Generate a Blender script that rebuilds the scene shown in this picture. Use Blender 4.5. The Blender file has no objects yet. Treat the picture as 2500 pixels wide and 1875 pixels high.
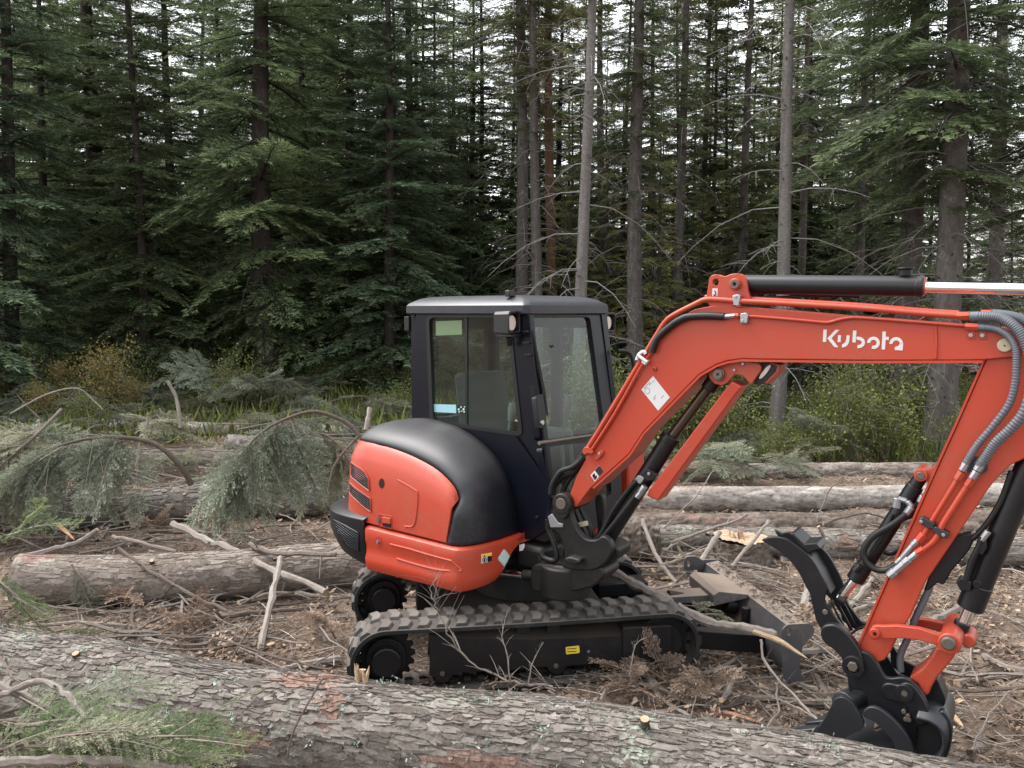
import bpy, bmesh, math, random
import numpy as np
from mathutils import Vector, Matrix, noise as mnoise
from mathutils.geometry import tessellate_polygon

random.seed(7)
S = bpy.context.scene
COL = S.collection
RAD = math.radians

# ------------------------------------------------------------------ camera
FPX, CAMH, PT = 2040.0, 2.3, RAD(5)
cam_d = bpy.data.cameras.new('camera')
cam_d.sensor_fit = 'HORIZONTAL'; cam_d.sensor_width = 36.0
cam_d.lens = FPX / 2500 * 36.0
cam_d.clip_start = 0.05; cam_d.clip_end = 6000
cam = bpy.data.objects.new('camera', cam_d); COL.objects.link(cam)
cam.location = (0, 0, CAMH); cam.rotation_euler = (RAD(90) - PT, 0, 0)
S.camera = cam

# ------------------------------------------------------------------ world, sun, exposure
SUN_EL, SUN_AZ = RAD(58), RAD(292)          # azimuth clockwise from +Y: high on the left, a little in front, behind thin cloud
w = bpy.data.worlds.new('World'); S.world = w; w.use_nodes = True
nt = w.node_tree; nt.nodes.clear()
sky = nt.nodes.new('ShaderNodeTexSky'); sky.sky_type = 'NISHITA'; sky.sun_disc = False
sky.sun_elevation = SUN_EL; sky.sun_rotation = SUN_AZ
sky.air_density = 1.6; sky.dust_density = 2.5; sky.ozone_density = 1.0
hs = nt.nodes.new('ShaderNodeHueSaturation'); hs.inputs['Saturation'].default_value = 0.16
bg = nt.nodes.new('ShaderNodeBackground'); bg.inputs['Strength'].default_value = 0.15
wo = nt.nodes.new('ShaderNodeOutputWorld')
nt.links.new(sky.outputs[0], hs.inputs['Color']); nt.links.new(hs.outputs[0], bg.inputs['Color'])
nt.links.new(bg.outputs[0], wo.inputs['Surface'])
sd = bpy.data.lights.new('sun', 'SUN'); sd.energy = 1.3; sd.angle = RAD(35); sd.color = (1.0, 0.96, 0.91)
sun = bpy.data.objects.new('sun', sd); COL.objects.link(sun)
sdir = Vector((math.sin(SUN_AZ) * math.cos(SUN_EL), math.cos(SUN_AZ) * math.cos(SUN_EL), math.sin(SUN_EL)))
sun.rotation_euler = sdir.to_track_quat('Z', 'Y').to_euler()
S.view_settings.view_transform = 'Standard'; S.view_settings.look = 'None'
S.view_settings.exposure = 1.62; S.view_settings.gamma = 1.0; S.view_settings.use_curve_mapping = False

# ------------------------------------------------------------------ view rays: turn a spot seen in the photograph into a place in the world
c5, s5 = math.cos(PT), math.sin(PT)
def ray(px, py):
    a = (px - 1250) / FPX; b = (py - 937.5) / FPX
    return Vector((a, c5 - b * s5, -s5 - b * c5))
O = Vector((0, 0, CAMH))
def atz(px, py, z):
    r = ray(px, py); return O + r * ((z - CAMH) / r.z)
def aty(px, py, y):
    r = ray(px, py); return O + r * (y / r.y)
def onplane(px, py, p0, n):
    r = ray(px, py); return O + r * ((p0 - O).dot(n) / r.dot(n))
def crop(x0, y0, s):
    return lambda *pts: [(x0 + x / s, y0 + y / s) for x, y in pts]
cA = crop(800, 680, 3.687); cB = crop(1200, 680, 4.424); cC = crop(780, 1000, 3.687); cD = crop(1200, 1000, 3.686)
cE = crop(820, 1350, 3.687); cF = crop(1300, 1350, 3.403); cG = crop(1680, 640, 3.687); cH = crop(2100, 640, 5.53)
cI = crop(1900, 1050, 3.687); cJ = crop(1850, 1425, 3.687); cK = crop(1450, 1050, 2.765); cN = crop(0, 1275, 2.765)
cO = crop(1400, 1500, 2.765); cL = crop(0, 900, 3.687); cM = crop(440, 900, 3.318)

def sstep(a, b, x):
    t = np.clip((np.asarray(x, float) - a) / (b - a), 0, 1); return t * t * (3 - 2 * t)
def gz(x, y):
    x = np.asarray(x, float); y = np.asarray(y, float)
    z = 0.42 * sstep(7.5, 17, y) * sstep(2.5, -4, x) - 0.10 * sstep(10, 15, y) * sstep(1, 4, x)
    z = z + 0.5 * sstep(22, 60, y)
    n = 0.035 * np.sin(1.9 * x + 0.7 * y + 1) * np.sin(1.3 * y - 0.8 * x) + 0.02 * np.sin(4.7 * x + 1.3 * np.sin(2.1 * y)) * np.sin(4.1 * y + 0.5)
    return z + n * sstep(300, 60, y)
def GP(px, py, h=0.0):                       # the ground (plus h) at a spot in the photograph
    p = atz(px, py, 0)
    for _ in range(4):
        p = atz(px, py, float(gz(p.x, p.y)) + h)
    return p

# ------------------------------------------------------------------ materials
def mat_new(name):
    m = bpy.data.materials.new(name); m.use_nodes = True
    t = m.node_tree; b = t.nodes['Principled BSDF']; return m, t, b
def nd(t, typ, **kw):
    n = t.nodes.new(typ)
    for k, v in kw.items():
        if k.startswith('i_'): n.inputs[k[2:].replace('_', ' ')].default_value = v
        else: setattr(n, k, v)
    return n
def noise(t, scale, detail=4, rough=0.6, stretch=None):
    n = nd(t, 'ShaderNodeTexNoise', i_Scale=scale, i_Detail=detail, i_Roughness=rough)
    tc = nd(t, 'ShaderNodeTexCoord')
    if stretch:
        mp = nd(t, 'ShaderNodeMapping'); mp.inputs['Scale'].default_value = stretch
        t.links.new(tc.outputs['Object'], mp.inputs[0]); t.links.new(mp.outputs[0], n.inputs['Vector'])
    else: t.links.new(tc.outputs['Object'], n.inputs['Vector'])
    return n
def ramp(t, src, stops):
    r = nd(t, 'ShaderNodeValToRGB'); e = r.color_ramp.elements
    while len(e) < len(stops): e.new(0.5)
    for i, (p, c) in enumerate(stops):
        e[i].position = p; e[i].color = (*c, 1) if len(c) == 3 else c
    t.links.new(src, r.inputs[0]); return r
def mix(t, fac, a, b, bl='MIX'):
    m = nd(t, 'ShaderNodeMix', data_type='RGBA', blend_type=bl)
    for s, v in ((m.inputs[0], fac), (m.inputs[6], a), (m.inputs[7], b)):
        if hasattr(v, 'is_linked'): t.links.new(v, s)
        else: s.default_value = v if isinstance(v, float) else (*v, 1)
    return m.outputs[2]
def bump(t, b, src, strength, dist=0.01):
    n = nd(t, 'ShaderNodeBump', i_Strength=strength, i_Distance=dist)
    t.links.new(src, n.inputs['Height']); t.links.new(n.outputs[0], b.inputs['Normal'])

def painted(name, col, rough, dust=(0.30, 0.24, 0.18), dust_amt=0.25, top=0.0, metal=0.0, wear=None, spec=0.5):
    m, t, b = mat_new(name)
    n = noise(t, 2.3, 6, 0.65); f = noise(t, 38, 3, 0.6)
    r1 = ramp(t, n.outputs[0], [(0.42, (0, 0, 0)), (0.75, (1, 1, 1))])
    r2 = ramp(t, f.outputs[0], [(0.40, (0.25,) * 3), (0.68, (1, 1, 1))])
    d = nd(t, 'ShaderNodeMath', operation='MULTIPLY'); t.links.new(r1.outputs[0], d.inputs[0]); t.links.new(r2.outputs[0], d.inputs[1])
    d2 = nd(t, 'ShaderNodeMath', operation='MULTIPLY'); t.links.new(d.outputs[0], d2.inputs[0]); d2.inputs[1].default_value = dust_amt
    fac = d2.outputs[0]
    if top > 0:                                # dust that has settled on faces that look up
        g = nd(t, 'ShaderNodeNewGeometry'); sp = nd(t, 'ShaderNodeSeparateXYZ'); t.links.new(g.outputs['Normal'], sp.inputs[0])
        mr = nd(t, 'ShaderNodeMapRange'); mr.inputs[1].default_value = 0.25; mr.inputs[2].default_value = 0.95; mr.inputs[3].default_value = 0; mr.inputs[4].default_value = top
        t.links.new(sp.outputs[2], mr.inputs[0])
        q = nd(t, 'ShaderNodeMath', operation='MULTIPLY'); t.links.new(mr.outputs[0], q.inputs[0])
        rr = ramp(t, n.outputs[0], [(0.3, (0.45,) * 3), (0.65, (1, 1, 1))]); t.links.new(rr.outputs[0], q.inputs[1])
        mx = nd(t, 'ShaderNodeMath', operation='MAXIMUM'); t.links.new(q.outputs[0], mx.inputs[0]); t.links.new(fac, mx.inputs[1]); fac = mx.outputs[0]
    c = mix(t, fac, col, dust)
    if wear:
        sn = noise(t, 14, 5, 0.7); wr = ramp(t, sn.outputs[0], [(0.70, (0, 0, 0)), (0.735, (1, 1, 1))])
        c = mix(t, wr.outputs[0], c, wear)
    t.links.new(c, b.inputs['Base Color'])
    ro = nd(t, 'ShaderNodeMapRange'); ro.inputs[3].default_value = rough; ro.inputs[4].default_value = min(1, rough + 0.45)
    t.links.new(fac, ro.inputs[0]); t.links.new(ro.outputs[0], b.inputs['Roughness'])
    b.inputs['Metallic'].default_value = metal; b.inputs['Specular IOR Level'].default_value = spec
    bump(t, b, f.outputs[0], 0.06, 0.003)
    return m
M = {}
M['orange'] = painted('orange_red_paint', (0.385, 0.0385, 0.0165), 0.38, dust=(0.20, 0.105, 0.065), dust_amt=0.45, wear=(0.20, 0.06, 0.045))
M['orange_worn'] = painted('worn_orange_red_paint', (0.34, 0.038, 0.017), 0.45, dust=(0.20, 0.13, 0.10), dust_amt=0.45, wear=(0.22, 0.07, 0.05))
M['black'] = painted('black_paint', (0.005, 0.0055, 0.008), 0.38, dust=(0.11, 0.092, 0.078), dust_amt=0.10, top=0.14, spec=0.4)
M['bonnet'] = painted('dusty_black_plastic', (0.006, 0.0072, 0.0115), 0.40, dust=(0.13, 0.12, 0.118), dust_amt=0.22, top=0.38)
M['cabpaint'] = painted('dark_blue_black_paint', (0.003, 0.0038, 0.0085), 0.30, dust=(0.10, 0.09, 0.08), dust_amt=0.05, top=0.06, spec=0.22)
M['roof'] = painted('blue_black_roof_paint', (0.012, 0.014, 0.022), 0.30, dust=(0.16, 0.15, 0.15), dust_amt=0.12, top=0.22)
M['rubber'] = painted('dusty_rubber', (0.022, 0.021, 0.021), 0.8, dust=(0.16, 0.142, 0.128), dust_amt=0.6, top=0.95, spec=0.2)
M['rubber_side'] = painted('black_rubber', (0.012, 0.012, 0.013), 0.7, dust=(0.115, 0.098, 0.086), dust_amt=0.5, top=0.8, spec=0.3)
M['frameblack'] = painted('muddy_black_steel', (0.005, 0.005, 0.006), 0.52, dust=(0.060, 0.044, 0.033), dust_amt=0.35, top=0.6, spec=0.35)
M['castblack'] = painted('oily_black_casting', (0.005, 0.0048, 0.005), 0.46, dust=(0.052, 0.039, 0.031), dust_amt=0.5, top=0.40, spec=0.4)
M['steel'] = painted('worn_grey_steel', (0.042, 0.045, 0.051), 0.40, dust=(0.07, 0.065, 0.06), dust_amt=0.6, metal=0.6)
M['bladesteel'] = painted('dusty_blade_steel', (0.06, 0.06, 0.067), 0.5, dust=(0.27, 0.205, 0.155), dust_amt=0.75, top=0.9)
M['zinc'] = painted('zinc_fitting', (0.34, 0.35, 0.37), 0.38, dust=(0.2, 0.18, 0.16), dust_amt=0.35, metal=0.8)
M['hose'] = painted('black_hose', (0.006, 0.006, 0.007), 0.48, dust=(0.08, 0.068, 0.058), dust_amt=0.2, spec=0.4)
M['greyhose'] = painted('grey_spiral_hose', (0.085, 0.095, 0.112), 0.5, dust_amt=0.15)
M['white'] = painted('white_print', (0.55, 0.54, 0.55), 0.5, dust=(0.5, 0.45, 0.42), dust_amt=0.2)
M['yellow'] = painted('yellow_print', (0.72, 0.52, 0.05), 0.5, dust=(0.4, 0.3, 0.1), dust_amt=0.3)
M['inkblack'] = painted('black_print', (0.006, 0.006, 0.007), 0.45, dust=(0.06, 0.055, 0.05), dust_amt=0.08, spec=0.3)
M['teal'] = painted('pale_teal_print', (0.42, 0.62, 0.56), 0.5, dust_amt=0.1)
M['paleblue'] = painted('pale_blue_sticker', (0.24, 0.44, 0.50), 0.5, dust_amt=0.08)
M['olive'] = painted('faded_olive_sticker', (0.26, 0.28, 0.17), 0.6, dust_amt=0.1)
M['pin'] = painted('greasy_pin_steel', (0.13, 0.11, 0.09), 0.45, dust=(0.05, 0.04, 0.035), dust_amt=0.7, metal=0.5)
M['oldrod'] = painted('oily_brown_rod', (0.10, 0.085, 0.07), 0.25, dust=(0.06, 0.048, 0.038), dust_amt=0.5, metal=0.85)
M['brass'] = painted('pale_pin_cap', (0.42, 0.37, 0.26), 0.45, dust=(0.1, 0.08, 0.06), dust_amt=0.4, metal=0.4)
M['lens'] = painted('lamp_lens', (0.62, 0.55, 0.50), 0.25, dust_amt=0.2)
M['seat'] = painted('grey_seat_cloth', (0.05, 0.055, 0.06), 0.8, dust_amt=0.1)
M['trimgrey'] = painted('grey_plastic_trim', (0.10, 0.11, 0.115), 0.6, dust_amt=0.2)
def chrome():
    m, t, b = mat_new('chrome_rod'); b.inputs['Base Color'].default_value = (0.86, 0.86, 0.88, 1)
    b.inputs['Metallic'].default_value = 1; b.inputs['Roughness'].default_value = 0.10
    n = noise(t, 20, 3); r = nd(t, 'ShaderNodeMapRange'); r.inputs[3].default_value = 0.07; r.inputs[4].default_value = 0.2
    t.links.new(n.outputs[0], r.inputs[0]); t.links.new(r.outputs[0], b.inputs['Roughness']); return m
M['chrome'] = chrome()
def glass():
    m, t, b = mat_new('tinted_glass'); t.nodes.remove(b); out = t.nodes['Material Output']
    tr = nd(t, 'ShaderNodeBsdfTransparent'); tr.inputs[0].default_value = (0.74, 0.86, 0.81, 1)
    gl = nd(t, 'ShaderNodeBsdfGlossy'); gl.inputs['Roughness'].default_value = 0.02
    fr = nd(t, 'ShaderNodeFresnel'); ge = nd(t, 'ShaderNodeNewGeometry'); im = nd(t, 'ShaderNodeMapRange'); im.inputs[3].default_value = 1.5; im.inputs[4].default_value = 1 / 1.5
    t.links.new(ge.outputs['Backfacing'], im.inputs[0]); t.links.new(im.outputs[0], fr.inputs[0])
    mx = nd(t, 'ShaderNodeMixShader'); t.links.new(fr.outputs[0], mx.inputs[0]); t.links.new(tr.outputs[0], mx.inputs[1]); t.links.new(gl.outputs[0], mx.inputs[2])
    df = nd(t, 'ShaderNodeBsdfDiffuse'); df.inputs[0].default_value = (0.22, 0.24, 0.20, 1)
    n = noise(t, 3, 6, 0.7); r = ramp(t, n.outputs[0], [(0.35, (0.01,) * 3), (0.8, (0.08,) * 3)])
    m2 = nd(t, 'ShaderNodeMixShader'); t.links.new(r.outputs[0], m2.inputs[0]); t.links.new(mx.outputs[0], m2.inputs[1]); t.links.new(df.outputs[0], m2.inputs[2])
    t.links.new(m2.outputs[0], out.inputs[0]); return m
M['glass'] = glass()

def leafmat(name, c0, c1, c2, trans=0.40, rough=0.6):
    """tint 0..1 picks the colour of each spray"""
    m, t, b = mat_new(name); out = t.nodes['Material Output']
    at = nd(t, 'ShaderNodeAttribute', attribute_name='tint')
    r = ramp(t, at.outputs['Fac'], [(0.0, c0), (0.5, c1), (1.0, c2)])
    oi = nd(t, 'ShaderNodeObjectInfo')
    hsv = nd(t, 'ShaderNodeHueSaturation'); t.links.new(r.outputs[0], hsv.inputs['Color'])
    mr = nd(t, 'ShaderNodeMapRange'); mr.inputs[3].default_value = 0.75; mr.inputs[4].default_value = 1.25
    t.links.new(oi.outputs['Random'], mr.inputs[0]); t.links.new(mr.outputs[0], hsv.inputs['Value'])
    t.links.new(hsv.outputs[0], b.inputs['Base Color']); b.inputs['Roughness'].default_value = rough
    b.inputs['Specular IOR Level'].default_value = 0.25
    tb = nd(t, 'ShaderNodeBsdfTranslucent'); t.links.new(hsv.outputs[0], tb.inputs[0])
    mx = nd(t, 'ShaderNodeMixShader'); mx.inputs[0].default_value = trans
    t.links.new(b.outputs[0], mx.inputs[1]); t.links.new(tb.outputs[0], mx.inputs[2]); t.links.new(mx.outputs[0], out.inputs[0]); return m
M['fir'] = leafmat('fir_needles', (0.038, 0.054, 0.026), (0.115, 0.158, 0.074), (0.265, 0.325, 0.16))
M['fir_blue'] = leafmat('blue_green_needles', (0.034, 0.052, 0.030), (0.100, 0.148, 0.084), (0.235, 0.30, 0.175))
M['fir_olive'] = leafmat('olive_needles', (0.034, 0.038, 0.019), (0.100, 0.108, 0.047), (0.22, 0.225, 0.095))
M['fir_yellow'] = leafmat('yellow_green_needles', (0.09, 0.095, 0.025), (0.21, 0.21, 0.065), (0.36, 0.33, 0.12), 0.5)
M['slash'] = leafmat('cut_bough_needles', (0.075, 0.086, 0.062), (0.195, 0.220, 0.160), (0.37, 0.40, 0.305))
M['slash_dry'] = leafmat('drying_bough_needles', (0.09, 0.09, 0.06), (0.21, 0.208, 0.142), (0.37, 0.365, 0.265))
M['slash_green'] = leafmat('fresh_green_needles', (0.040, 0.066, 0.028), (0.110, 0.158, 0.066), (0.25, 0.305, 0.14))
M['dead'] = leafmat('dead_brown_needles', (0.10, 0.066, 0.048), (0.235, 0.163, 0.120), (0.41, 0.31, 0.235), 0.1, 0.8)
M['shrub'] = leafmat('shrub_leaves', (0.036, 0.056, 0.017), (0.130, 0.158, 0.042), (0.32, 0.31, 0.09), 0.35)
M['shrub_autumn'] = leafmat('autumn_leaves', (0.12, 0.125, 0.04), (0.32, 0.26, 0.085), (0.48, 0.29, 0.11), 0.35)

def barkmat(name, stops, fine=60, streak=(1, 1, 1), lichen=0.0, bumpd=0.004):
    m, t, b = mat_new(name)
    at = nd(t, 'ShaderNodeAttribute', attribute_name='tint')
    n = noise(t, fine, 5, 0.7, streak); n2 = noise(t, 3.0, 4, 0.6)
    ad = nd(t, 'ShaderNodeMath', operation='MULTIPLY_ADD'); t.links.new(n.outputs[0], ad.inputs[0]); ad.inputs[1].default_value = 0.9; ad.inputs[2].default_value = -0.45
    a2 = nd(t, 'ShaderNodeMath', operation='ADD'); t.links.new(ad.outputs[0], a2.inputs[0]); t.links.new(at.outputs['Fac'], a2.inputs[1])
    r = ramp(t, a2.outputs[0], stops); c = r.outputs[0]
    lr = ramp(t, n2.outputs[0], [(0.52, (0, 0, 0)), (0.66, (1, 1, 1))])
    if lichen > 0:
        n3 = noise(t, 26, 4, 0.7); l2 = ramp(t, n3.outputs[0], [(0.50, (0, 0, 0)), (0.58, (1, 1, 1))])
        q = nd(t, 'ShaderNodeMath', operation='MULTIPLY'); t.links.new(lr.outputs[0], q.inputs[0]); t.links.new(l2.outputs[0], q.inputs[1])
        q2 = nd(t, 'ShaderNodeMath', operation='MULTIPLY'); t.links.new(q.outputs[0], q2.inputs[0]); q2.inputs[1].default_value = lichen
        c = mix(t, q2.outputs[0], c, (0.33, 0.38, 0.30))
    # patches where the outer bark is scraped off: attribute 'raw'
    ar = nd(t, 'ShaderNodeAttribute', attribute_name='raw')
    rw = ramp(t, n.outputs[0], [(0.3, (0.12, 0.058, 0.045)), (0.5, (0.20, 0.115, 0.09)), (0.75, (0.32, 0.225, 0.175))])
    aq = nd(t, 'ShaderNodeMath', operation='MULTIPLY'); t.links.new(ar.outputs['Fac'], aq.inputs[0]); aq.inputs[1].default_value = 0.75
    c = mix(t, aq.outputs[0], c, rw.outputs[0])
    t.links.new(c, b.inputs['Base Color']); b.inputs['Roughness'].default_value = 0.9; b.inputs['Specular IOR Level'].default_value = 0.2
    bump(t, b, n.outputs[0], 0.7, bumpd); return m
M['bark_log'] = barkmat('grey_flaky_bark', [(0.0, (0.036, 0.029, 0.024)), (0.35, (0.100, 0.085, 0.074)), (0.75, (0.200, 0.177, 0.159)), (1.0, (0.33, 0.305, 0.280))], 55, lichen=0.55)
M['bark_mid'] = barkmat('brown_grey_bark', [(0.0, (0.055, 0.042, 0.034)), (0.4, (0.145, 0.117, 0.098)), (0.8, (0.265, 0.228, 0.20)), (1.0, (0.39, 0.35, 0.32))], 40, lichen=0.3)
M['bark_dark'] = barkmat('dark_rotten_bark', [(0.0, (0.04, 0.030, 0.025)), (0.5, (0.105, 0.082, 0.068)), (1.0, (0.22, 0.18, 0.155))], 30, lichen=0.2)
M['bark_pale'] = barkmat('pale_smooth_bark', [(0.0, (0.10, 0.08, 0.07)), (0.4, (0.21, 0.185, 0.167)), (0.8, (0.33, 0.30, 0.275)), (1.0, (0.44, 0.41, 0.38))], 30, (0.4, 1, 1), lichen=0.2)
M['trunk_dark'] = barkmat('dark_fir_bark', [(0.0, (0.012, 0.0095, 0.0085)), (0.5, (0.038, 0.030, 0.027)), (1.0, (0.095, 0.080, 0.072))], 14, (1, 1, 0.25), lichen=0.2, bumpd=0.02)
M['trunk_grey'] = barkmat('grey_spruce_bark', [(0.0, (0.030, 0.025, 0.023)), (0.5, (0.085, 0.074, 0.068)), (1.0, (0.18, 0.165, 0.155))], 18, (1, 1, 0.5), lichen=0.35, bumpd=0.015)
M['trunk_pale'] = barkmat('pale_grey_bark', [(0.0, (0.05, 0.045, 0.043)), (0.5, (0.135, 0.123, 0.116)), (1.0, (0.28, 0.265, 0.255))], 18, (1, 1, 1.6), lichen=0.25, bumpd=0.01)
M['trunk_orange'] = barkmat('orange_pine_bark', [(0.0, (0.06, 0.034, 0.023)), (0.5, (0.13, 0.075, 0.05)), (1.0, (0.24, 0.15, 0.10))], 12, (1, 1, 0.4), bumpd=0.02)
M['stick_brown'] = barkmat('brown_stick_bark', [(0.0, (0.045, 0.033, 0.027)), (0.5, (0.115, 0.09, 0.075)), (1.0, (0.24, 0.20, 0.175))], 40, lichen=0.2)
M['stick_grey'] = barkmat('grey_stick_bark', [(0.0, (0.10, 0.084, 0.074)), (0.5, (0.205, 0.175, 0.155)), (1.0, (0.34, 0.305, 0.275))], 40, lichen=0.4)
M['twig'] = barkmat('thin_grey_twig', [(0.0, (0.08, 0.063, 0.052)), (0.5, (0.23, 0.19, 0.165)), (1.0, (0.46, 0.40, 0.35))], 20)
M['deadtwig'] = barkmat('pale_dead_twig', [(0.0, (0.05, 0.044, 0.04)), (0.5, (0.12, 0.11, 0.10)), (1.0, (0.26, 0.245, 0.23))], 20)
def woodmat(name, a, b_, c_):
    m, t, b = mat_new(name); n = noise(t, 22, 5, 0.7, (1, 1, 1)); r = ramp(t, n.outputs[0], [(0.3, a), (0.55, b_), (0.75, c_)])
    t.links.new(r.outputs[0], b.inputs['Base Color']); b.inputs['Roughness'].default_value = 0.8; bump(t, b, n.outputs[0], 0.5, 0.004); return m
M['wood'] = woodmat('fresh_split_wood', (0.25, 0.165, 0.10), (0.38, 0.275, 0.18), (0.48, 0.38, 0.27))
M['wood_orange'] = woodmat('torn_orange_wood', (0.20, 0.085, 0.05), (0.34, 0.165, 0.095), (0.45, 0.28, 0.18))
M['lichen'] = leafmat('pale_green_lichen', (0.20, 0.25, 0.20), (0.30, 0.36, 0.30), (0.42, 0.47, 0.40), 0.1, 0.9)
def soilmat():
    m, t, b = mat_new('forest_floor')
    n = noise(t, 0.9, 6, 0.65); f = noise(t, 26, 6, 0.75); g = noise(t, 140, 3, 0.7)
    r = ramp(t, n.outputs[0], [(0.34, (0.11, 0.080, 0.060)), (0.52, (0.20, 0.150, 0.115)), (0.68, (0.31, 0.24, 0.19))])
    r2 = ramp(t, f.outputs[0], [(0.35, (0.45, 0.42, 0.40)), (0.55, (1, 1, 1)), (0.72, (1.9, 1.8, 1.7))])
    c = mix(t, 1.0, r.outputs[0], r2.outputs[0], 'MULTIPLY')
    g2 = ramp(t, g.outputs[0], [(0.58, (0, 0, 0)), (0.68, (1, 1, 1))])
    q = nd(t, 'ShaderNodeMath', operation='MULTIPLY'); t.links.new(g2.outputs[0], q.inputs[0]); q.inputs[1].default_value = 0.5
    c = mix(t, q.outputs[0], c, (0.30, 0.22, 0.17))
    t.links.new(c, b.inputs['Base Color']); b.inputs['Roughness'].default_value = 0.95; b.inputs['Specular IOR Level'].default_value = 0.15
    bump(t, b, f.outputs[0], 1.0, 0.03); return m
M['soil'] = soilmat()

# ------------------------------------------------------------------ object helpers
def tag(o, label=None, cat=None, group=None, kind=None):
    if label: o['label'] = label
    if cat: o['category'] = cat
    if group: o['group'] = group
    if kind: o['kind'] = kind
    return o
def link(name, me, parent=None, loc=None):
    o = bpy.data.objects.new(name, me); COL.objects.link(o)
    if parent is not None:
        o.parent = parent
        p = parent; m = Matrix.Identity(4)
        chain = []
        while p is not None: chain.append(p); p = p.parent
        for q in reversed(chain): m = m @ q.matrix_parent_inverse @ q.matrix_basis
        o.matrix_parent_inverse = m.inverted()
    if loc is not None: o.location = loc
    return o
def empty(name, loc=(0, 0, 0)):
    o = bpy.data.objects.new(name, None); COL.objects.link(o); o.location = loc; o.empty_display_size = 0.2; return o
def np_mesh(name, V, Fq, mats, attrs=None, smooth=False, sharp=None, matidx=None):
    """V (n,3), Fq (m,k) of one face size"""
    V = np.ascontiguousarray(V, dtype=np.float32); Fq = np.ascontiguousarray(Fq, dtype=np.int32)
    me = bpy.data.meshes.new(name); n, k = Fq.shape
    me.vertices.add(len(V)); me.vertices.foreach_set('co', V.ravel())
    me.loops.add(n * k); me.loops.foreach_set('vertex_index', Fq.ravel())
    me.polygons.add(n); me.polygons.foreach_set('loop_start', np.arange(0, n * k, k, dtype=np.int32))
    me.polygons.foreach_set('loop_total', np.full(n, k, dtype=np.int32))
    me.polygons.foreach_set('use_smooth', np.full(n, bool(smooth)))
    for m in (mats if isinstance(mats, (list, tuple)) else [mats]): me.materials.append(m)
    if matidx is not None: me.polygons.foreach_set('material_index', np.ascontiguousarray(matidx, dtype=np.int32))
    for an, av in (attrs or {}).items():
        a = me.attributes.new(an, 'FLOAT', 'POINT'); a.data.foreach_set('value', np.ascontiguousarray(av, dtype=np.float32))
    me.update(); me.validate()
    if sharp: me.set_sharp_from_angle(angle=sharp)
    return me
def py_mesh(name, V, Fs, mats, smooth=None, matidx=None):
    me = bpy.data.meshes.new(name); me.from_pydata([tuple(v) for v in V], [], Fs)
    bm = bmesh.new(); bm.from_mesh(me); bmesh.ops.recalc_face_normals(bm, faces=bm.faces); bm.to_mesh(me); bm.free()
    for m in (mats if isinstance(mats, (list, tuple)) else [mats]): me.materials.append(m)
    if matidx: me.polygons.foreach_set('material_index', matidx)
    if smooth:
        me.polygons.foreach_set('use_smooth', [True] * len(me.polygons)); me.set_sharp_from_angle(angle=RAD(smooth))
    me.update(); return me
class MB:
    """collects faces of several shapes into one mesh"""
    def __init__(s): s.v = []; s.f = []
    def add(s, V, Fs):
        o = len(s.v); s.v += [tuple(v) for v in V]; s.f += [tuple(i + o for i in f) for f in Fs]; return s
    def build(s, name, mat, parent, bev=0.0, smooth=35, seg=2):
        me = py_mesh(name, s.v, s.f, mat, smooth); o = link(name, me, parent)
        if bev > 0:
            b = o.modifiers.new('bevel', 'BEVEL'); b.width = bev; b.segments = seg; b.limit_method = 'ANGLE'; b.angle_limit = RAD(38)
        return o
def catmull(P, n=6, closed=False):
    P = [Vector(p) for p in P]; out = []; N = len(P)
    rng = range(N) if closed else range(N - 1)
    for i in rng:
        g = (lambda k: P[k % N]) if closed else (lambda k: P[min(max(k, 0), N - 1)])
        a, b, c, d = g(i - 1), g(i), g(i + 1), g(i + 2)
        for j in range(n):
            t = j / n
            out.append(0.5 * ((2 * b) + (c - a) * t + (2 * a - 5 * b + 4 * c - d) * t * t + (3 * b - a - 3 * c + d) * t ** 3))
    if not closed: out.append(P[-1])
    return out
def tube_vf(P, rad, sides=8, caps=True):
    P = [Vector(p) for p in P]; n = len(P)
    R = rad if isinstance(rad, (list, tuple)) else [rad] * n
    V = []; Fs = []; prev = None
    for i in range(n):
        t = (P[min(i + 1, n - 1)] - P[max(i - 1, 0)]).normalized()
        if prev is None:
            a = Vector((0, 0, 1)) if abs(t.z) < 0.9 else Vector((1, 0, 0)); nrm = t.cross(a).normalized()
        else: nrm = (prev - t * prev.dot(t)).normalized()
        prev = nrm; bn = t.cross(nrm)
        for k in range(sides):
            an = 2 * math.pi * k / sides; V.append(P[i] + (nrm * math.cos(an) + bn * math.sin(an)) * R[i])
    for i in range(n - 1):
        for k in range(sides):
            a = i * sides + k; b = i * sides + (k + 1) % sides
            Fs.append((a, b, b + sides, a + sides))
    if caps: Fs.append(tuple(range(sides))[::-1]); Fs.append(tuple((n - 1) * sides + k for k in range(sides)))
    return V, Fs
def tube(name, P, rad, mat, parent, sides=10, sm=None):
    if sm: P = catmull(P, sm)
    return MB().add(*tube_vf(P, rad, sides)).build(name, mat, parent, smooth=40)
def cyl_vf(a, b, r, sides=24, r2=None):
    return tube_vf([a, b], [r, r if r2 is None else r2], sides)
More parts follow.
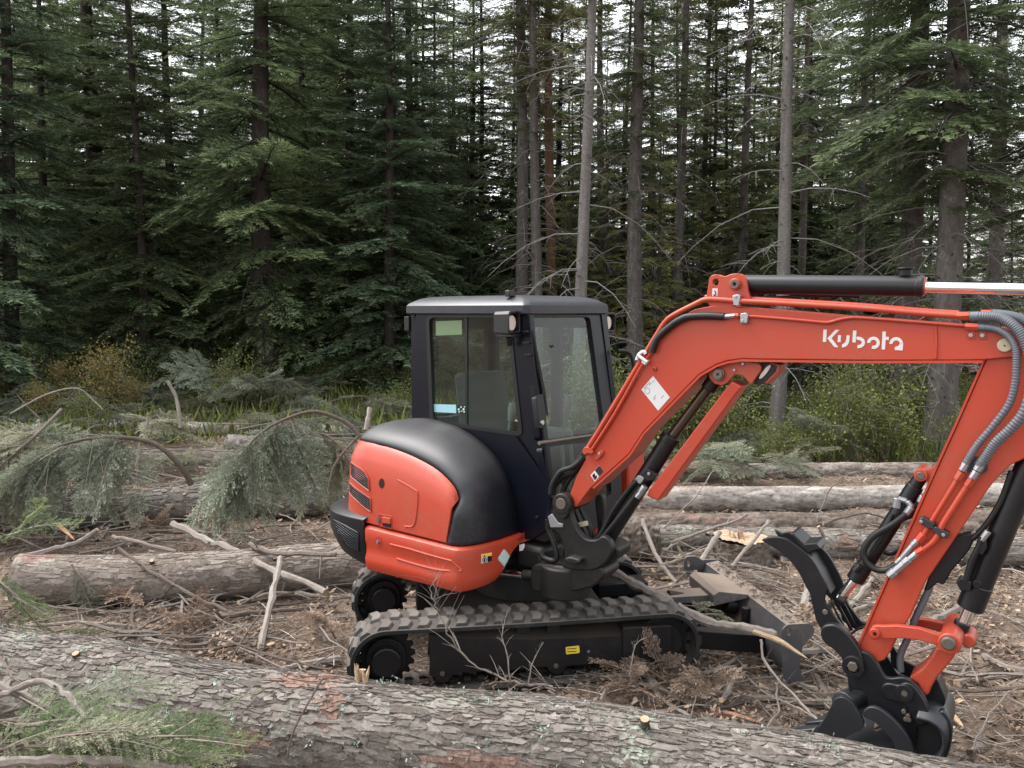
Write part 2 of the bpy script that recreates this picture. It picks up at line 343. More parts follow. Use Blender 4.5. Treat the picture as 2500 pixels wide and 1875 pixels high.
def extrude_vf(front, back, holes_f=(), holes_b=()):
    """closed plate from a front outline, the matching back outline and holes"""
    loops = [list(front)] + [list(h) for h in holes_f]; bl = [list(back)] + [list(h) for h in holes_b]
    V = [p for l in loops for p in l]; n = len(V); V += [p for l in bl for p in l]
    Fs = []
    if len(loops) == 1: Fs.append(tuple(range(n))); Fs.append(tuple(range(n, 2 * n))[::-1])
    else:
        for t in tessellate_polygon([[Vector(p) for p in l] for l in loops]): Fs.append(tuple(t)); Fs.append(tuple(i + n for i in t)[::-1])
    s = 0
    for l in loops:
        for i in range(len(l)):
            a = s + i; b = s + (i + 1) % len(l); Fs.append((a, b, b + n, a + n))
        s += len(l)
    return V, Fs
def smooth2(pts, n=4): return [tuple(p) for p in [(q.x, q.y) for q in catmull([(x, y, 0) for x, y in pts], n, True)]]
def roundpoly(pts, r, n=4):
    out = []; N = len(pts)
    for i in range(N):
        a, b, c = Vector(pts[i - 1]), Vector(pts[i]), Vector(pts[(i + 1) % N])
        rr = min(r, (a - b).length * 0.45, (c - b).length * 0.45)
        p = b + (a - b).normalized() * rr; q = b + (c - b).normalized() * rr
        for k in range(n + 1):
            t = k / n; out.append(tuple(p * (1 - t) ** 2 + b * 2 * t * (1 - t) + q * t * t))
    return out
def circ(cx, cy, rx, ry=None, n=20):
    ry = rx if ry is None else ry
    return [(cx + rx * math.cos(2 * math.pi * k / n), cy + ry * math.sin(2 * math.pi * k / n)) for k in range(n)]

# ================================================================== GROUND
def build_ground():
    def axis(lo, hi, step, far, k):
        a = list(np.arange(lo, hi, step)); s = step; x = a[-1]
        while x < far: s *= k; x += s; a.append(x)
        s = step; x = lo; pre = []
        while x > -far: s *= k; x -= s; pre.append(x)
        return np.array(pre[::-1] + a)
    xs = axis(-7, 6, 0.09, 2500, 1.22)
    ys = [y for y in axis(2, 12, 0.085, 2500, 1.14) if y > -300]
    X, Y = np.meshgrid(xs, ys)
    rng = np.random.default_rng(3)
    Z = gz(X, Y)
    near = sstep(30, 8, Y)
    Z = Z + near * (0.02 * np.sin(9 * X + 3 * np.sin(5 * Y)) * np.sin(8 * Y + 2 * np.sin(6 * X)) + rng.normal(0, 0.007, X.shape))
    V = np.stack([X, Y, Z], -1).reshape(-1, 3); ny, nx = X.shape
    i = (np.arange(ny - 1)[:, None] * nx + np.arange(nx - 1)[None]).ravel()
    F = np.stack([i, i + 1, i + nx + 1, i + nx], 1)
    o = link('ground', np_mesh('ground', V, F, M['soil'], smooth=True)); tag(o, kind='structure')
build_ground()

# ================================================================== FOLIAGE GENERATORS
def spray(seed, nsec=15, step=0.034, wid=0.36, sl=0.085, sw=0.026, lift=0.0, reg=False):
    """one flat conifer bough of unit length along +X: many shoot-sized faces (k,4,3) and a tint for each"""
    r = np.random.default_rng(seed); Q = []; T = []; B = []
    def spine(x): return -0.16 * x * x + 0.06 * x + lift * x ** 3
    def shoot(b, d, ln, wd, tn):
        d = d / np.linalg.norm(d); s = np.cross(d, [0, 0, 1.0]); s /= (np.linalg.norm(s) + 1e-6)
        u = np.cross(s, d); a = r.uniform(-0.9, 0.9); p = (s * math.cos(a) + u * math.sin(a)) * wd * 0.5
        m = b + d * ln * r.uniform(0.35, 0.55)
        Q.append([b, m + p, b + d * ln, m - p]); T.append(tn)
    for i in range(nsec * 2):
        x = 0.06 + 0.94 * (i + r.uniform(0, 0.8)) / (nsec * 2); sd = 1 if i % 2 else -1
        if x > 1: continue
        ang = RAD(62 - 22 * x + r.uniform(-12, 12)); L = wid * ((1.04 - x) ** 0.75) * r.uniform(0.65, 1.2) * min(1, 0.62 + x * 1.8) + 0.03
        st = np.array([x, 0, spine(x)]); d = np.array([math.cos(ang), sd * math.sin(ang), r.uniform(-0.28, 0.08)])
        B.append((st, st + d * L + np.array([0, 0, -0.2 * L * L])))
        s = 0.02
        while s < L:
            b = st + d * s + np.array([0, 0, -0.25 * s * s])
            for k in (1, -1):
                a2 = ang * sd + k * RAD(r.uniform(44, 62) if reg else r.uniform(30, 62)); dd = np.array([math.cos(a2), math.sin(a2), r.uniform(-0.10, 0.25) if reg else r.uniform(-0.35, 0.3)])
                f = 0.55 + 0.45 * min(1, (L - s) / L + 0.4)
                shoot(b, dd, sl * f * r.uniform(0.6, 1.25), sw * r.uniform(0.7, 1.3), min(1, 0.30 * (s / L) + 0.30 * x + r.uniform(0, 0.45)))
            s += step * r.uniform(0.7, 1.3)
        shoot(st + d * L * 0.97 + np.array([0, 0, -0.2 * L * L]), d, sl * 0.9, sw, min(1, 0.5 + r.uniform(0, 0.5)))
    return np.array(Q), np.array(T), B, spine
SPR_FINE = [spray(i, 17, 0.0225, 0.38, 0.070, 0.0128) for i in range(4)]
SPR_MID = [spray(10 + i, 13, 0.038, 0.40, 0.095, 0.021) for i in range(4)]
SPR_LOW = [spray(20 + i, 9, 0.075, 0.42, 0.15, 0.060) for i in range(3)]
def rotmat(az, el, roll):
    ca, sa, ce, se, cr, sr = math.cos(az), math.sin(az), math.cos(el), math.sin(el), math.cos(roll), math.sin(roll)
    Rz = np.array([[ca, -sa, 0], [sa, ca, 0], [0, 0, 1]]); Ry = np.array([[ce, 0, -se], [0, 1, 0], [se, 0, ce]]); Rx = np.array([[1, 0, 0], [0, cr, -sr], [0, sr, cr]])
    return Rz @ Ry @ Rx
def quads_mesh(name, Qs, Ts, mat):
    Q = np.concatenate(Qs); T = np.concatenate(Ts); n = len(Q)
    return np_mesh(name, Q.reshape(-1, 3), np.arange(n * 4).reshape(n, 4), mat, {'tint': np.repeat(np.clip(T, 0, 1), 4)})
def fir_tree(name, seed, Ht, r0, z0, Lmax, mats, tmat, gap=0.42, per=5, dead=0, fine_to=11, zfull=None, sparse=1.0, lean=0.0, dens=0):
    """meshes of a trunk with limbs and of a crown; foot at the origin"""
    r = np.random.default_rng(seed); Qs = []; Ts = []; V = []; F = []; tint = []
    def addtube(P, R, sides, tn):
        v, f = tube_vf(P, R, sides, False); o = len(V); V.extend(v); F.extend([tuple(i + o for i in q) for q in f]); tint.extend([tn + r.uniform(-0.1, 0.1) for _ in v])
    ph = r.uniform(0, 6)
    def ax(z): return Vector((lean * z + 0.05 * math.sin(z * 0.5 + ph), 0.05 * math.sin(z * 0.43 + ph * 2), z))
    def rad(z): return max(0.012, r0 * (1 - z / Ht) ** 0.85 * (1 + 0.55 * math.exp(-z / 0.35)))
    zs = [-0.3, 0, 0.15, 0.4, 0.8] + list(np.arange(1.3, Ht, 0.55)) + [Ht]
    addtube([ax(z) for z in zs], [rad(z) for z in zs], 14, 0.5)
    z = z0
    zf = zfull if zfull else z0 + 2.0
    while z < Ht - 0.3:
        fr = (z - z0) / max(0.1, Ht - z0); up = (Ht - z) / (Ht - z0)
        full = min(1, 0.45 + 0.55 * (z - z0) / max(0.1, zf - z0))
        Lw = (Lmax * (0.10 + 0.90 * up ** 0.9)) * full
        a0 = r.uniform(0, 6.28); nb = per + int(r.integers(0, 2))
        for k in range(nb):
            if r.random() > sparse: continue
            az = a0 + k * 6.283 / nb + r.uniform(-0.3, 0.3); L = Lw * r.uniform(0.62, 1.12)
            el = RAD(-14 + 34 * fr ** 1.2 + r.normal(0, 9)); zz = z + r.uniform(-0.3, 0.3)
            tpl = (SPR_FINE if zz < fine_to else SPR_LOW) if dens == 0 else (SPR_MID if zz < fine_to else SPR_LOW)
            q, t, b, sp = tpl[int(r.integers(len(tpl)))]
            R = rotmat(az, el, r.uniform(-0.25, 0.25)); o = np.array(ax(zz))
            wfac = np.array([L, L * r.uniform(0.72, 0.98), L * 0.95])
            Qs.append((q * wfac) @ R.T + o); Ts.append(t * 0.8 + r.uniform(-0.12, 0.25))
            xs = (0, 0.25, 0.5, 0.75, 1.0)
            pts = [Vector((R @ (np.array([x, 0, sp(x)]) * wfac) + o)) for x in xs]
            addtube(pts, [max(0.004, 0.013 * L * (1.02 - x)) for x in xs], 4, 0.4)
            if zz < fine_to and dens == 0:
                for (p0, p1) in b[::2]:
                    addtube([Vector(R @ (p0 * wfac) + o), Vector(R @ (p1 * wfac) + o)], [0.005, 0.002], 3, 0.4)
        z += gap * r.uniform(0.75, 1.25)
    for k in range(dead):                                             # bare dead limbs below the crown
        zz = r.uniform(0.6, max(1.5, z0 + 3)); az = r.uniform(0, 6.28); L = r.uniform(0.5, 1.9)
        d = Vector((math.cos(az), math.sin(az), 0)); p = ax(zz); dr = r.uniform(0.25, 0.8)
        P = [p + d * (L * x) + Vector((0, 0, L * (0.12 * x - dr * x * x))) for x in (0, 0.3, 0.6, 0.85, 1)]
        addtube(P, [0.014, 0.010, 0.007, 0.005, 0.003], 4, 0.75)
        for j in range(int(r.integers(3, 8))):
            x = r.uniform(0.25, 0.95); b = p + d * (L * x) + Vector((0, 0, L * (0.12 * x - dr * x * x)))
            s = Vector((d.y, -d.x, 0)) * r.choice([-1, 1]); e = b + (d * 0.5 + s * r.uniform(0.3, 1) + Vector((0, 0, r.uniform(-0.9, 0.1)))) * r.uniform(0.12, 0.5)
            addtube([b, (b + e) / 2 + Vector((0, 0, 0.03)), e], [0.005, 0.0035, 0.002], 3, 0.8)
    for k in range(70 if z0 > 2.4 else 0):
        zz = r.uniform(.3, z0 + 3.5); az = r.uniform(0, 6.28); d = Vector((math.cos(az), math.sin(az), r.uniform(-.3, .3))); p = ax(zz) + d * rad(zz) * .85
        addtube([p, p + d * r.uniform(.03, .11)], [r.uniform(.010, .020), .007], 4, 0.15)
    tm = np_mesh(name + '_trunk', np.array(V), np.array(F), tmat, {'tint': np.array(tint), 'raw': np.zeros(len(V))}, smooth=True)
    cm = quads_mesh(name + '_crown', Qs, Ts, mats) if Qs else None
    return tm, cm
TREES = {
    'broadA': fir_tree('broad_fir', 1, 17, 0.25, 1.7, 3.0, M['fir'], M['trunk_dark'], gap=0.42, per=6, dead=24, zfull=3.6, sparse=0.84),
    'broadB': fir_tree('dense_fir', 2, 15, 0.14, 0.25, 2.7, M['fir'], M['trunk_dark'], gap=0.36, per=5, dead=4, zfull=1.2, sparse=0.92),
    'broadC': fir_tree('blue_fir', 3, 16, 0.15, 0.35, 2.8, M['fir_blue'], M['trunk_dark'], gap=0.38, per=5, dead=6, zfull=1.5, sparse=0.88),
    'tallA': fir_tree('tall_spruce', 4, 19, 0.21, 5.0, 2.1, M['fir'], M['trunk_grey'], gap=0.55, per=5, dead=90, zfull=7.5, sparse=0.78, fine_to=10.5),
    'tallB': fir_tree('slim_spruce', 5, 17, 0.13, 5.8, 1.7, M['fir_olive'], M['trunk_grey'], gap=0.56, per=5, dead=70, zfull=8, sparse=0.74, fine_to=10.5),
    'tallC': fir_tree('shaggy_spruce', 6, 18, 0.18, 2.6, 2.3, M['fir_olive'], M['trunk_grey'], gap=0.52, per=5, dead=80, zfull=6, sparse=0.76, fine_to=10.5),
    'tallD': fir_tree('bushy_spruce', 12, 18, 0.21, 3.7, 2.9, M['fir'], M['trunk_grey'], gap=0.50, per=5, dead=90, zfull=5.5, sparse=0.84, fine_to=10.5),
    'bare': fir_tree('bare_spruce', 7, 16, 0.13, 7.6, 1.5, M['fir'], M['trunk_pale'], gap=0.5, per=5, dead=60, sparse=0.8),
    'orange': fir_tree('orange_pine', 8, 18, 0.15, 6.5, 1.9, M['fir_yellow'], M['trunk_orange'], gap=0.6, per=4, dead=20, sparse=0.8),
    'backA': fir_tree('far_fir', 9, 15, 0.11, 0.6, 2.6, M['fir'], M['trunk_dark'], gap=0.44, per=6, dead=6, dens=1, sparse=0.90, fine_to=12),
    'backB': fir_tree('far_open_fir', 10, 17, 0.11, 1.6, 2.2, M['fir_olive'], M['trunk_dark'], gap=0.52, per=5, dead=40, dens=1, sparse=0.80, fine_to=12),
    'young': fir_tree('young_fir', 13, 7, 0.06, 0.2, 1.5, M['fir'], M['trunk_dark'], gap=0.30, per=6, dead=2, dens=1, sparse=0.95, fine_to=8),
    'yellow': fir_tree('yellowing_larch', 11, 9, 0.10, 0.8, 1.7, M['fir_yellow'], M['trunk_dark'], gap=0.50, per=5, dead=4, dens=1, sparse=0.80, fine_to=9),
}
def tree(kind, px, d, label, group=None, sc=1.0, rot=None, leanx=0.0):
    p = aty(px, 759, d); base = Vector((p.x, d, float(gz(p.x, d))))
    nm = {'orange': 'pine_tree', 'yellow': 'larch_tree'}.get(kind, 'fir_tree' if 'broad' in kind or 'back' in kind else 'spruce_tree')
    e = empty(nm, base); tag(e, label, 'tree', group)
    e.rotation_euler = (random.gauss(0, .012), leanx + random.gauss(0, .010), rot if rot is not None else random.uniform(0, 6.28)); e.scale = (sc, sc, sc * random.uniform(0.95, 1.08))
    tm, cm = TREES[kind]
    t = bpy.data.objects.new('trunk', tm); COL.objects.link(t); t.parent = e
    if cm:
        c = bpy.data.objects.new('crown', cm); COL.objects.link(c); c.parent = e
    return e
# ---- the edge of the wood, left: broad firs with green skirts
tree('broadA', 648, 18, 'big dark fir with thick bare lower trunk, between the slash pile and the cab', sc=1.0, rot=0.6)
tree('broadC', 30, 16.5, 'blue-green fir at the far left edge of the wood with boughs down to the bushes', rot=2.0)
tree('broadA', 246, 21, 'fir with bare grey upper trunk showing sky on both sides, second from the left', rot=3.3, sc=1.05)
tree('broadB', 430, 20, 'dense dark fir just left of the big thick-trunked fir', rot=1.0)
tree('broadB', 855, 19.5, 'dense fir rising behind the rear edge of the excavator cab', rot=4.1, sc=1.05)
tree('broadC', 1010, 22, 'blue-green fir standing above the cab roof', rot=5.0)
tree('broadC', -170, 15.5, 'fir cut by the left edge of the picture, nearest on that side', rot=0.3)
tree('broadB', 165, 25, 'shaded fir seen between the two leftmost firs', rot=2.8)
tree('broadC', 545, 27, 'shaded fir filling the gap left of the thick trunk', rot=1.7)
tree('broadB', 745, 26, 'dark fir directly behind the right side of the thick-trunked fir', rot=0.1)
tree('broadB', 350, 17.2, 'dense fir in front, between the grey bare trunk and the thick-trunked fir', rot=2.2, sc=.8)
tree('broadC', 955, 18.2, 'blue-green fir close behind the left edge of the cab roof', rot=3.4, sc=.85)
tree('broadB', 120, 19.5, 'dense fir between the far left fir and the grey bare trunk', rot=5.2, sc=.9)
tree('broadB', 760, 22, 'dense shaded fir right of the thick-trunked fir', rot=0.9, sc=1.0)
# ---- the edge of the wood, right: tall bare trunks
tree('tallB', 1276, 19, 'grey spruce trunk rising just right of the cab roof front', rot=0.4, sc=1.2)
tree('tallB', 1308, 18, 'slim spruce trunk close beside the orange pine', rot=2.4)
tree('orange', 1345, 21, 'pine with orange-brown bark above the cab front', rot=1.0)
tree('bare', 1420, 15.5, 'light grey slender trunk leaning slightly, right above the cab work light', rot=1.3, leanx=0.012)
tree('tallA', 1556, 17.5, 'stout dark grey trunk behind the elbow of the boom', rot=3.0, sc=0.9)
tree('tallB', 1658, 21, 'dark thin trunk just left of the boom top bracket', rot=5.1, sc=1.1)
tree('tallC', 1806, 21, 'shaggy spruce behind the left end of the arm cylinder', rot=2.2, sc=0.8)
tree('bare', 1895, 15, 'pale grey slender trunk with drooping bare twigs above the boom cylinder', rot=4.0, sc=1.05, leanx=-0.01)
tree('tallD', 2205, 16.5, 'spruce with mid grey trunk behind the rod end of the arm cylinder', rot=0.9, sc=1.15)
tree('tallD', 2318, 14, 'thickest grey trunk on the right, with lichen covered limbs', rot=1.9, sc=1.12, leanx=0.025)
tree('tallD', 2545, 15.5, 'dark spruce at the right edge of the picture', rot=3.7)
tree('tallA', 2090, 24, 'dim spruce between the pale slender trunk and the mid grey trunk', rot=0.2, sc=0.8)
tree('tallB', 1945, 23, 'thin dim trunk just right of the pale slender one', rot=1.2)
tree('tallC', 1466, 24, 'shaggy spruce between the leaning light trunk and the stout dark trunk', rot=4.4, sc=0.9)
tree('tallB', 1720, 26, 'thin spruce in the bright gap above the boom top bracket', rot=2.9)
tree('tallA', 2420, 21, 'dark spruce standing behind the thickest grey trunk', rot=5.5)
# ---- deeper in the wood
GB = 'firs deep in the wood'
rb = random.Random(5)
for i in range(76):
    px = -350 + 3200 * (i + rb.uniform(0.1, 0.9)) / 76; right = px > 1180
    d = rb.uniform(27, 44) if not right else rb.uniform(25, 48)
    tree('backB' if (right and rb.random() < 0.6) else 'backA', px, d, 'dim fir deep in the shade behind the %s' % ('bare grey trunks' if right else 'broad firs on the left'), GB, sc=rb.uniform(0.75, 1.05))
for i, (px, d) in enumerate([(1385, 19.5), (1480, 20.5), (1605, 19.5), (1700, 21), (1545, 23), (1765, 22), (1240, 29), (1130, 30), (300, 31), (1980, 27), (2130, 29), (1440, 30), (1640, 29), (90, 29), (1855, 26)]):
    tree('yellow', px, d, 'yellowing sapling lit from behind, deep in the wood', 'yellowing saplings in the bright gaps', sc=rb.uniform(0.55, 0.95))
for i in range(30):
    px = 960 + 1250 * (i + rb.uniform(0.1, 0.9)) / 30; d = rb.uniform(23.5, 36)
    tree('backA' if rb.random() < .6 else 'backB', px, d, 'dim fir closing the gaps behind the bare trunks', 'firs behind the bare trunks', sc=rb.uniform(0.75, 1.1))
for i in range(15):
    px = -330 + 1400 * (i + rb.uniform(0.1, 0.9)) / 15; d = rb.uniform(25, 35)
    tree('backA', px, d, 'tall dim fir closing the skyline behind the left hand firs', 'tall firs behind the left hand edge', sc=rb.uniform(1.05, 1.4))
for i in range(34):
    px = -250 + 2950 * (i + rb.uniform(0.1, 0.9)) / 34; d = rb.uniform(20.5, 31)
    tree('young', px, d, 'dark young fir filling the understorey between the trunks', 'young firs in the understorey', sc=rb.uniform(0.55, 1.15))

# ================================================================== SHRUBS
def shrub_mesh(seed, h, w, nleaf, ls, mat, nst=9):
    r = np.random.default_rng(seed); V = []; F = []; Q = []; T = []
    tips = []
    for s in range(nst):
        a = r.uniform(0, 6.28); sp = r.uniform(0.1, 1) * w * 0.5; hh = h * r.uniform(0.6, 1.0)
        P = [Vector((math.cos(a) * sp * x ** 1.3, math.sin(a) * sp * x ** 1.3, hh * (x - 0.12 * x * x))) for x in (0, 0.3, 0.6, 0.85, 1)]
        P = [p + Vector(r.normal(0, 0.02, 3)) for p in P]
        v, f = tube_vf(P, [0.010, 0.008, 0.006, 0.004, 0.002], 4, False); o = len(V); V += v; F += [tuple(i + o for i in q) for q in f]
        for x in np.arange(0.25, 1.0, 0.08):
            k = min(3, int(x * 4)); b = P[k].lerp(P[k + 1], (x * 4) % 1); e = b + Vector(r.normal(0, 1, 3)) * w * 0.11
            e.z = max(0.02, e.z + 0.03)
            v, f = tube_vf([b, e], [0.004, 0.002], 3, False); o = len(V); V += v; F += [tuple(i + o for i in q) for q in f]
            tips += [b.lerp(e, t) for t in (0.4, 0.7, 1.0)]
    tips = np.array([tuple(t) for t in tips]); idx = r.integers(0, len(tips), nleaf)
    c = tips[idx] + r.normal(0, 0.06 * w, (nleaf, 3)); c[:, 2] = np.abs(c[:, 2])
    d = r.normal(0, 1, (nleaf, 3)); d[:, 2] -= 0.3; d /= np.linalg.norm(d, axis=1)[:, None]
    u = r.normal(0, 1, (nleaf, 3)) * np.array([1, 1, 0.5]); u -= d * (u * d).sum(1)[:, None]; u /= np.linalg.norm(u, axis=1)[:, None]
    L = ls * r.uniform(0.55, 1.3, nleaf)[:, None]
    Q = np.stack([c, c + d * L * 0.5 + u * L * 0.36, c + d * L, c + d * L * 0.5 - u * L * 0.36], 1)
    T = r.beta(1.6, 2.2, nleaf)
    st = np_mesh('shrub_stems', np.array(V), np.array(F), M['twig'], {'tint': np.full(len(V), 0.35), 'raw': np.zeros(len(V))})
    return st, quads_mesh('shrub_foliage', [Q], [T], mat)
SHR = {'g1': shrub_mesh(1, 1.5, 1.9, 2700, 0.052, M['shrub']), 'g2': shrub_mesh(2, 1.1, 1.7, 2300, 0.046, M['shrub']),
       'a1': shrub_mesh(3, 1.5, 1.5, 2200, 0.05, M['shrub_autumn']), 'g3': shrub_mesh(4, 2.1, 2.0, 2400, 0.05, M['shrub'], 12),
       'big': shrub_mesh(5, 0.55, 0.9, 160, 0.20, M['shrub'], 6)}
def shrub(kind, x, y, label, group=None, sc=1.0):
    e = empty('shrub', (x, y, float(gz(x, y)) - 0.03)); tag(e, label, 'shrub', group); e.rotation_euler.z = random.uniform(0, 6.28); e.scale = (sc, sc, sc * random.uniform(0.85, 1.15))
    for n, m in zip(('stems', 'foliage'), SHR[kind]):
        o = bpy.data.objects.new(n, m); COL.objects.link(o); o.parent = e
rs = random.Random(9)
for i in range(27):                                                   # right: green and yellow bank under the trees
    px = 1380 + 1150 * (i + rs.random()) / 27; d = rs.uniform(12.6, 19); x = (px - 1250) / FPX * d
    shrub(rs.choice(['g1', 'g2', 'g3', 'g1']), x, d, 'yellow-green leafy bush at the foot of the bare trunks', 'bushes under the right hand trees', rs.uniform(0.5, 1.15))
for i in range(26):
    px = -150 + 1250 * (i + rs.random()) / 26; d = rs.uniform(13.8, 18) if px < 330 else rs.uniform(15.2, 21); x = (px - 1250) / FPX * d
    aut = px < 330 and i % 3 != 1
    if abs(px - 648) < 55 and d < 18.5: d = 19.5
    shrub('a1' if aut else rs.choice(['g1', 'g2', 'g2']), x, d, 'tan and yellow autumn bush at the left edge of the wood' if aut else 'green bush in the shade at the foot of the firs',
          'autumn bushes beyond the slash' if aut else 'bushes under the firs', rs.uniform(0.6, 1.0) * (0.95 if aut else 1))
for i in range(26):
    px = -200 + 2900 * (i + rs.random()) / 26; d = rs.uniform(21, 34); x = (px - 1250) / FPX * d
    shrub('g3', x, d, 'tall shaded bush deep among the trunks', 'bushes deep in the wood', rs.uniform(0.9, 1.5))
q = GP(540, 1012); shrub('big', q.x, q.y, 'low plant with broad light green leaves behind the pale far log', sc=1.0)

# ================================================================== LOGS
def hash2(i, j, k=0):
    h = (i * 374761393 + j * 668265263 + k * 974634777) & 0xFFFFFFFF
    h = ((h ^ (h >> 13)) * 1274126177) & 0xFFFFFFFF
    return ((h ^ (h >> 16)) & 0xFFFFFF) / float(0x1000000)
def bark_field(U, Wd, per, pl, pw, seed):
    """irregular bark plates: distance to the nearest cracks, a random number for each plate, and where in the plate a point lies"""
    a = U / pl + seed * 13.7; b = Wd / pw; nb = max(3, int(round(per / pw))); b = b * nb / (per / pw); th = Wd / per * 2 * math.pi
    wa = np.sin(47 * U + 5 * th + seed) + 0.7 * np.sin(113 * U - 9 * th) + 0.6 * np.sin(71 * U + 23 * th + 2) + 0.5 * np.sin(190 * U + 31 * th)
    wb = np.sin(39 * U + 7 * th + 1) + 0.7 * np.sin(97 * U + 13 * th + seed) + 0.6 * np.sin(151 * U - 17 * th) + 0.5 * np.sin(23 * U - 29 * th)
    a = a + 0.35 * np.sin(b * 1.7 + seed) + 0.2 * np.sin(a * 2.3) + 0.07 * wa; b = b + 0.11 * wb + 0.25 * np.sin(U * 9 + seed)
    ia, ib = np.floor(a).astype(np.int64), np.floor(b).astype(np.int64)
    F1 = np.full(U.shape, 9.0); F2 = np.full(U.shape, 9.0); idv = np.zeros(U.shape); tl = np.zeros(U.shape)
    for da in (-1, 0, 1):
        for db in (-1, 0, 1):
            ja, jb = ia + da, ib + db; jbm = jb % nb
            rx, ry, rv = hash2(ja, jbm, seed), hash2(ja, jbm, seed + 17), hash2(ja, jbm, seed + 31)
            ex, ey = a - (ja + 0.15 + 0.7 * rx), b - (jb + 0.15 + 0.7 * ry)
            d = np.maximum(np.abs(ex) * 0.9 + np.abs(ey) * 0.35, np.abs(ey) * 1.0 + 0.25 * np.abs(ex))
            c = d < F1
            F2 = np.where(c, F1, np.minimum(F2, d)); idv = np.where(c, rv, idv); tl = np.where(c, ey, tl); F1 = np.where(c, d, F1)
    return F1, F2, idv, tl
THG = {}
def log(name, P, r0, r1, mat, label, group=None, nl=240, na=72, pl=0.16, pw=0.07, depth=0.012, seed=1, lump=0.04, raw=(), rawamt=0.0, ends=True, kind=None, fine=False, scales=None, cat='log'):
    P = catmull(P, 8); L = [0.0]
    for i in range(1, len(P)): L.append(L[-1] + (P[i] - P[i - 1]).length)
    Lt = L[-1]; us = np.linspace(0, Lt, nl); ax = np.stack([np.interp(us, L, [p[k] for p in P]) for k in range(3)], 1)
    T = np.gradient(ax, us, axis=0); T /= np.linalg.norm(T, axis=1)[:, None]
    Nn = np.cross(T, [0, 0, 1.0]); Nn /= np.linalg.norm(Nn, axis=1)[:, None]; Bn = np.cross(Nn, T)
    th = np.linspace(0, 2 * math.pi, na, endpoint=False)
    Rr = np.interp(us, [0, Lt], [r0, r1])
    if fine: th = th + 0.62 * np.sin(th - 2.1)                         # rows closer together on the side in view
    U, TH = np.meshgrid(us, th, indexing='ij'); per = 2 * math.pi * (r0 + r1) / 2
    F1, F2, idv, tl = bark_field(U, TH * per / (2 * math.pi), per, pl, pw, seed)
    G1, G2, idv2, tl2 = bark_field(U + 0.3, TH * per / (2 * math.pi), per, pl * 0.5, pw * 0.55, seed + 5)
    crack = np.exp(-((F2 - F1) / 0.13) ** 2); crack2 = np.exp(-((G2 - G1) / 0.12) ** 2)
    rng = np.random.default_rng(seed)
    h = depth * (0.75 * idv - 0.75 * tl - 1.15 * crack + 0.28 * idv2 - 0.30 * tl2 - 0.45 * crack2) + rng.normal(0, depth * 0.10, U.shape)
    lm = lump * Rr[:, None] * (np.sin(U * 2.1 + seed) * np.cos(TH + seed) + 0.6 * np.sin(U * 5.3 + 2 * TH + seed) + 0.5 * np.sin(U * 1.1 + seed * 2))
    R = Rr[:, None] + lm + h
    V = ax[:, None, :] + R[..., None] * (np.cos(TH)[..., None] * Nn[:, None, :] + np.sin(TH)[..., None] * Bn[:, None, :])
    tint = np.clip(0.20 + 0.50 * idv + 0.28 * idv2 - 0.22 * crack + rng.normal(0, 0.06, U.shape), 0, 1)
    rw = np.zeros(U.shape)
    for (fu, ft, su, st) in raw:
        dth = (TH - ft + math.pi) % (2 * math.pi) - math.pi
        g = np.exp(-((U / Lt - fu) / su) ** 2 - (dth / st) ** 2); rw = np.maximum(rw, sstep(0.35, 0.7, g + 0.35 * (idv2 - 0.5)))
    if rawamt > 0:
        sl = np.sin(U * 1.3 + seed) * np.sin(TH * 2 + seed) + 0.5 * np.sin(U * 3.7 + TH * 3)
        rw = np.maximum(rw, sstep(1.3 - rawamt, 1.45 - rawamt, sl + 0.5 * (idv2 - 0.5)))
    i = np.arange(nl - 1)[:, None] * na + np.arange(na)[None]; j = np.arange(nl - 1)[:, None] * na + (np.arange(na)[None] + 1) % na
    Fq = np.stack([i, i + na, j + na, j], -1).reshape(-1, 4)
    me = np_mesh(name, V.reshape(-1, 3), Fq, mat, {'tint': tint.ravel(), 'raw': rw.ravel()}, smooth=not fine)
    root = link(name, me); tag(root, label, cat, group, kind)
    for e, k, s in ((0, 0, -1), (1, nl - 1, 1)):
        if not ends: break
        ring = V[k]; c = ax[k] + T[k] * s * 0.004
        Vv = [tuple(c)] + [tuple(c + (p - ax[k]) * f) for f in (0.5, 0.985) for p in ring]
        Fs = [(0, 1 + a, 1 + (a + 1) % na) for a in range(na)] + [(1 + a, 1 + na + a, 1 + na + (a + 1) % na, 1 + (a + 1) % na) for a in range(na)]
        link('cut_end', py_mesh('cut_end', Vv, Fs, M['wood'], 40), root)
    THG[root.name] = TH[0]
    if scales: bark_scales(root, V, ax, us, Lt, per, scales[:2], scales[2], seed + 100, mat, raw=raw)
    def surf(fu, t, off=0.0):                      # a point on the log's skin and the way out
        k = int(round(fu * (nl - 1))); m = int(np.argmin(np.abs((TH[0] - t + math.pi) % (2 * math.pi) - math.pi)))
        n = Vector(V[k, m] - ax[k]).normalized(); return Vector(V[k, m]) + n * off, n, Vector(T[k])
    return root, surf, Lt
def knot(root, surf, fu, t, ln, r, mat=None, tilt=(0, 0, 0.0)):
    p, n, T = surf(fu, t, -0.02); d = (n + Vector(tilt)).normalized()
    P = [p, p + d * ln * 0.5, p + d * ln]
    v, f = tube_vf(P, [r * 1.35, r, r * 0.9], 9); nv = len(v)
    me = py_mesh('branch_stub', v, f, [M['stick_brown'], M['wood']], 40, [0] * (len(f) - 1) + [1]); link('branch_stub', me, root)

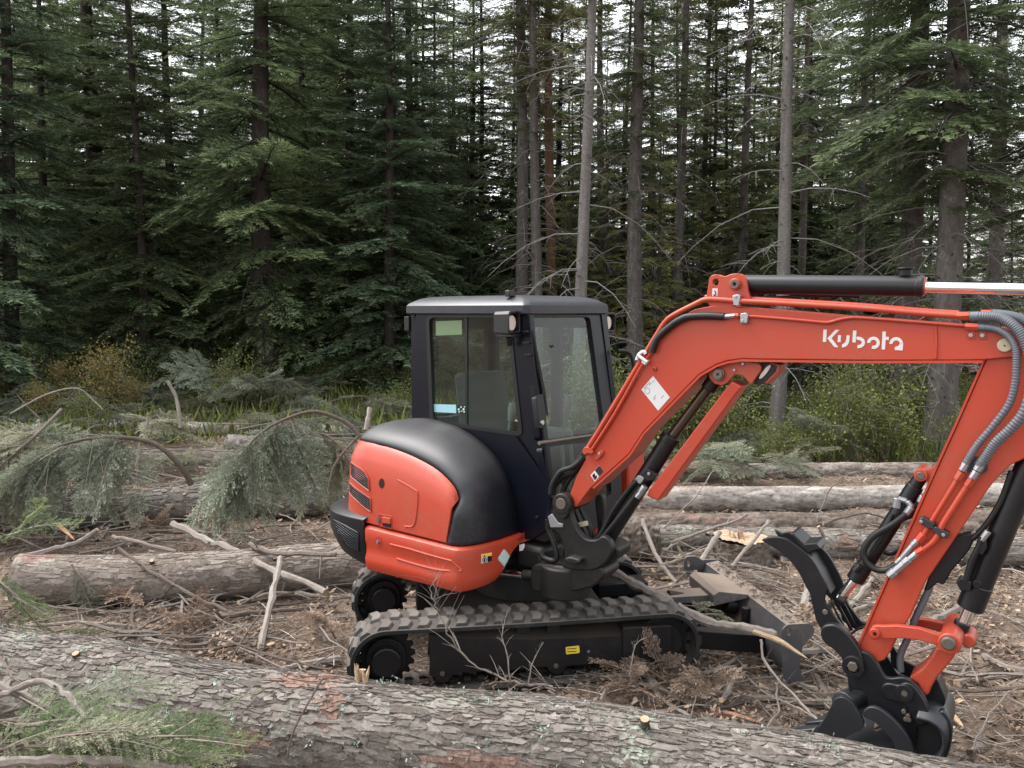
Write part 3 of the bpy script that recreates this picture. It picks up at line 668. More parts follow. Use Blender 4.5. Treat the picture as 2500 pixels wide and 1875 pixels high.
def bark_scales(root, V, ax, us, Lt, per, size, thick, seed, mat, tint0=.2, raw=(), cover=1.0):
    """thin overlapping flakes of bark with ragged edges, lower edges standing off; joined, nobody could count them"""
    r = np.random.default_rng(seed); nl, na = V.shape[0], V.shape[1]
    ang = np.unwrap(THG[root.name]); VV = []; TT = []; RW = []; FF = []; base = 0
    def place(u, th, h):
        k = np.clip(u / Lt * (nl - 1), 0, nl - 1.001); i = k.astype(int); f = (k - i)[..., None]
        m = np.interp(np.mod(th - ang[0], 2 * math.pi), ang - ang[0], np.arange(na)); m0 = np.minimum(m.astype(int), na - 1); m1 = (m0 + 1) % na; g = (m - m0)[..., None]
        p = (V[i, m0] * (1 - g) + V[i, m1] * g) * (1 - f) + (V[i + 1, m0] * (1 - g) + V[i + 1, m1] * g) * f; c = ax[i] * (1 - f) + ax[i + 1] * f
        n = p - c; n /= np.linalg.norm(n, axis=-1)[..., None]; return p + n * h[..., None]
    for layer, (sl, sw, K, frac) in enumerate(((size[0], size[1], 11, 1.0), (size[0] * .6, size[1] * .62, 8, .45))):
        nr = int(per / (sw * 1.05)); nc = int(Lt / (sl * 1.0)); cc, rr = np.meshgrid(np.arange(nc), np.arange(nr), indexing='ij')
        u0 = (cc + .5 * (rr % 2) + r.uniform(-.42, .42, cc.shape)).ravel() * Lt / nc; t0 = (rr + r.uniform(-.38, .38, cc.shape)).ravel() * 2 * math.pi / nr
        k = (u0 > sl) & (u0 < Lt - sl) & (r.random(len(u0)) < frac * cover); u0, t0 = u0[k], t0[k]; n = len(u0)
        L_ = sl * r.lognormal(-.02, .45, n)[:, None]; W_ = sw * r.lognormal(-.02, .30, n)[:, None]
        a = np.linspace(0, 2 * math.pi, K, endpoint=False)[None] + r.normal(0, .12, (n, K)); q = r.uniform(.50, 1.35, (n, K))
        sx = np.sign(np.cos(a)) * np.abs(np.cos(a)) ** .75; sy = np.sign(np.sin(a)) * np.abs(np.sin(a)) ** .75
        sk = r.normal(0, .35, n)[:, None]
        du = sx * q * L_ * .58 + sy * sk * W_; dw = sy * q * W_ * .60; lift = thick * (.55 + .55 * r.random(n)[:, None]) * (1 + .4 * layer)
        u = u0[:, None] + du; t = t0[:, None] + dw / (per / (2 * math.pi)); h = lift * (.75 - .75 * dw / W_) + r.normal(0, thick * .12, (n, K))
        top = place(u, t, np.maximum(h, .0008)); bot = place(u, t, np.full((n, K), -.004))
        VV.append(np.concatenate([top, bot], 1).reshape(-1, 3)); tn = np.clip(tint0 + .62 * r.beta(2, 2, n), 0, 1); TT.append(np.repeat(tn, 2 * K))
        rw = np.zeros(n)
        for (fu, ft, su, st) in raw:
            dth = (t0 - ft + math.pi) % (2 * math.pi) - math.pi; rw = np.maximum(rw, (np.exp(-((u0 / Lt - fu) / su) ** 2 - (dth / st) ** 2) + r.normal(0, .12, n) > .5) * 1.0)
        RW.append(np.repeat(rw, 2 * K))
        b = base + np.arange(n)[:, None] * 2 * K
        for f in range(n): pass
        FF.append((b, K)); base += n * 2 * K
    me = bpy.data.meshes.new('bark_scales'); Va = np.concatenate(VV).astype(np.float32); me.vertices.add(len(Va)); me.vertices.foreach_set('co', Va.ravel())
    loops = []; tot = []
    for b, K in FF:
        loops.append((b + np.arange(K)[None]).ravel()); tot.append(np.full(len(b), K))
        for k in range(K): loops.append((b + np.array([[k, k + K, (k + 1) % K + K, (k + 1) % K]])).ravel()); tot.append(np.full(len(b), 4))
    loops = np.concatenate(loops).astype(np.int32); tot = np.concatenate(tot).astype(np.int32)
    me.loops.add(len(loops)); me.loops.foreach_set('vertex_index', loops); me.polygons.add(len(tot)); me.polygons.foreach_set('loop_start', np.concatenate([[0], np.cumsum(tot)[:-1]]).astype(np.int32)); me.polygons.foreach_set('loop_total', tot); me.polygons.foreach_set('use_smooth', np.zeros(len(tot), dtype=bool))
    me.materials.append(mat)
    for an, av in (('tint', np.concatenate(TT)), ('raw', np.concatenate(RW))): at = me.attributes.new(an, 'FLOAT', 'POINT'); at.data.foreach_set('value', av.astype(np.float32))
    me.update(); me.validate(); tag(link('bark_scales', me, root), kind='stuff')
# foreground log
fg, fgs, fgL = log('fallen_log', [(-4.6, 4.95, .25), (-2.95, 4.50, .29), (-1.15, 4.02, .265), (.48, 3.66, .26), (1.75, 3.28, .225), (3.2, 2.9, .20)], 0.245, 0.215, M['bark_log'],
    'big grey log with flaky bark lying across the whole foreground', nl=420, na=90, fine=True, scales=(.086, .031, .0070), pl=0.105, pw=0.042, depth=0.006, seed=3, lump=0.06,
    raw=((0.462, 1.5, 0.028, 0.35), (0.484, 1.0, 0.008, 0.6), (0.575, 0.12, 0.04, 0.22), (0.44, 0.02, 0.016, 0.25)))
knot(fg, fgs, 0.4125, 0.35, 0.13, 0.022, tilt=(0, -0.3, -0.5)); knot(fg, fgs, 0.494, 1.75, 0.07, 0.02); knot(fg, fgs, 0.667, 1.25, 0.075, 0.022); knot(fg, fgs, 0.30, 1.2, 0.04, 0.02)
# splinters where a limb tore off, and lichen tufts
sp = MB()
for i in range(9):
    p, n, T = fgs(0.496 + random.uniform(-0.004, 0.004), 1.6 + random.uniform(-0.15, 0.15)); d = (n + Vector((random.uniform(-.4, .4), random.uniform(-.3, .3), 0.3))).normalized()
    l = random.uniform(0.04, 0.10); sp.add(*tube_vf([p, p + d * l * 0.6, p + d * l], [0.010, 0.008, 0.001], 4))
sp.build('splinters', M['wood'], fg)['kind'] = 'stuff'
rl = np.random.default_rng(4); Q = []; T_ = []
for i in range(170):
    fu = rl.uniform(0.17, 0.80); t = rl.choice([rl.uniform(-0.3, 1.0), rl.uniform(0.8, 1.8)]); p, n, T = fgs(fu, t)
    for j in range(int(rl.integers(8, 26))):
        c = np.array(p) + rl.normal(0, 0.012, 3) + np.array(n) * 0.008; d = np.array(n) * 0.6 + rl.normal(0, 0.7, 3); u = rl.normal(0, 1, 3); l = rl.uniform(0.006, 0.016)
        Q.append([c, c + d * l * .5 + u * l * .25, c + d * l, c + d * l * .5 - u * l * .25]); T_.append(rl.uniform(0, 1))
tag(link('lichen', quads_mesh('lichen', [np.array(Q)], [np.array(T_)], M['lichen']), fg), kind='stuff')

def lying(pts, r, sink=0.03):
    return [GP(x, y) + Vector((0, 0, r - sink)) for x, y in pts]
l4, l4s, _ = log('fallen_log', lying([(48, 1463), (420, 1462), (800, 1432), (1020, 1415)], .195), .195, .205, M['bark_mid'], 'brown log with finely cracked bark passing behind the rear of the excavator', nl=260, na=70, scales=(.12, .042, .0036), pl=.12, pw=.045, depth=.003, seed=11, raw=((0.05, 1.5, .06, .5),))
l3, l3s, _ = log('fallen_log', lying([(-220, 1305), (150, 1287), (480, 1268), (980, 1248)], .215), .225, .19, M['bark_log'], 'thick dark-sided log under the drooping bough at the far left', nl=260, na=64, scales=(.15, .058, .007), pl=.12, pw=.05, depth=.006, seed=13, rawamt=.12, raw=((.45, 1.4, .03, .4), (.2, 1.7, .03, .5)))
log('fallen_log', lying([(-260, 1122), (200, 1132), (520, 1143), (1050, 1160)], .145), .13, .15, M['bark_mid'], 'grey-brown log in the slash, second behind the thick left log', nl=240, na=48, pl=.14, pw=.06, depth=.009, seed=17, rawamt=.1)
log('fallen_log', lying([(560, 1105), (800, 1113), (1130, 1122)], .15), .15, .15, M['bark_log'], 'short weathered grey log behind the red rear panel', nl=160, na=48, pl=.14, pw=.06, seed=18)
log('fallen_log', lying([(-300, 1034), (150, 1045), (540, 1060), (1150, 1075)], .105), .10, .115, M['bark_pale'], 'pale smooth log farthest back on the left, below the bushes', nl=200, na=36, pl=.4, pw=.12, depth=.004, seed=19, lump=.02)
log('fallen_log', lying([(1380, 1172), (1800, 1171), (2250, 1166), (2750, 1160)], .125), .125, .125, M['bark_mid'], 'upper log on the right with pale torn branch scars, in front of the bushes', nl=300, na=60, pl=.18, pw=.06, depth=.007, seed=21, raw=((.40, 1.2, .006, .5), (.245, .9, .004, .5), (.69, .9, .018, .4)))
log('fallen_log', lying([(1410, 1243), (1800, 1244), (2200, 1238), (2750, 1228)], .15), .15, .135, M['bark_pale'], 'thicker log just below the upper right log, bark stripped at its left end', nl=300, na=60, pl=.18, pw=.07, depth=.006, seed=23, raw=((.05, .9, .12, 1.2), (.21, 1.6, .05, .3)))
log('fallen_log', lying([(1420, 1296), (1900, 1296), (2300, 1290), (2800, 1285)], .16, .14), .16, .16, M['bark_dark'], 'dark half-buried rotten log between the right hand logs', nl=200, na=48, pl=.2, pw=.08, depth=.012, seed=25, lump=.10, rawamt=.1)
r4, r4s, _ = log('fallen_log', lying([(1596, 1345), (1850, 1352), (2150, 1362), (2700, 1385)], .145), .15, .14, M['bark_log'], 'lowest log on the right, lichen grey, running behind the stump and the arm', nl=240, na=50, scales=(.14, .055, .005), pl=.13, pw=.055, depth=.004, seed=27, raw=((.38, 1.5, .07, .25), (.45, .7, .012, .5)))
r5, r5s, _ = log('fallen_log', lying([(1230, 1392), (1420, 1380), (1590, 1366)], .215), .21, .215, M['bark_dark'], 'thick dark log butt ending beside the boom cylinder', nl=140, na=80, pl=.12, pw=.06, depth=.012, seed=29)
for k_ in ((l4, l4s, .33, 1.0), (l4, l4s, .62, .8), (l3, l3s, .55, .7), (r4, r4s, .12, .8)): knot(k_[0], k_[1], k_[2], k_[3], .05, .018)

# stump
def stump():
    c = GP(1806, 1368); na = 64; rng = np.random.default_rng(2); th = np.linspace(0, 2 * math.pi, na, endpoint=False); V = []; prof = [(-.12, 1.35), (0, 1.22), (.06, 1.10), (.14, 1.03), (.22, 1.0)]
    zs = np.linspace(-.1, .215, 26); rr = np.interp(zs, [p[0] for p in prof], [p[1] for p in prof])
    for z, f in zip(zs, rr):
        for t in th:
            R = .245 * f * (1 + .06 * math.sin(3 * t + 1) + .04 * math.sin(7 * t)) + .010 * math.sin(19 * t + 6 * math.sin(z * 9)) + rng.normal(0, .004)
            V.append((c.x + R * math.cos(t), c.y + R * math.sin(t), c.z + z))
    nl = len(zs); i = np.arange(nl - 1)[:, None] * na + np.arange(na)[None]; j = np.arange(nl - 1)[:, None] * na + (np.arange(na)[None] + 1) % na
    F = np.stack([i, j, j + na, i + na], -1).reshape(-1, 4)
    me = np_mesh('tree_stump', np.array(V), F, M['bark_dark'], {'tint': rng.uniform(.2, .8, len(V)), 'raw': np.zeros(len(V))}, smooth=True)
    o = link('tree_stump', me); tag(o, 'low wide stump with a fresh pale cut top, left of the curved black thumb', 'stump')
    top = V[-na:]; Vv = [(c.x, c.y, c.z + .225)]; 
    for f in (.3, .6, .85, .97):
        for p in top: Vv.append((c.x + (p[0] - c.x) * f, c.y + (p[1] - c.y) * f, c.z + .218 + rng.normal(0, .004) + (.02 if p[0] < c.x - .05 and f > .5 else 0)))
    Fs = [(0, 1 + a, 1 + (a + 1) % na) for a in range(na)]
    for k in range(3): Fs += [(1 + k * na + a, 1 + (k + 1) * na + a, 1 + (k + 1) * na + (a + 1) % na, 1 + k * na + (a + 1) % na) for a in range(na)]
    link('cut_face', py_mesh('cut_face', Vv, Fs, M['wood'], 30), o)
    s = MB()
    for k in range(16):
        a = rng.uniform(-.12, .02); p = Vector((c.x + a, c.y - .02 + rng.normal(0, .03), c.z + .21)); s.add(*tube_vf([p, p + Vector((rng.normal(0, .01), rng.normal(0, .01), rng.uniform(.03, .11)))], [.012, .002], 4))
    s.build('hinge_splinters', M['wood'], o)['kind'] = 'stuff'
stump()

# ================================================================== CUT BOUGHS
SPR_HERO = [spray(40 + i, 23, 0.0205, 0.34, 0.052, 0.0125) for i in range(3)]
SPR_NEEDLE = [spray(50 + i, 8, 0.0115, 0.40, 0.050, 0.0085, reg=True) for i in range(3)]
def look_mat(d, up=Vector((0, 0, 1)), roll=0.0):
    x = d.normalized(); y = up.cross(x); y = y.normalized() if y.length > 1e-3 else Vector((0, 1, 0)); z = x.cross(y)
    q = Matrix.Rotation(roll, 3, x); y = q @ y; z = q @ z
    return np.array([[x.x, y.x, z.x], [x.y, y.y, z.y], [x.z, y.z, z.z]])
def bough(stem, rad, sprays, tpl, mat, label, group=None, name='fir_bough', smat='stick_brown', seed=0):
    r = np.random.default_rng(seed)
    P = catmull(stem, 6); root = empty(name, P[0]); tag(root, label, 'bough', group)
    R = list(np.linspace(rad, rad * 0.25, len(P)))
    v, f = tube_vf(P, R, 8); me = np_mesh_poly('stem', v, f, M[smat]); link('stem', me, root)
    Qs = []; Ts = []; V = []; F = []
    for (t, L, d, roll) in sprays:
        k = t * (len(P) - 1); i = min(int(k), len(P) - 2); b = P[i].lerp(P[i + 1], k - i)
        q, tt, br, spf = tpl[int(r.integers(len(tpl)))]; Rm = look_mat(Vector(d), roll=roll)
        w3 = np.array([L, L * r.uniform(.8, 1.05), L]); Qs.append((q * w3) @ Rm.T + np.array(b)); Ts.append(tt + r.uniform(-.15, .15))
        pts = [Vector(Rm @ (np.array([x, 0, spf(x)]) * w3) + np.array(b)) for x in (0, .3, .6, 1)]
        vv, ff = tube_vf(pts, [.006 * L + .002, .005 * L + .0015, .003 * L + .001, .001], 4, False); o = len(V); V += vv; F += [tuple(a + o for a in g) for g in ff]
    link('needles', quads_mesh('needles', Qs, Ts, mat), root)
    if V: link('twigs', np_mesh_poly('twigs', V, F, M['twig']), root)['kind'] = 'stuff'
    return root
def np_mesh_poly(name, v, f, mat):
    me = py_mesh(name, v, f, mat, 60); n = len(me.vertices)
    for an, base in (('tint', None), ('raw', 0.0)):
        a = me.attributes.new(an, 'FLOAT', 'POINT'); a.data.foreach_set('value', np.full(n, .45 + random.uniform(-.2, .2) if base is None else base, dtype=np.float32))
    return me
# the big arching bough beside the excavator
A3 = [aty(877, 1066, 7.9), aty(847, 1033, 7.9), aty(771, 1005, 7.8), aty(700, 1022, 7.7), aty(636, 1058, 7.6), aty(580, 1120, 7.5)]
sp_ = []
rq = random.Random(2)
for i in range(24):
    t = 0.58 + 0.42 * i / 23; sp_.append((t, rq.uniform(.45, .85), (rq.uniform(-.75, .55), rq.uniform(-.45, .25), rq.uniform(-1.1, -.55)), rq.uniform(-1.2, 1.2)))
for i in range(8): sp_.append((1.0, rq.uniform(.5, .8), (rq.uniform(-.6, .35), rq.uniform(-.4, .1), -.9), rq.uniform(-1.5, 1.5)))
bough(A3, .026, sp_, SPR_HERO, M['slash'], 'large grey-green bough arching up and hanging down left of the excavator rear', seed=1)
sp_ = [(rq.uniform(.5, .95), rq.uniform(.4, .8), (rq.uniform(.0, .6), rq.uniform(-.3, .4), rq.uniform(-1.1, -.6)), rq.uniform(-1.5, 1.5)) for i in range(16)]
bough([aty(905, 1230, 7.6), aty(850, 1120, 7.7), aty(790, 1060, 7.8), aty(700, 1070, 7.8)], .02, sp_, SPR_HERO, M['slash_dry'], 'thin drying bough hanging between the arching bough and the excavator', seed=2)
# the long bough at the far left
B3 = [aty(467, 1183, 8.3), aty(440, 1137, 8.25), aty(380, 1085, 8.2), aty(300, 1068, 8.1), aty(210, 1072, 8.0), aty(120, 1098, 7.9), aty(30, 1140, 7.8)]
sp_ = []
for i in range(34):
    t = .42 + .58 * i / 33; sp_.append((t, rq.uniform(.45, .85), (rq.uniform(-.9, .2), rq.uniform(-.5, .3), rq.uniform(-.9, -.25)), rq.uniform(-1.1, 1.1)))
bough(B3, .032, sp_, SPR_HERO, M['slash'], 'long drooping bough still on its dark curved limb at the far left', seed=3)
sp_ = [(rq.uniform(.2, 1), rq.uniform(.5, .9), (rq.uniform(-.9, .1), rq.uniform(-.4, .4), rq.uniform(-.7, .1)), rq.uniform(-1, 1)) for i in range(26)]
bough([aty(150, 1000, 8.9), aty(90, 1060, 8.5), aty(20, 1120, 8.1), aty(-60, 1200, 7.8)], .02, sp_, SPR_HERO, M['slash_dry'], 'olive bough piled over the thick log at the left edge', seed=4)
# near left: fresh green boughs
def near_bough(px, py, d, L, dirs, mat, label, seed, n=8):
    b = aty(px, py, d); r = random.Random(seed)
    end = b + Vector(dirs).normalized() * L
    s = [(r.uniform(.0, .9), L * r.uniform(.45, .8), Vector(dirs).normalized() + Vector((r.uniform(-.7, .7), r.uniform(-.5, .5), r.uniform(-.25, .35))), r.uniform(-.8, .8)) for _ in range(n)]
    s.append((.5, L * .9, Vector(dirs), 0))
    return bough([b, b.lerp(end, .5) + Vector((0, 0, .02)), end], .009, s, SPR_NEEDLE, M[mat], label, seed=seed)
near_bough(30, 1690, 3.30, .62, (1, -.2, -.55), 'slash_green', 'green bough lying against the foreground log near the left edge', 11)
near_bough(20, 1830, 3.05, .62, (1, -.1, .05), 'slash_green', 'bright green bough just above the bottom left pole', 12)
near_bough(-40, 1760, 3.2, .60, (1, .1, -.15), 'slash_green', 'green bough at the left edge below the grey limb', 13)
near_bough(170, 1790, 3.15, .48, (1, .1, -.3), 'slash_dry', 'yellowing bough tip in front of the dark underside of the foreground log', 14)
near_bough(10, 1740, 3.5, .5, (.9, .2, .1), 'slash', 'blue-green bough tucked behind the curved grey limb at lower left', 15)
near_bough(120, 1835, 3.0, .55, (1, -.05, .12), 'slash_green', 'green bough spreading right above the bottom pole, tip near the lichen log', 31)
near_bough(40, 1770, 3.1, .55, (1, -.1, -.05), 'slash_green', 'green bough in the middle of the lower left heap, under the bent grey limb', 32)
near_bough(-60, 1850, 2.9, .5, (1, 0, .2), 'slash_dry', 'drying bough in the bottom left corner behind the pole', 33)
near_bough(-40, 1330, 5.4, .55, (.8, -.2, .25), 'slash_green', 'green bough rising at the left edge above the middle log end', 16, 6)
near_bough(-30, 1400, 5.3, .5, (.8, -.1, -.8), 'slash_green', 'green bough hanging at the left edge in front of the middle log', 17, 6)
near_bough(-10, 1480, 5.2, .35, (.6, -.1, -1), 'slash_dry', 'olive bough end hanging low at the left edge', 18, 5)
near_bough(175, 1378, 6.25, .42, (.5, -.25, -.9), 'slash', 'small blue-green bough draped over the middle left log', 19, 6)
near_bough(100, 1440, 6.3, .22, (.3, -.2, -.9), 'slash_dry', 'small olive sprig beside the end of the middle left log', 20, 4)
near_bough(110, 1548, 5.6, .32, (1, .1, .05), 'slash_green', 'small dark green sprig on the brown needles left of centre', 21, 5)
near_bough(2160, 1370, 7.0, .35, (.4, -.1, .3), 'slash', 'pale green sprig low behind the arm', 22, 5)
near_bough(2330, 1400, 6.6, .3, (.5, -.1, .3), 'slash', 'pale green sprig to the right of the arm', 23, 4)
# boughs scattered over the slash piles
def pile_bough_mesh(seed, mat):
    r = np.random.default_rng(seed); Qs = []; Ts = []; V = []; F = []
    P = [Vector((x, 0.1 * math.sin(2 * x + seed), .30 * math.sin(math.pi * min(1, x / 1.5)) * r.uniform(.5, 1.2))) for x in np.linspace(0, 1.6, 7)]
    v, f = tube_vf(P, list(np.linspace(.018, .005, 7)), 5); V += v; F += f
    for i in range(11):
        k = r.uniform(1.0, 5.9); b = P[int(k)].lerp(P[int(k) + 1], k % 1); s = r.choice([-1, 1])
        d = Vector((r.uniform(.3, 1), s * r.uniform(.2, 1), r.uniform(-.5, .15))); L = r.uniform(.45, .85)
        q, tt, br, sf = SPR_FINE[int(r.integers(4))] if i % 2 else SPR_HERO[int(r.integers(3))]
        Rm = look_mat(d, roll=r.uniform(-.7, .7)); Qs.append((q * L) @ Rm.T + np.array(b)); Ts.append(tt + r.uniform(-.2, .2))
    return np_mesh_poly('stem', V, F, M['stick_brown']), quads_mesh('needles', Qs, Ts, M[mat])
PB = [pile_bough_mesh(60 + i, m) for i, m in enumerate(['slash', 'slash_dry', 'slash_dry', 'slash', 'slash'])]
for i in range(82):
    if i < 66: px, py = rq.uniform(-150, 930), rq.choice([rq.uniform(972, 1026), rq.uniform(975, 1028), rq.uniform(978, 1030), rq.uniform(1055, 1095), rq.uniform(1140, 1190)])
    else: px, py = rq.uniform(1560, 1960), rq.uniform(1085, 1180)
    g = GP(px, py, .05); e = empty('fir_bough', g + Vector((0, 0, rq.uniform(0, .18))))
    tag(e, 'grey-green cut bough lying in the slash pile beyond the logs' if i < 66 else 'grey-green cut bough in the low heap behind the upper right log', 'bough', 'cut boughs heaped on the left slash pile' if i < 66 else 'cut boughs behind the right hand logs')
    e.rotation_euler = (rq.uniform(-.4, .4), rq.uniform(-.35, .2), rq.uniform(0, 6.28)); s = rq.uniform(.65, 1.15) * (.7 if py > 1110 else 1); e.scale = (s, s, s * .8)
    for n, m in zip(('stem', 'needles'), PB[i % 5]):
        o = bpy.data.objects.new(n, m); COL.objects.link(o); o.parent = e

def dead_clump(px, py, label, seed, n=9, L=.3):
    b = GP(px, py, .03); r = random.Random(seed); end = b + Vector((r.uniform(-.3, .3), r.uniform(-.15, .15), .12))
    s_ = [(r.random(), L * r.uniform(.5, 1.1), (r.uniform(-1, 1), r.uniform(-1, .4), r.uniform(-.1, .6)), r.uniform(-1, 1)) for _ in range(n)]
    return bough([b, b.lerp(end, .5) + Vector((0, 0, .04)), end], .006, s_, SPR_MID, M['dead'], label, seed=seed)
for k_, (x_, y_, n_, L_, t_) in enumerate([(1585, 1650, 9, .22, 'dry reddish-brown needles standing at the front of the near track'), (1560, 1700, 10, .22, 'brown dry brush in front of the near track, just behind the foreground log'), (1620, 1700, 12, .3, 'tangle of dry brown twiglets right of the near track'), (1850, 1590, 7, .2, 'dry brown sprig on the ground under the near end of the blade'), (560, 1290, 12, .3, 'heap of reddish dead needles against the middle log'), (400, 1310, 10, .3, 'brush of dead brown needles between the two left logs'), (480, 1560, 12, .34, 'reddish dead bough flat on the needles left of the leaning pole'), (300, 1480, 10, .3, 'reddish dead bough just below the middle left log'), (820, 1560, 8, .25, 'dead brown bough tip behind the rear of the near track')]):
    dead_clump(x_, y_, t_, 300 + k_, n_, L_)
bough([aty(1668, 1478, 5.45), aty(1700, 1482, 5.3), aty(1735, 1500, 5.2)], .006, [(.3, .16, (1, .2, .1), .3), (.6, .14, (.8, -.4, .1), -.4), (.9, .16, (1, 0, -.2), .2)], SPR_MID, M['slash_dry'], 'small olive sprig caught between the front of the track and the blade', seed=77)

# ================================================================== STICKS
def stick(P, r0, r1, mat, label, group=None, sides=7, twigs=0, cat='branch', name='broken_branch', seed=None, sm=5, pale_end=True):
    r = random.Random(seed if seed is not None else len(bpy.data.objects)); Q = catmull(P, sm) if len(P) > 2 else [Vector(P[0]).lerp(Vector(P[1]), i / 6) for i in range(7)]
    ln = sum((Q[i + 1] - Q[i]).length for i in range(len(Q) - 1))
    for i in range(1, len(Q) - 1): Q[i] = Q[i] + Vector((r.uniform(-1, 1), r.uniform(-1, 1), r.uniform(-1, 1))) * 0.0075 * min(1.5, ln)
    R = [r0 + (r1 - r0) * i / (len(Q) - 1) for i in range(len(Q))]; R = [x * r.uniform(.8, 1.25) for x in R]
    v, f = tube_vf(Q, R, sides); mi = [0] * (len(f) - 2) + [1, 1]
    for k in range(twigs):
        i = r.randrange(1, len(Q) - 1); t = (Q[i + 1] - Q[i]).normalized(); s = Vector((r.uniform(-1, 1), r.uniform(-1, 1), r.uniform(-.3, 1))); d = (t * r.uniform(.3, .9) + s.normalized()).normalized(); l = r.uniform(.08, .28) * min(1, ln)
        a = [Q[i], Q[i] + d * l * .5 + Vector((0, 0, .01)), Q[i] + d * l]; vv, ff = tube_vf(a, [R[i] * .4, R[i] * .3, R[i] * .12], 4, False); o = len(v)
        v = v + vv; f = f + [tuple(x + o for x in g) for g in ff]; mi += [0] * len(ff)
    me = py_mesh(name, v, f, [M[mat], M['wood' if pale_end else mat]], 50, None); n = len(me.vertices)
    a = me.attributes.new('tint', 'FLOAT', 'POINT'); a.data.foreach_set('value', np.clip(np.full(n, r.uniform(.3, .65)) + np.random.default_rng(n).normal(0, .08, n), 0, 1).astype(np.float32))
    a = me.attributes.new('raw', 'FLOAT', 'POINT'); a.data.foreach_set('value', np.zeros(n, dtype=np.float32))
    me.polygons.foreach_set('material_index', mi)
    return tag(link(name, me), label, cat, group)
def ys(*t): return [aty(x, y, d) for x, y, d in t]
def gs(pts, h=.03): return [GP(x, y, h) for x, y in pts]
def N_(*p): return cN(*p)
stick(ys((685, 1362, 6.25), (672, 1420, 6.0), (655, 1500, 5.7), (622, 1631, 5.25)), .026, .023, 'stick_grey', 'straight pale grey pole leaning on the middle log left of the tracks')
stick(ys((289, 1338, 6.5), (390, 1408, 6.25), (470, 1452, 6.05), (553, 1492, 5.9)), .014, .012, 'stick_brown', 'long dark thin branch slanting down across the middle left log', twigs=3)
stick(gs([(380, 1459), (500, 1512), (622, 1573)], .05), .010, .007, 'stick_brown', 'thin straight branch on the needles left of the leaning pole', twigs=3)
stick(gs([(58, 1528), (224, 1521), (362, 1534)], .06), .014, .008, 'stick_grey', 'gently bowed grey branch on the ground below the middle left log', twigs=4)
stick(gs([(582, 1472), (687, 1449), (800, 1458)], .10), .022, .018, 'stick_brown', 'curved brown limb pointing under the rear of the tracks, upper of two', twigs=2)
stick(gs([(409, 1544), (542, 1506), (687, 1492), (830, 1478)], .06), .019, .014, 'stick_brown', 'long brown limb on the ground reaching the rear of the tracks, lower of two', twigs=4)
stick(gs([(264, 1556), (330, 1553), (420, 1520)], .05), .017, .013, 'stick_brown', 'forked brown limb on the needles near the foreground log')
stick(gs([(290, 1575), (350, 1530), (420, 1500), (480, 1508)], .08), .016, .010, 'stick_brown', 'bent brown limb crossing over the forked one')
stick(gs([(676, 1640), (740, 1622), (830, 1608)], .04), .02, .022, 'stick_grey', 'pale peeled limb lying toward the rear of the near track')
stick(ys((423, 1279, 7.3), (500, 1315, 7.0), (564, 1342, 6.8), (651, 1383, 6.45), (796, 1447, 6.0)), .030, .026, 'stick_grey', 'lichen covered grey limb slanting over the middle left log', twigs=3)
stick(ys((40, 1365, 7.2), (140, 1338, 7.3), (195, 1322, 7.4), (238, 1292, 7.4)), .028, .02, 'stick_grey', 'light grey forked limb in front of the dark hollow under the thick log')
stick(ys((275, 1309, 7.4), (350, 1327, 7.2), (430, 1346, 7.1)), .018, .014, 'stick_grey', 'tan peeled stick between the thick left log and the middle log')
stick(ys((610, 1328, 6.7), (650, 1346, 6.6), (720, 1352, 6.5), (820, 1354, 6.4)), .024, .020, 'stick_brown', 'crooked brown limb lying along the top of the middle log', twigs=2)
stick(ys((711, 1017, 8.2), (760, 1082, 8.1), (808, 1153, 8.0)), .024, .026, 'stick_brown', 'dark straight limb leaning behind the arching bough', twigs=5)
stick(ys((875, 1066, 7.6), (820, 1130, 7.4), (800, 1200, 7.3)), .014, .010, 'stick_brown', 'thin dark branch drooping just left of the red rear panel', twigs=4)
stick(ys((903, 995, 9.0), (893, 1050, 8.9)), .022, .024, 'stick_grey', 'short pale broken stub sticking up behind the bonnet')
stick(ys((408, 930, 11.5), (432, 975, 11.5), (441, 1045, 11.4)), .02, .028, 'stick_grey', 'pale broken limb standing upright in the far slash', twigs=2)
stick(ys((25, 1010, 11), (110, 965, 11.2), (190, 948, 11.4), (250, 1000, 11.4)), .012, .008, 'stick_grey', 'thin arching grey branch over the far slash at upper left', twigs=3)
stick(ys((360, 1048, 10), (361, 1008, 10)), .018, .012, 'stick_grey', 'pale splinter standing on the far log', pale_end=True)
stick(ys((1569, 1267, 7.4), (1600, 1352, 7.0), (1632, 1400, 6.8), (1668, 1436, 6.6)), .018, .015, 'stick_grey', 'grey stick leaning on the thick log butt behind the boom cylinder')
stick(ys((1757, 1299, 7.1), (1718, 1361, 6.9), (1700, 1400, 6.75), (1696, 1428, 6.7)), .022, .017, 'stick_grey', 'grey limb leaning against the left side of the stump')
stick(ys((1877, 1272, 7.2), (1830, 1330, 6.95), (1786, 1384, 6.75)), .016, .014, 'stick_grey', 'reddish peeled stick leaning across the front of the stump')
stick(ys((1640, 1325, 7.5), (1720, 1297, 7.4), (1800, 1270, 7.4), (1825, 1255, 7.4)), .015, .010, 'stick_grey', 'bundle stick lying on the stump pointing up right')
stick(gs([(1610, 1385), (1700, 1350), (1780, 1312)], .12), .018, .014, 'stick_grey', 'light branch from the butt log up onto the stump', twigs=2)
stick(ys((1479, 1388, 5.75), (1530, 1415, 5.6), (1582, 1443, 5.45), (1640, 1475, 5.35)), .035, .033, 'stick_grey', 'thick bark covered limb lying over the front of the undercarriage')
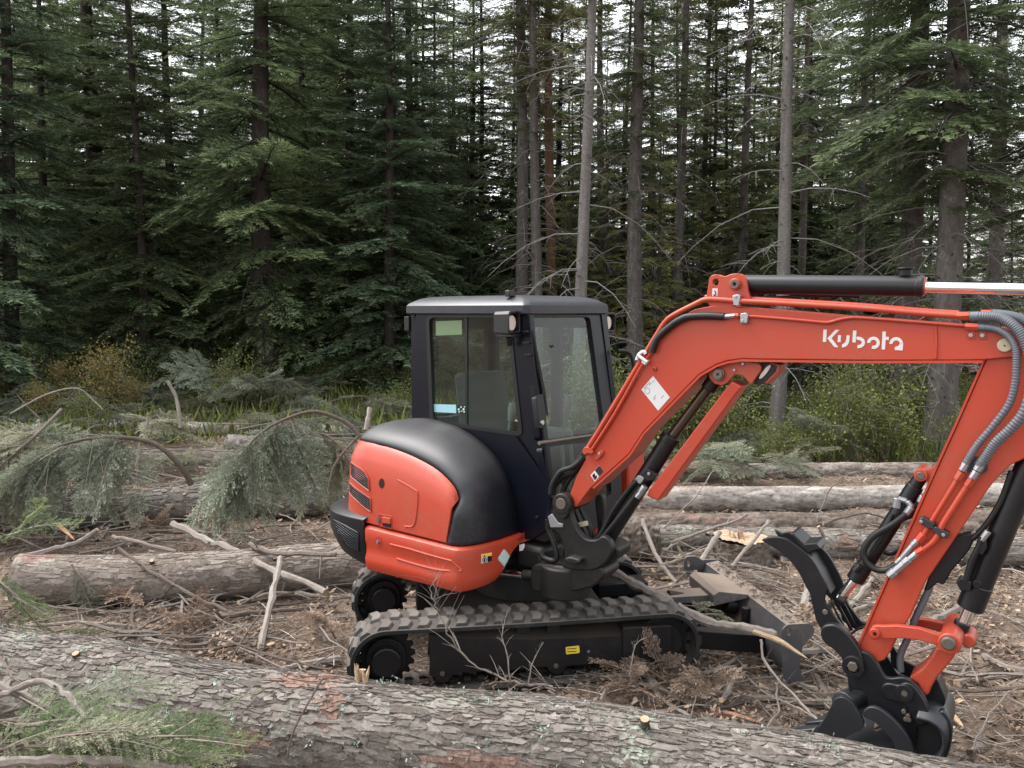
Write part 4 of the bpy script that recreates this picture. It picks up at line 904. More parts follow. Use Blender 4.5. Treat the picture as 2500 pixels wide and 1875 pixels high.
stick(ys((1655, 1480, 5.3), (1735, 1520, 5.15), (1814, 1531, 5.05), (1893, 1552, 4.95)), .030, .028, 'stick_grey', 'broken limb with torn yellow wood resting on the dozer blade')
def splinter(P, w, t, mat, label, cat='splinter', name='split_wood'):
    P = catmull(P, 5); n = len(P); V = []; Fs = []
    for i, p in enumerate(P):
        tt = (P[min(i + 1, n - 1)] - P[max(i - 1, 0)]).normalized(); s = tt.cross(Vector((0, 0, 1))).normalized(); u = s.cross(tt); f = (1 - (i / (n - 1)) ** 2) * .95 + .05
        for a, b in ((-1, -1), (1, -1), (1, 1), (-1, 1)): V.append(p + s * a * w * f + u * b * t * f)
    for i in range(n - 1):
        for k in range(4): Fs.append((i * 4 + k, i * 4 + (k + 1) % 4, i * 4 + 4 + (k + 1) % 4, i * 4 + 4 + k))
    Fs += [(3, 2, 1, 0), tuple((n - 1) * 4 + k for k in range(4))]
    return tag(link(name, py_mesh(name, V, Fs, M[mat], 40)), label, cat)
splinter(ys((1840, 1540, 4.98), (1900, 1563, 4.9), (1940, 1588, 4.85), (1972, 1608, 4.8)), .028, .007, 'wood', 'long yellow split of wood curving down from the limb on the blade')
splinter(gs([(380, 1600), (460, 1598), (545, 1592)], .03), .02, .008, 'wood', 'yellow split of wood lying behind the top edge of the foreground log')
splinter(gs([(1733, 1737), (1800, 1748), (1870, 1770)], .03), .025, .010, 'wood_orange', 'reddish torn splint on the ground right of the tracks')
splinter(gs([(480, 1443), (430, 1440), (375, 1442)], .05), .016, .006, 'wood', 'pale splint lying below the middle left log')
splinter(ys((137, 1277, 7.6), (160, 1297, 7.5), (182, 1318, 7.4)), .022, .006, 'wood_orange', 'orange torn splint hanging under the thick left log')
splinter(gs([(2320, 1735), (2350, 1760)], .04), .02, .008, 'wood', 'short yellow splint right of the bucket') if False else None
splinter(gs([(2308, 1740), (2330, 1752), (2352, 1775)], .04), .022, .008, 'wood', 'short yellow splint on the ground right of the bucket')
splinter(gs([(2270, 1610), (2290, 1595), (2330, 1565)], .05), .025, .008, 'wood', 'pale splint leaning on twigs right of the bucket link')
stick(gs([(1690, 1642), (1800, 1634), (1950, 1630), (2075, 1640)], .04), .012, .009, 'stick_brown', 'long thin dark branch on the ground in front of the blade', twigs=6)
stick(gs([(1702, 1688), (1800, 1700), (1930, 1712), (2040, 1716)], .03), .022, .020, 'stick_brown', 'dark limb with a split pale end lying toward the bucket')
stick(ys((1857, 1561, 4.9), (1870, 1619, 4.8), (1942, 1702, 4.5), (2000, 1762, 4.3)), .009, .006, 'stick_grey', 'thin bowed grey branch from the blade down to the bucket')
stick(gs([(1990, 1650), (2015, 1690), (2040, 1735)], .03), .02, .015, 'stick_brown', 'short brown limb on the ground just left of the bucket')
stick(gs([(2135, 1405), (2110, 1440), (2075, 1480)], .05), .022, .02, 'stick_grey', 'pale peeled stick behind the thumb cylinder, upper one')
stick(gs([(2085, 1490), (2115, 1480), (2150, 1470)], .05), .018, .016, 'stick_grey', 'pale peeled stick behind the thumb, lower one')
stick(gs([(2270, 1520), (2320, 1495), (2370, 1468)], .05), .03, .026, 'stick_grey', 'thick peeled pale limb right of the arm')
stick(gs([(2330, 1665), (2420, 1655), (2520, 1640)], .04), .014, .010, 'stick_grey', 'straight grey stick on the ground at the right edge', twigs=3)
stick(gs([(2400, 1600), (2460, 1630), (2530, 1640)], .05), .020, .016, 'stick_grey', 'tan limb at the right edge beyond the bucket link')
stick(gs([(1905, 1600), (2000, 1590), (2060, 1585)], .05), .026, .024, 'stick_grey', 'grey limb lying behind the near end of the dozer blade')
stick(gs([(1975, 1395), (1970, 1440), (1960, 1480)], .06), .03, .028, 'stick_grey', 'forked grey limb standing in the chips left of the thumb')
stick(gs([(1830, 1395), (1900, 1440), (1960, 1490)], .04), .014, .012, 'stick_grey', 'straight tan stick pointing from the blade toward the thumb')
stick(ys((2005, 1340, 7.2), (2010, 1310, 7.1), (1998, 1285, 7.1)), .018, .016, 'stick_grey', 'short grey branch stub on the lowest right log')
stick(ys((1995, 1275, 7.3), (2030, 1190, 7.5), (2100, 1150, 7.7), (2190, 1155, 8.0)), .007, .005, 'stick_brown', 'thin arching twig in front of the right hand logs')
stick(ys((2010, 1280, 7.5), (2060, 1262, 7.6), (2120, 1253, 7.7), (2160, 1265, 7.8)), .012, .008, 'stick_brown', 'low dark curved branch on the rotten log')
stick(ys((1620, 1290, 6.8), (1700, 1210, 7.0), (1740, 1150, 7.2)), .006, .004, 'stick_grey', 'hair-thin twig crossing the stripped end of the right log')
# dead twig standing in front of the near track
stick(ys((1349, 1678, 4.55), (1281, 1670, 4.58), (1227, 1656, 4.6), (1170, 1629, 4.62), (1118, 1583, 4.64), (1080, 1518, 4.66), (1061, 1472, 4.68), (1052, 1432, 4.7), (1075, 1402, 4.7)), .008, .0015, 'stick_grey', 'bare branching twig standing up in front of the near track', twigs=40, seed=5)
stick(ys((1245, 1662, 4.6), (1238, 1600, 4.62), (1226, 1550, 4.64), (1240, 1490, 4.66)), .005, .0015, 'stick_grey', 'thin upright twig in front of the track frame', twigs=10, seed=6)
stick(ys((1290, 1670, 4.55), (1300, 1620, 4.57), (1327, 1568, 4.58)), .005, .0015, 'stick_grey', 'short forked twig below the yellow sticker', twigs=6, seed=8)
stick(ys((1537, 1650, 4.65), (1545, 1600, 4.66), (1555, 1570, 4.67), (1580, 1555, 4.67)), .005, .002, 'stick_grey', 'small dry sapling in front of the front idler', twigs=9, seed=9)
# lower left corner
stick(ys((-40, 1866, 2.85), (130, 1857, 2.85), (300, 1862, 2.87), (475, 1882, 2.9)), .020, .013, 'stick_grey', 'smooth peeled pole along the bottom left edge')
stick(ys((-40, 1660, 3.35), (0, 1676, 3.35), (60, 1700, 3.33), (125, 1742, 3.3)), .019, .017, 'stick_grey', 'straight grey limb end at the left edge over the green boughs')
stick(ys((-20, 1712, 3.3), (35, 1684, 3.3), (108, 1664, 3.28), (165, 1700, 3.2), (217, 1770, 3.1), (276, 1855, 3.0)), .013, .011, 'stick_grey', 'curved grey limb bending down over the green boughs at lower left', twigs=4)
stick(ys((-10, 1585, 3.7), (30, 1650, 3.5), (80, 1690, 3.4), (120, 1730, 3.3)), .005, .003, 'stick_brown', 'thin dark red twig crossing the foreground log near the left edge', twigs=2)
stick(ys((790, 1655, 3.85), (750, 1720, 3.75), (715, 1790, 3.7), (700, 1850, 3.66)), .006, .004, 'stick_brown', 'thin dark twig running down the front of the foreground log')
stick(ys((1435, 1720, 3.45), (1440, 1765, 3.4), (1500, 1840, 3.3), (1560, 1885, 3.25)), .004, .0025, 'stick_brown', 'fine dark twig drooping over the foreground log right of centre', twigs=7)
# the many middling branches of the slash
def rand_stick(px, py, label, group, k, hmax=.12, lmin=.35, lmax=1.5):
    g = GP(px, py, rq.uniform(.01, hmax)); a = rq.choice([rq.gauss(0, .8), rq.uniform(-1.57, 1.57)]); l = rq.uniform(lmin, lmax); d = Vector((math.cos(a), math.sin(a), 0)); cv = rq.uniform(-.12, .12) * l
    P = [g + d * (l * t) + Vector((-d.y, d.x, 0)) * (cv * 4 * t * (1 - t)) for t in (-.5, -.17, .17, .5)]
    for i, p in enumerate(P): p.z = float(gz(p.x, p.y)) + g.z - float(gz(g.x, g.y)) + rq.uniform(0, .05)
    r0 = rq.choice([.005, .006, .007, .009, .012, .015]); stick(P, r0, r0 * .6, rq.choice(['stick_brown', 'stick_grey', 'stick_grey']), label, group, sides=5, twigs=rq.randrange(0, 5), seed=k, sm=3)
for k in range(105): rand_stick(rq.uniform(-20, 830), rq.choice([rq.uniform(1460, 1640), rq.uniform(1270, 1330)]), 'bare broken branch lying in the brown needles left of the excavator', 'branches littering the ground left of the excavator', k)
for k in range(85): rand_stick(rq.uniform(1500, 2500), rq.uniform(1385, 1800), 'bare broken branch lying on the ground around the blade and bucket', 'branches littering the ground around the blade and bucket', 200 + k, .06)
for k in range(110): rand_stick(rq.uniform(-20, 900), rq.uniform(1010, 1240), 'grey branch tangled in the slash pile', 'branches in the left slash pile', 400 + k, .45, .6, 2.0)
for k in range(25): rand_stick(rq.uniform(1520, 1800), rq.uniform(1290, 1400), 'grey branch in the heap around the stump', 'branches around the stump', 600 + k, .2)

# ================================================================== LITTER (nobody could count it)
def litter():
    r = np.random.default_rng(12)
    def spots(n):
        y = 2.6 + 10.5 * r.random(n) ** 1.5; x = (r.uniform(-250, 2750, n) - 1250) / FPX * (y + .3); return x, y
    # twigs
    x, y = spots(16000); z = gz(x, y) + r.uniform(0, .035, len(x)); a = r.uniform(0, 6.28, len(x)); l = r.uniform(.04, .26, len(x)) * r.choice([1, 1, 2], len(x)); rad = r.uniform(.001, .0034, len(x))
    d = np.stack([np.cos(a), np.sin(a), r.normal(0, .22, len(x))], 1); s = np.stack([-np.sin(a), np.cos(a), np.zeros(len(x))], 1); c = np.stack([x, y, z], 1)
    bend = (r.normal(0, .12, len(x)) * l)[:, None]; P = [c - d * l[:, None] / 2, c + s * bend + np.array([0, 0, .006]), c + d * l[:, None] / 2]
    u = np.array([0, 0, 1.0]); V = []
    for k, p in enumerate(P):
        f = (1, .85, .5)[k]
        for q in range(3): V.append(p + (s * math.cos(q * 2.094) + u * math.sin(q * 2.094)) * (rad * f)[:, None])
    V = np.stack(V, 1); n = len(x); b = np.arange(n)[:, None] * 9
    F = np.concatenate([b + np.array([[k * 3 + q, k * 3 + (q + 1) % 3, k * 3 + 3 + (q + 1) % 3, k * 3 + 3 + q]]) for k in (0, 1) for q in range(3)])
    tag(link('twig_litter', np_mesh('twig_litter', V.reshape(-1, 3), F, M['twig'], {'tint': np.repeat(r.beta(2, 2, n), 9), 'raw': np.zeros(n * 9)})), kind='stuff')
    # dead brown needle sprays
    Qs = []; Ts = []; x, y = spots(2300)
    for i in range(len(x)):
        q, t, _, _ = SPR_LOW[i % 3]
        L = r.uniform(.14, .40); Rm = rotmat(r.uniform(0, 6.28), r.normal(0, .18), r.normal(0, .3)); k = r.random(len(q)) < .30
        Qs.append((q[k] * np.array([L, L, L * .8])) @ Rm.T + np.array([x[i], y[i], float(gz(x[i], y[i])) + r.uniform(.01, .05)])); Ts.append(t[k] + r.uniform(-.3, .3))
    tag(link('needle_litter', quads_mesh('needle_litter', Qs, Ts, M['dead'])), kind='stuff')
    # chips and bark flakes
    n = 7500; x, y = spots(n); a = r.uniform(0, 6.28, n); l = r.uniform(.008, .035, n); w_ = l * r.uniform(.25, .8, n); c = np.stack([x, y, gz(x, y) + r.uniform(.005, .03, n)], 1)
    d = np.stack([np.cos(a), np.sin(a), r.normal(0, .35, n)], 1); s = np.stack([-np.sin(a), np.cos(a), r.normal(0, .35, n)], 1); h = np.array([0, 0, .004])
    base = [c - d * l[:, None] - s * w_[:, None] * .7, c + d * l[:, None] * .8 - s * w_[:, None], c + d * l[:, None] + s * w_[:, None] * .6, c - d * l[:, None] * .7 + s * w_[:, None]]
    V = np.stack(base + [p + h for p in base], 1); b = np.arange(n)[:, None] * 8
    F = np.concatenate([b + np.array([f]) for f in ((3, 2, 1, 0), (4, 5, 6, 7), (0, 1, 5, 4), (1, 2, 6, 5), (2, 3, 7, 6), (3, 0, 4, 7))])
    t = r.random(n); k = t < .55
    for nm, mm, sel in (('wood_chips', 'wood', ~k), ('bark_flakes', 'bark_mid', k)):
        idx = np.nonzero(sel)[0]; m_ = len(idx); Vs = V[idx]; bb = np.arange(m_)[:, None] * 8
        Fs = np.concatenate([bb + np.array([f]) for f in ((3, 2, 1, 0), (4, 5, 6, 7), (0, 1, 5, 4), (1, 2, 6, 5), (2, 3, 7, 6), (3, 0, 4, 7))])
        tag(link(nm, np_mesh(nm, Vs.reshape(-1, 3), Fs, M[mm], {'tint': np.repeat(r.uniform(.1, .9, m_), 8), 'raw': np.zeros(m_ * 8)})), kind='stuff')
    # low weeds and grass at the foot of the wood
    n = 16000; yy = r.uniform(12.5, 21, n); xx = (r.uniform(-200, 2700, n) - 1250) / FPX * yy; c = np.stack([xx, yy, gz(xx, yy)], 1); a = r.uniform(0, 6.28, n); hgt = r.uniform(.08, .45, n); wd = r.uniform(.008, .03, n)
    s = np.stack([np.cos(a), np.sin(a), np.zeros(n)], 1) * wd[:, None]; top = c + np.stack([r.normal(0, .12, n), r.normal(0, .12, n), hgt], 1)
    Q = np.stack([c - s * .3, c * .5 + top * .5 - s, top, c * .5 + top * .5 + s], 1)
    tag(link('undergrowth', quads_mesh('undergrowth', [Q], [r.beta(1.5, 2.2, n)], M['shrub'])), kind='stuff')
litter()

# ================================================================== EXCAVATOR
EX = empty('excavator', (0.1, 5.62, 0.0))
tag(EX, 'orange-red and black tracked excavator with glazed cab and raised boom among the logs', 'excavator')
UP = Vector((0, 0, 1))
# ---- frames: tracks, upper body, boom
tt_ = RAD(9.4); FT = Vector((math.cos(tt_), math.sin(tt_), 0)); RT = Vector((math.sin(tt_), -math.cos(tt_), 0))
TP0 = Vector((1.178, 5.065, 0))                                   # outer face of the near track, at its front tip
ph_ = RAD(40); FU = Vector((math.cos(ph_), -math.sin(ph_), 0)); RU = Vector((-math.sin(ph_), -math.cos(ph_), 0)); CU = Vector((.1, 5.62, 0))
pb_ = RAD(33); FB = Vector((math.cos(pb_), -math.sin(pb_), 0)); NB = Vector((-math.sin(pb_), -math.cos(pb_), 0)); NB0 = aty(1400, 1200, 4.93)
def T3(s, w_, z): return TP0 + FT * s - RT * w_ + UP * z         # s back from the tip is negative, w_ inward from the outer face
def U3(u, v, z): return CU + FU * u + RU * v + UP * z
def tp(px, py, off=0.0): return onplane(px, py, TP0 - RT * off, RT)
def up_(px, py, v): return onplane(px, py, CU + RU * v, RU)
def bp(px, py, off=0.0): return onplane(px, py, NB0 - NB * off, NB)
FPN = (FU + UP * .165).normalized(); FP0 = U3(.25, .32, 2.285)
def fp(px, py, off=0.0): return onplane(px, py, FP0 + FPN * off, FPN)
def plate(name, proj, nrm, pts, th, mat, parent, holes=(), bev=.004, build=True, mb=None):
    f = [proj(*p) for p in pts]; hs = [[proj(*p) for p in h] for h in holes]; d = nrm * th
    V, F_ = extrude_vf(f, [p - d for p in f], hs, [[p - d for p in h] for h in hs])
    if mb is not None: return mb.add(V, F_)
    return MB().add(V, F_).build(name, M[mat], parent, bev)
def bplate(name, pts, off, th, mat, parent, holes=(), bev=.004): return plate(name, lambda x, y: bp(x, y, off), NB, pts, th, mat, parent, holes, bev)
def box_vf(o, ax, ay, az):
    V = [o + ax * i + ay * j + az * k for i in (0, 1) for j in (0, 1) for k in (0, 1)]
    return V, [(0, 1, 3, 2), (4, 6, 7, 5), (0, 4, 5, 1), (2, 3, 7, 6), (0, 2, 6, 4), (1, 5, 7, 3)]
def ubox(u0, u1, v0, v1, z0, z1): return box_vf(U3(u0, v0, z0), FU * (u1 - u0), RU * (v1 - v0), UP * (z1 - z0))
def tbox(s0, s1, w0, w1, z0, z1): return box_vf(T3(s0, w0, z0), FT * (s1 - s0), -RT * (w1 - w0), UP * (z1 - z0))
def bcyl(name, p1, p2, r, off, mat, parent, sides=28, bev=.003, off2=None):
    return MB().add(*cyl_vf(bp(*p1, off), bp(*p2, off if off2 is None else off2), r, sides)).build(name, M[mat], parent, bev)
def bpin(name, p, r, off0, th, mat, parent, sides=24, bev=.003, r2=None):
    c = bp(p[0], p[1], off0); return MB().add(*cyl_vf(c, c - NB * th, r, sides, r2)).build(name, M[mat], parent, bev)
def bring(name, p, r, ri, off0, th, mat, parent):
    a = bp(p[0], p[1], off0); X = NB.cross(UP).normalized(); n = 28
    def rg(rr, o): return [a - NB * o + (X * math.cos(6.2832 * k / n) + UP * math.sin(6.2832 * k / n)) * rr for k in range(n)]
    V, F_ = extrude_vf(rg(r, 0), rg(r, th), [rg(ri, 0)], [rg(ri, th)]); return MB().add(V, F_).build(name, M[mat], parent, .002)

# ------------------------------------------------ tracks
S_R = (tp(853, 1605) - TP0).dot(FT); R_T = .212; ZC = .222
def belt_path(n_arc=18, n_str=24):
    sf, sr = -R_T, S_R + R_T; P = []
    for i in range(n_str): P.append((sr + (sf - sr) * i / n_str, ZC + R_T - .006 * math.sin(math.pi * i / n_str), (0, 1)))
    for i in range(n_arc): a = math.pi / 2 - math.pi * i / n_arc; P.append((sf + R_T * math.cos(a), ZC + R_T * math.sin(a), (math.cos(a), math.sin(a))))
    for i in range(n_str): P.append((sf + (sr - sf) * i / n_str, ZC - R_T, (0, -1)))
    for i in range(n_arc): a = -math.pi / 2 - math.pi * i / n_arc; P.append((sr + R_T * math.cos(a), ZC + R_T * math.sin(a), (math.cos(a), math.sin(a))))
    return P
BP = belt_path()
def lug_mesh():
    V = []; l, h, wd = .039, .018, .150
    for z, k in ((-.004, 1.0), (h * .75, .72), (h, .58)):
        V += [(-l * k - .012, 0 + (1 - k) * .02, z), (l * k - .012, 0 + (1 - k) * .02, z), (l * k + .014, wd * .55, z), (l * k * .75 + .004, wd - (1 - k) * .03, z), (-l * k * .75 - .010, wd - (1 - k) * .03, z), (-l * k + .006, wd * .55, z)]
    F_ = []
    for r_ in (0, 6):
        for k in range(6): F_.append((r_ + k, r_ + (k + 1) % 6, r_ + 6 + (k + 1) % 6, r_ + 6 + k))
    F_.append(tuple(range(12, 18))); return py_mesh('track_lug', V, F_, M['rubber'], 30)
LUG = lug_mesh(); LUGM = LUG.copy()
for v in LUGM.vertices: v.co.y = -v.co.y
LUGM.flip_normals()
def track(w_off, wd=.32, near=True):
    n = len(BP); V = []; F_ = []
    for s, z, nn in BP:
        for w2, o in ((0, -.004), (.006, .0), (wd - .006, .0), (wd, -.004), (wd, -.026), (0, -.026)):
            V.append(T3(s + nn[0] * o, w_off + w2, z + nn[1] * o))
    for i in range(n):
        j = (i + 1) % n
        for k in range(6): F_.append((i * 6 + k, i * 6 + (k + 1) % 6, j * 6 + (k + 1) % 6, j * 6 + k))
    t = link('rubber_track', py_mesh('rubber_track', V, F_, M['rubber_side'], 40), EX)
    # lugs, two staggered rows
    L = [0]
    for i in range(n): a, b = BP[i], BP[(i + 1) % n]; L.append(L[-1] + math.hypot(b[0] - a[0], b[1] - a[1]))
    def at(d):
        d %= L[-1]; i = max(k for k in range(n) if L[k] <= d); f = (d - L[i]) / (L[i + 1] - L[i]); a, b = BP[i], BP[(i + 1) % n]
        nx, nz = a[2][0] * (1 - f) + b[2][0] * f, a[2][1] * (1 - f) + b[2][1] * f; q = math.hypot(nx, nz) or 1
        return a[0] + (b[0] - a[0]) * f, a[1] + (b[1] - a[1]) * f, nx / q, nz / q
    cnt = 42
    for row in (0, 1):
        for k in range(cnt):
            s, z, nx, nz = at((k + .5 * row) * L[-1] / cnt)
            o = link('track_lug', LUG if row == 0 else LUGM, t)
            N_ax = FT * nx + UP * nz; X_ax = FT * nz - UP * nx; Y_ax = -RT
            p = T3(s, w_off + (.008 if row == 0 else wd - .008), z)
            m = Matrix.Identity(4)
            for c, a in enumerate((X_ax, Y_ax, N_ax)):
                for r_ in range(3): m[r_][c] = a[r_]
            m.translation = p; o.matrix_basis = m
    # drive blocks inside the belt: one joined part
    g = MB()
    for k in range(54):
        s, z, nx, nz = at(k * L[-1] / 54); c = T3(s - nx * .028, w_off + wd * .28, z - nz * .028); X_ax = FT * nz - UP * nx; N_ax = FT * nx + UP * nz
        g.add(*box_vf(c - X_ax * .022 - N_ax * .024, X_ax * .044, -RT * wd * .16, N_ax * .028)).add(*box_vf(c - X_ax * .022 - N_ax * .024 - RT * wd * .30, X_ax * .044, -RT * wd * .16, N_ax * .028))
    g.build('drive_blocks', M['rubber_side'], t)['kind'] = 'stuff'
    return t
track(0.0); W_FAR = 1.09; track(W_FAR)
def wheelset(w_off, sgn):
    """sprocket, idler and rollers; w_off is the belt's outer or inner face nearest the camera"""
    sr, sf = S_R + R_T, -R_T
    # toothed sprocket
    c = T3(sr, w_off + .145, ZC); n = 36; ring = []
    for k in range(n * 2):
        a = math.pi * k / n; rr = .178 if (k // 2) % 2 == 0 else .150; ring.append((rr * math.cos(a), rr * math.sin(a)))
    f = [c + FT * a + UP * b for a, b in ring]; V, F_ = extrude_vf(f, [p - RT * .035 for p in f])
    sp_ = MB().add(V, F_).build('sprocket', M['frameblack'], EX, .003)
    a = T3(sr, w_off + .030, ZC); MB().add(*cyl_vf(a, a - RT * .115, .088, 36)).build('hub_cover', M['black'], sp_, .006)
    a = T3(sr, w_off + .095, ZC); MB().add(*cyl_vf(a, a - RT * .05, .122, 36)).build('hub_flange', M['frameblack'], sp_, .005)
    for k in range(9): an = 6.2832 * k / 9; a = T3(sr + .108 * math.cos(an), w_off + .088, ZC + .108 * math.sin(an)); MB().add(*cyl_vf(a, a - RT * .02, .010, 6)).build('bolt', M['frameblack'], sp_)
    a = T3(sf, w_off + .09, ZC); idl = MB().add(*cyl_vf(a, a - RT * .13, .165, 40)).add(*cyl_vf(a + RT * .025, a - RT * .155, .12, 32)).add(*cyl_vf(a + RT * .05, a - RT * .18, .05, 24)).build('idler_wheel', M['frameblack'], EX, .004)
for wo in (0.0, W_FAR): wheelset(wo, 1)
fr_pts = [(1049, 1552), (1049, 1650), (1060, 1652), (1066, 1662), (1080, 1668), (1095, 1664), (1104, 1650), (1125, 1643), (1200, 1637), (1207, 1650), (1220, 1656), (1233, 1652), (1242, 1637), (1335, 1628), (1343, 1641), (1358, 1647), (1373, 1643), (1382, 1627), (1466, 1619), (1476, 1634), (1492, 1640), (1508, 1634), (1518, 1618), (1600, 1614), (1600, 1548), (1300, 1560)]
TF = plate('track_frame', lambda x, y: tp(x, y, .045), RT, fr_pts, .02, 'frameblack', EX, bev=.003)
so = MB(); a0, a1 = tp(1049, 1552, .045), tp(1600, 1548, .045); z0_ = a0.z
f = [tp(1049, 1556, .046), tp(1300, 1562, .046), tp(1600, 1550, .046)]
V = []; 
for p in f: V += [p, p - RT * .09 + UP * .055, p - RT * .22 + UP * .055, p - RT * .22 - UP * .20]
Fq = []
for i in range(2): Fq += [(i * 4 + k, i * 4 + k + 1, i * 4 + 5 + k, i * 4 + 4 + k) for k in range(3)]
Fq += [(0, 1, 2, 3), (11, 10, 9, 8)]
so.add(V, Fq).build('frame_beam', M['frameblack'], TF, .004)
plate('guard_box', lambda x, y: tp(x, y, .030), RT, roundpoly([(1521, 1533), (1640, 1527), (1641, 1615), (1521, 1620)], 6), .24, 'frameblack', TF, bev=.006)
plate('frame_sticker', lambda x, y: tp(x, y, .043), RT, roundpoly([(1381, 1580), (1414, 1576), (1415.5, 1594), (1382, 1598)], 3), .0015, 'yellow', TF, bev=0)
for a, b in ((1385, 1585), (1385, 1592)): plate('sticker_line', lambda x, y: tp(x, y, .041), RT, [(a, b - 1.2), (a + 22, b - 3.0), (a + 22, b - 1.4), (a, b + .3)], .001, 'inkblack', TF, bev=0)
plate('lashing_plate', lambda x, y: tp(x, y, .041), RT, [(1424, 1559), (1446, 1557), (1448, 1596), (1427, 1598)], .012, 'frameblack', TF, bev=.002)
for (x, y) in ((1437, 1591),): c = tp(x, y, .036); MB().add(*cyl_vf(c, c - RT * .012, .009, 6)).build('bolt', M['zinc'], TF)
for (x, y) in ((1080, 1646), (1220, 1636), (1358, 1627), (1492.5, 1619)):
    c = tp(x, y, .10); rl_ = MB().add(*cyl_vf(c, c - RT * .14, .062, 28)).add(*cyl_vf(c + RT * .03, c - RT * .17, .048, 24)).build('track_roller', M['frameblack'], TF, .004)
    c = tp(x, y, .034); MB().add(*cyl_vf(c, c - RT * .014, .016, 6)).build('bolt', M['pin'], TF, .002)
for (x, y) in ((1277, 1543), (1352, 1538)): c = tp(x, y, .08); MB().add(*cyl_vf(c, c - RT * .16, .045, 20)).build('carrier_roller', M['frameblack'], TF, .004)
MB().add(*tbox(S_R + .45, -.45, W_FAR + .05, W_FAR + .27, .10, .36)).build('far_track_frame', M['frameblack'], EX, .01)
UC = MB().add(*tbox(S_R + .55, -.55, .30, W_FAR + .06, .20, .42)).build('undercarriage', M['frameblack'], EX, .01)
MB().add(*cyl_vf(CU + UP * .42, CU + UP * .60, .36, 40)).build('slew_ring', M['castblack'], EX, .006)

# ------------------------------------------------ dozer blade
BN = atz(1937, 1525, .37); BF = atz(1728, 1369, .37); bdir = (BF - BN); bl_len = bdir.length; bdir.normalize(); bfw = Vector((-bdir.y, bdir.x, 0)); bfw = bfw if bfw.dot(FT) > 0 else -bfw
def B3(w_, f, z): return Vector((BN.x, BN.y, 0)) + bdir * w_ + bfw * f + UP * z
prof = [(.045, -.01), (-.02, .06), (-.055, .16), (-.05, .27), (-.02, .335), (-.02, .352), (.085, .37), (.09, .352), (.03, .325), (-.005, .26), (-.012, .16), (.02, .06), (.075, -.01)]
V, F_ = extrude_vf([B3(0, a, b) for a, b in prof], [B3(bl_len, a, b) for a, b in prof])
DB = MB().add(V, F_).build('dozer_blade', M['bladesteel'], EX, .003)
for w0, nm in ((-.014, 'end_plate'), (bl_len, 'end_plate')):
    pr = roundpoly([(-.06, .02), (-.075, .20), (-.08, .345), (-.05, .378), (.10, .378), (.135, .345), (.13, .30), (.06, .24), (.04, .10), (.075, .0)], .03)
    hl = circ(-.035, .33, .014, .022, 14)
    V, F_ = extrude_vf([B3(w0, a, b) for a, b in pr], [B3(w0 + .014, a, b) for a, b in pr], [[B3(w0, a, b) for a, b in hl]], [[B3(w0 + .014, a, b) for a, b in hl]])
    MB().add(V, F_).build(nm, M['bladesteel'], DB, .002)
V, F_ = extrude_vf([B3(bl_len - .004, a, b) for a, b in roundpoly([(-.19, .30), (-.19, .41), (-.10, .415), (-.02, .36), (-.03, .30)], .03)], [B3(bl_len + .016, a, b) for a, b in roundpoly([(-.19, .30), (-.19, .41), (-.10, .415), (-.02, .36), (-.03, .30)], .03)], [[B3(bl_len - .004, a, b) for a, b in circ(-.155, .36, .014, .03, 14)]], [[B3(bl_len + .016, a, b) for a, b in circ(-.155, .36, .014, .03, 14)]])
MB().add(V, F_).build('lifting_ear', M['bladesteel'], DB, .002)
for wq, wi in ((.30, .38), (bl_len - .30, bl_len - .42)):
    p0, p1 = B3(wq, -.04, .14), B3(wi, -.85, .22); d = (p1 - p0); s = d.cross(UP).normalized()
    MB().add(*box_vf(p0 - s * .045 - UP * .06, d, s * .09, UP * .12)).build('blade_arm', M['frameblack'], DB, .006)
mid = bl_len * .5
cv = [(-.28, .30), (-.28, .375), (-.24, .40), (-.02, .365), (-.03, .34)]
V, F_ = extrude_vf([B3(mid - .10, a, b) for a, b in cv], [B3(mid + .34, a, b) for a, b in cv]); MB().add(V, F_).build('cylinder_guard', M['bladesteel'], DB, .004)
MB().add(*cyl_vf(B3(mid + .05, -.04, .22), B3(mid + .05, -.55, .33), .045, 24)).build('blade_cylinder', M['frameblack'], DB, .003)
MB().add(*cyl_vf(B3(mid - .03, -.10, .27), B3(mid - .03, -.16, .29), .05, 20)).add(*cyl_vf(B3(mid - .16, -.07, .20), B3(mid - .16, -.07, .30), .028, 16)).build('grease_fitting', M['castblack'], DB, .003)
V, F_ = box_vf(B3(mid - .02, -.62, .30), bfw * .34, bdir * .16, UP * .05); MB().add(V, F_).build('hose_guard', M['bladesteel'], DB, .004)
V, F_ = box_vf(B3(mid + .20, -1.0, .30), bfw * .36, bdir * .18, UP * .09); MB().add(V, F_).build('step_box', M['black'], DB, .006)

dbr = MB(); rd = random.Random(8)
for k in range(170):
    w_ = rd.uniform(.02, bl_len - .05); f_ = rd.uniform(-.01, .08); p = B3(w_, f_, .356 + .17 * (f_ + .02)) ; a = rd.uniform(0, 6.28); l = rd.uniform(.008, .05); d = (bdir * math.cos(a) + bfw * math.sin(a)) * l; dbr.add(*tube_vf([p - d * .5 + UP * .003, p + UP * .006, p + d * .5 + UP * .003], [.0015, rd.uniform(.0015, .004), .001], 4))
tag(dbr.build('blade_debris', M['twig'], None), kind='stuff')
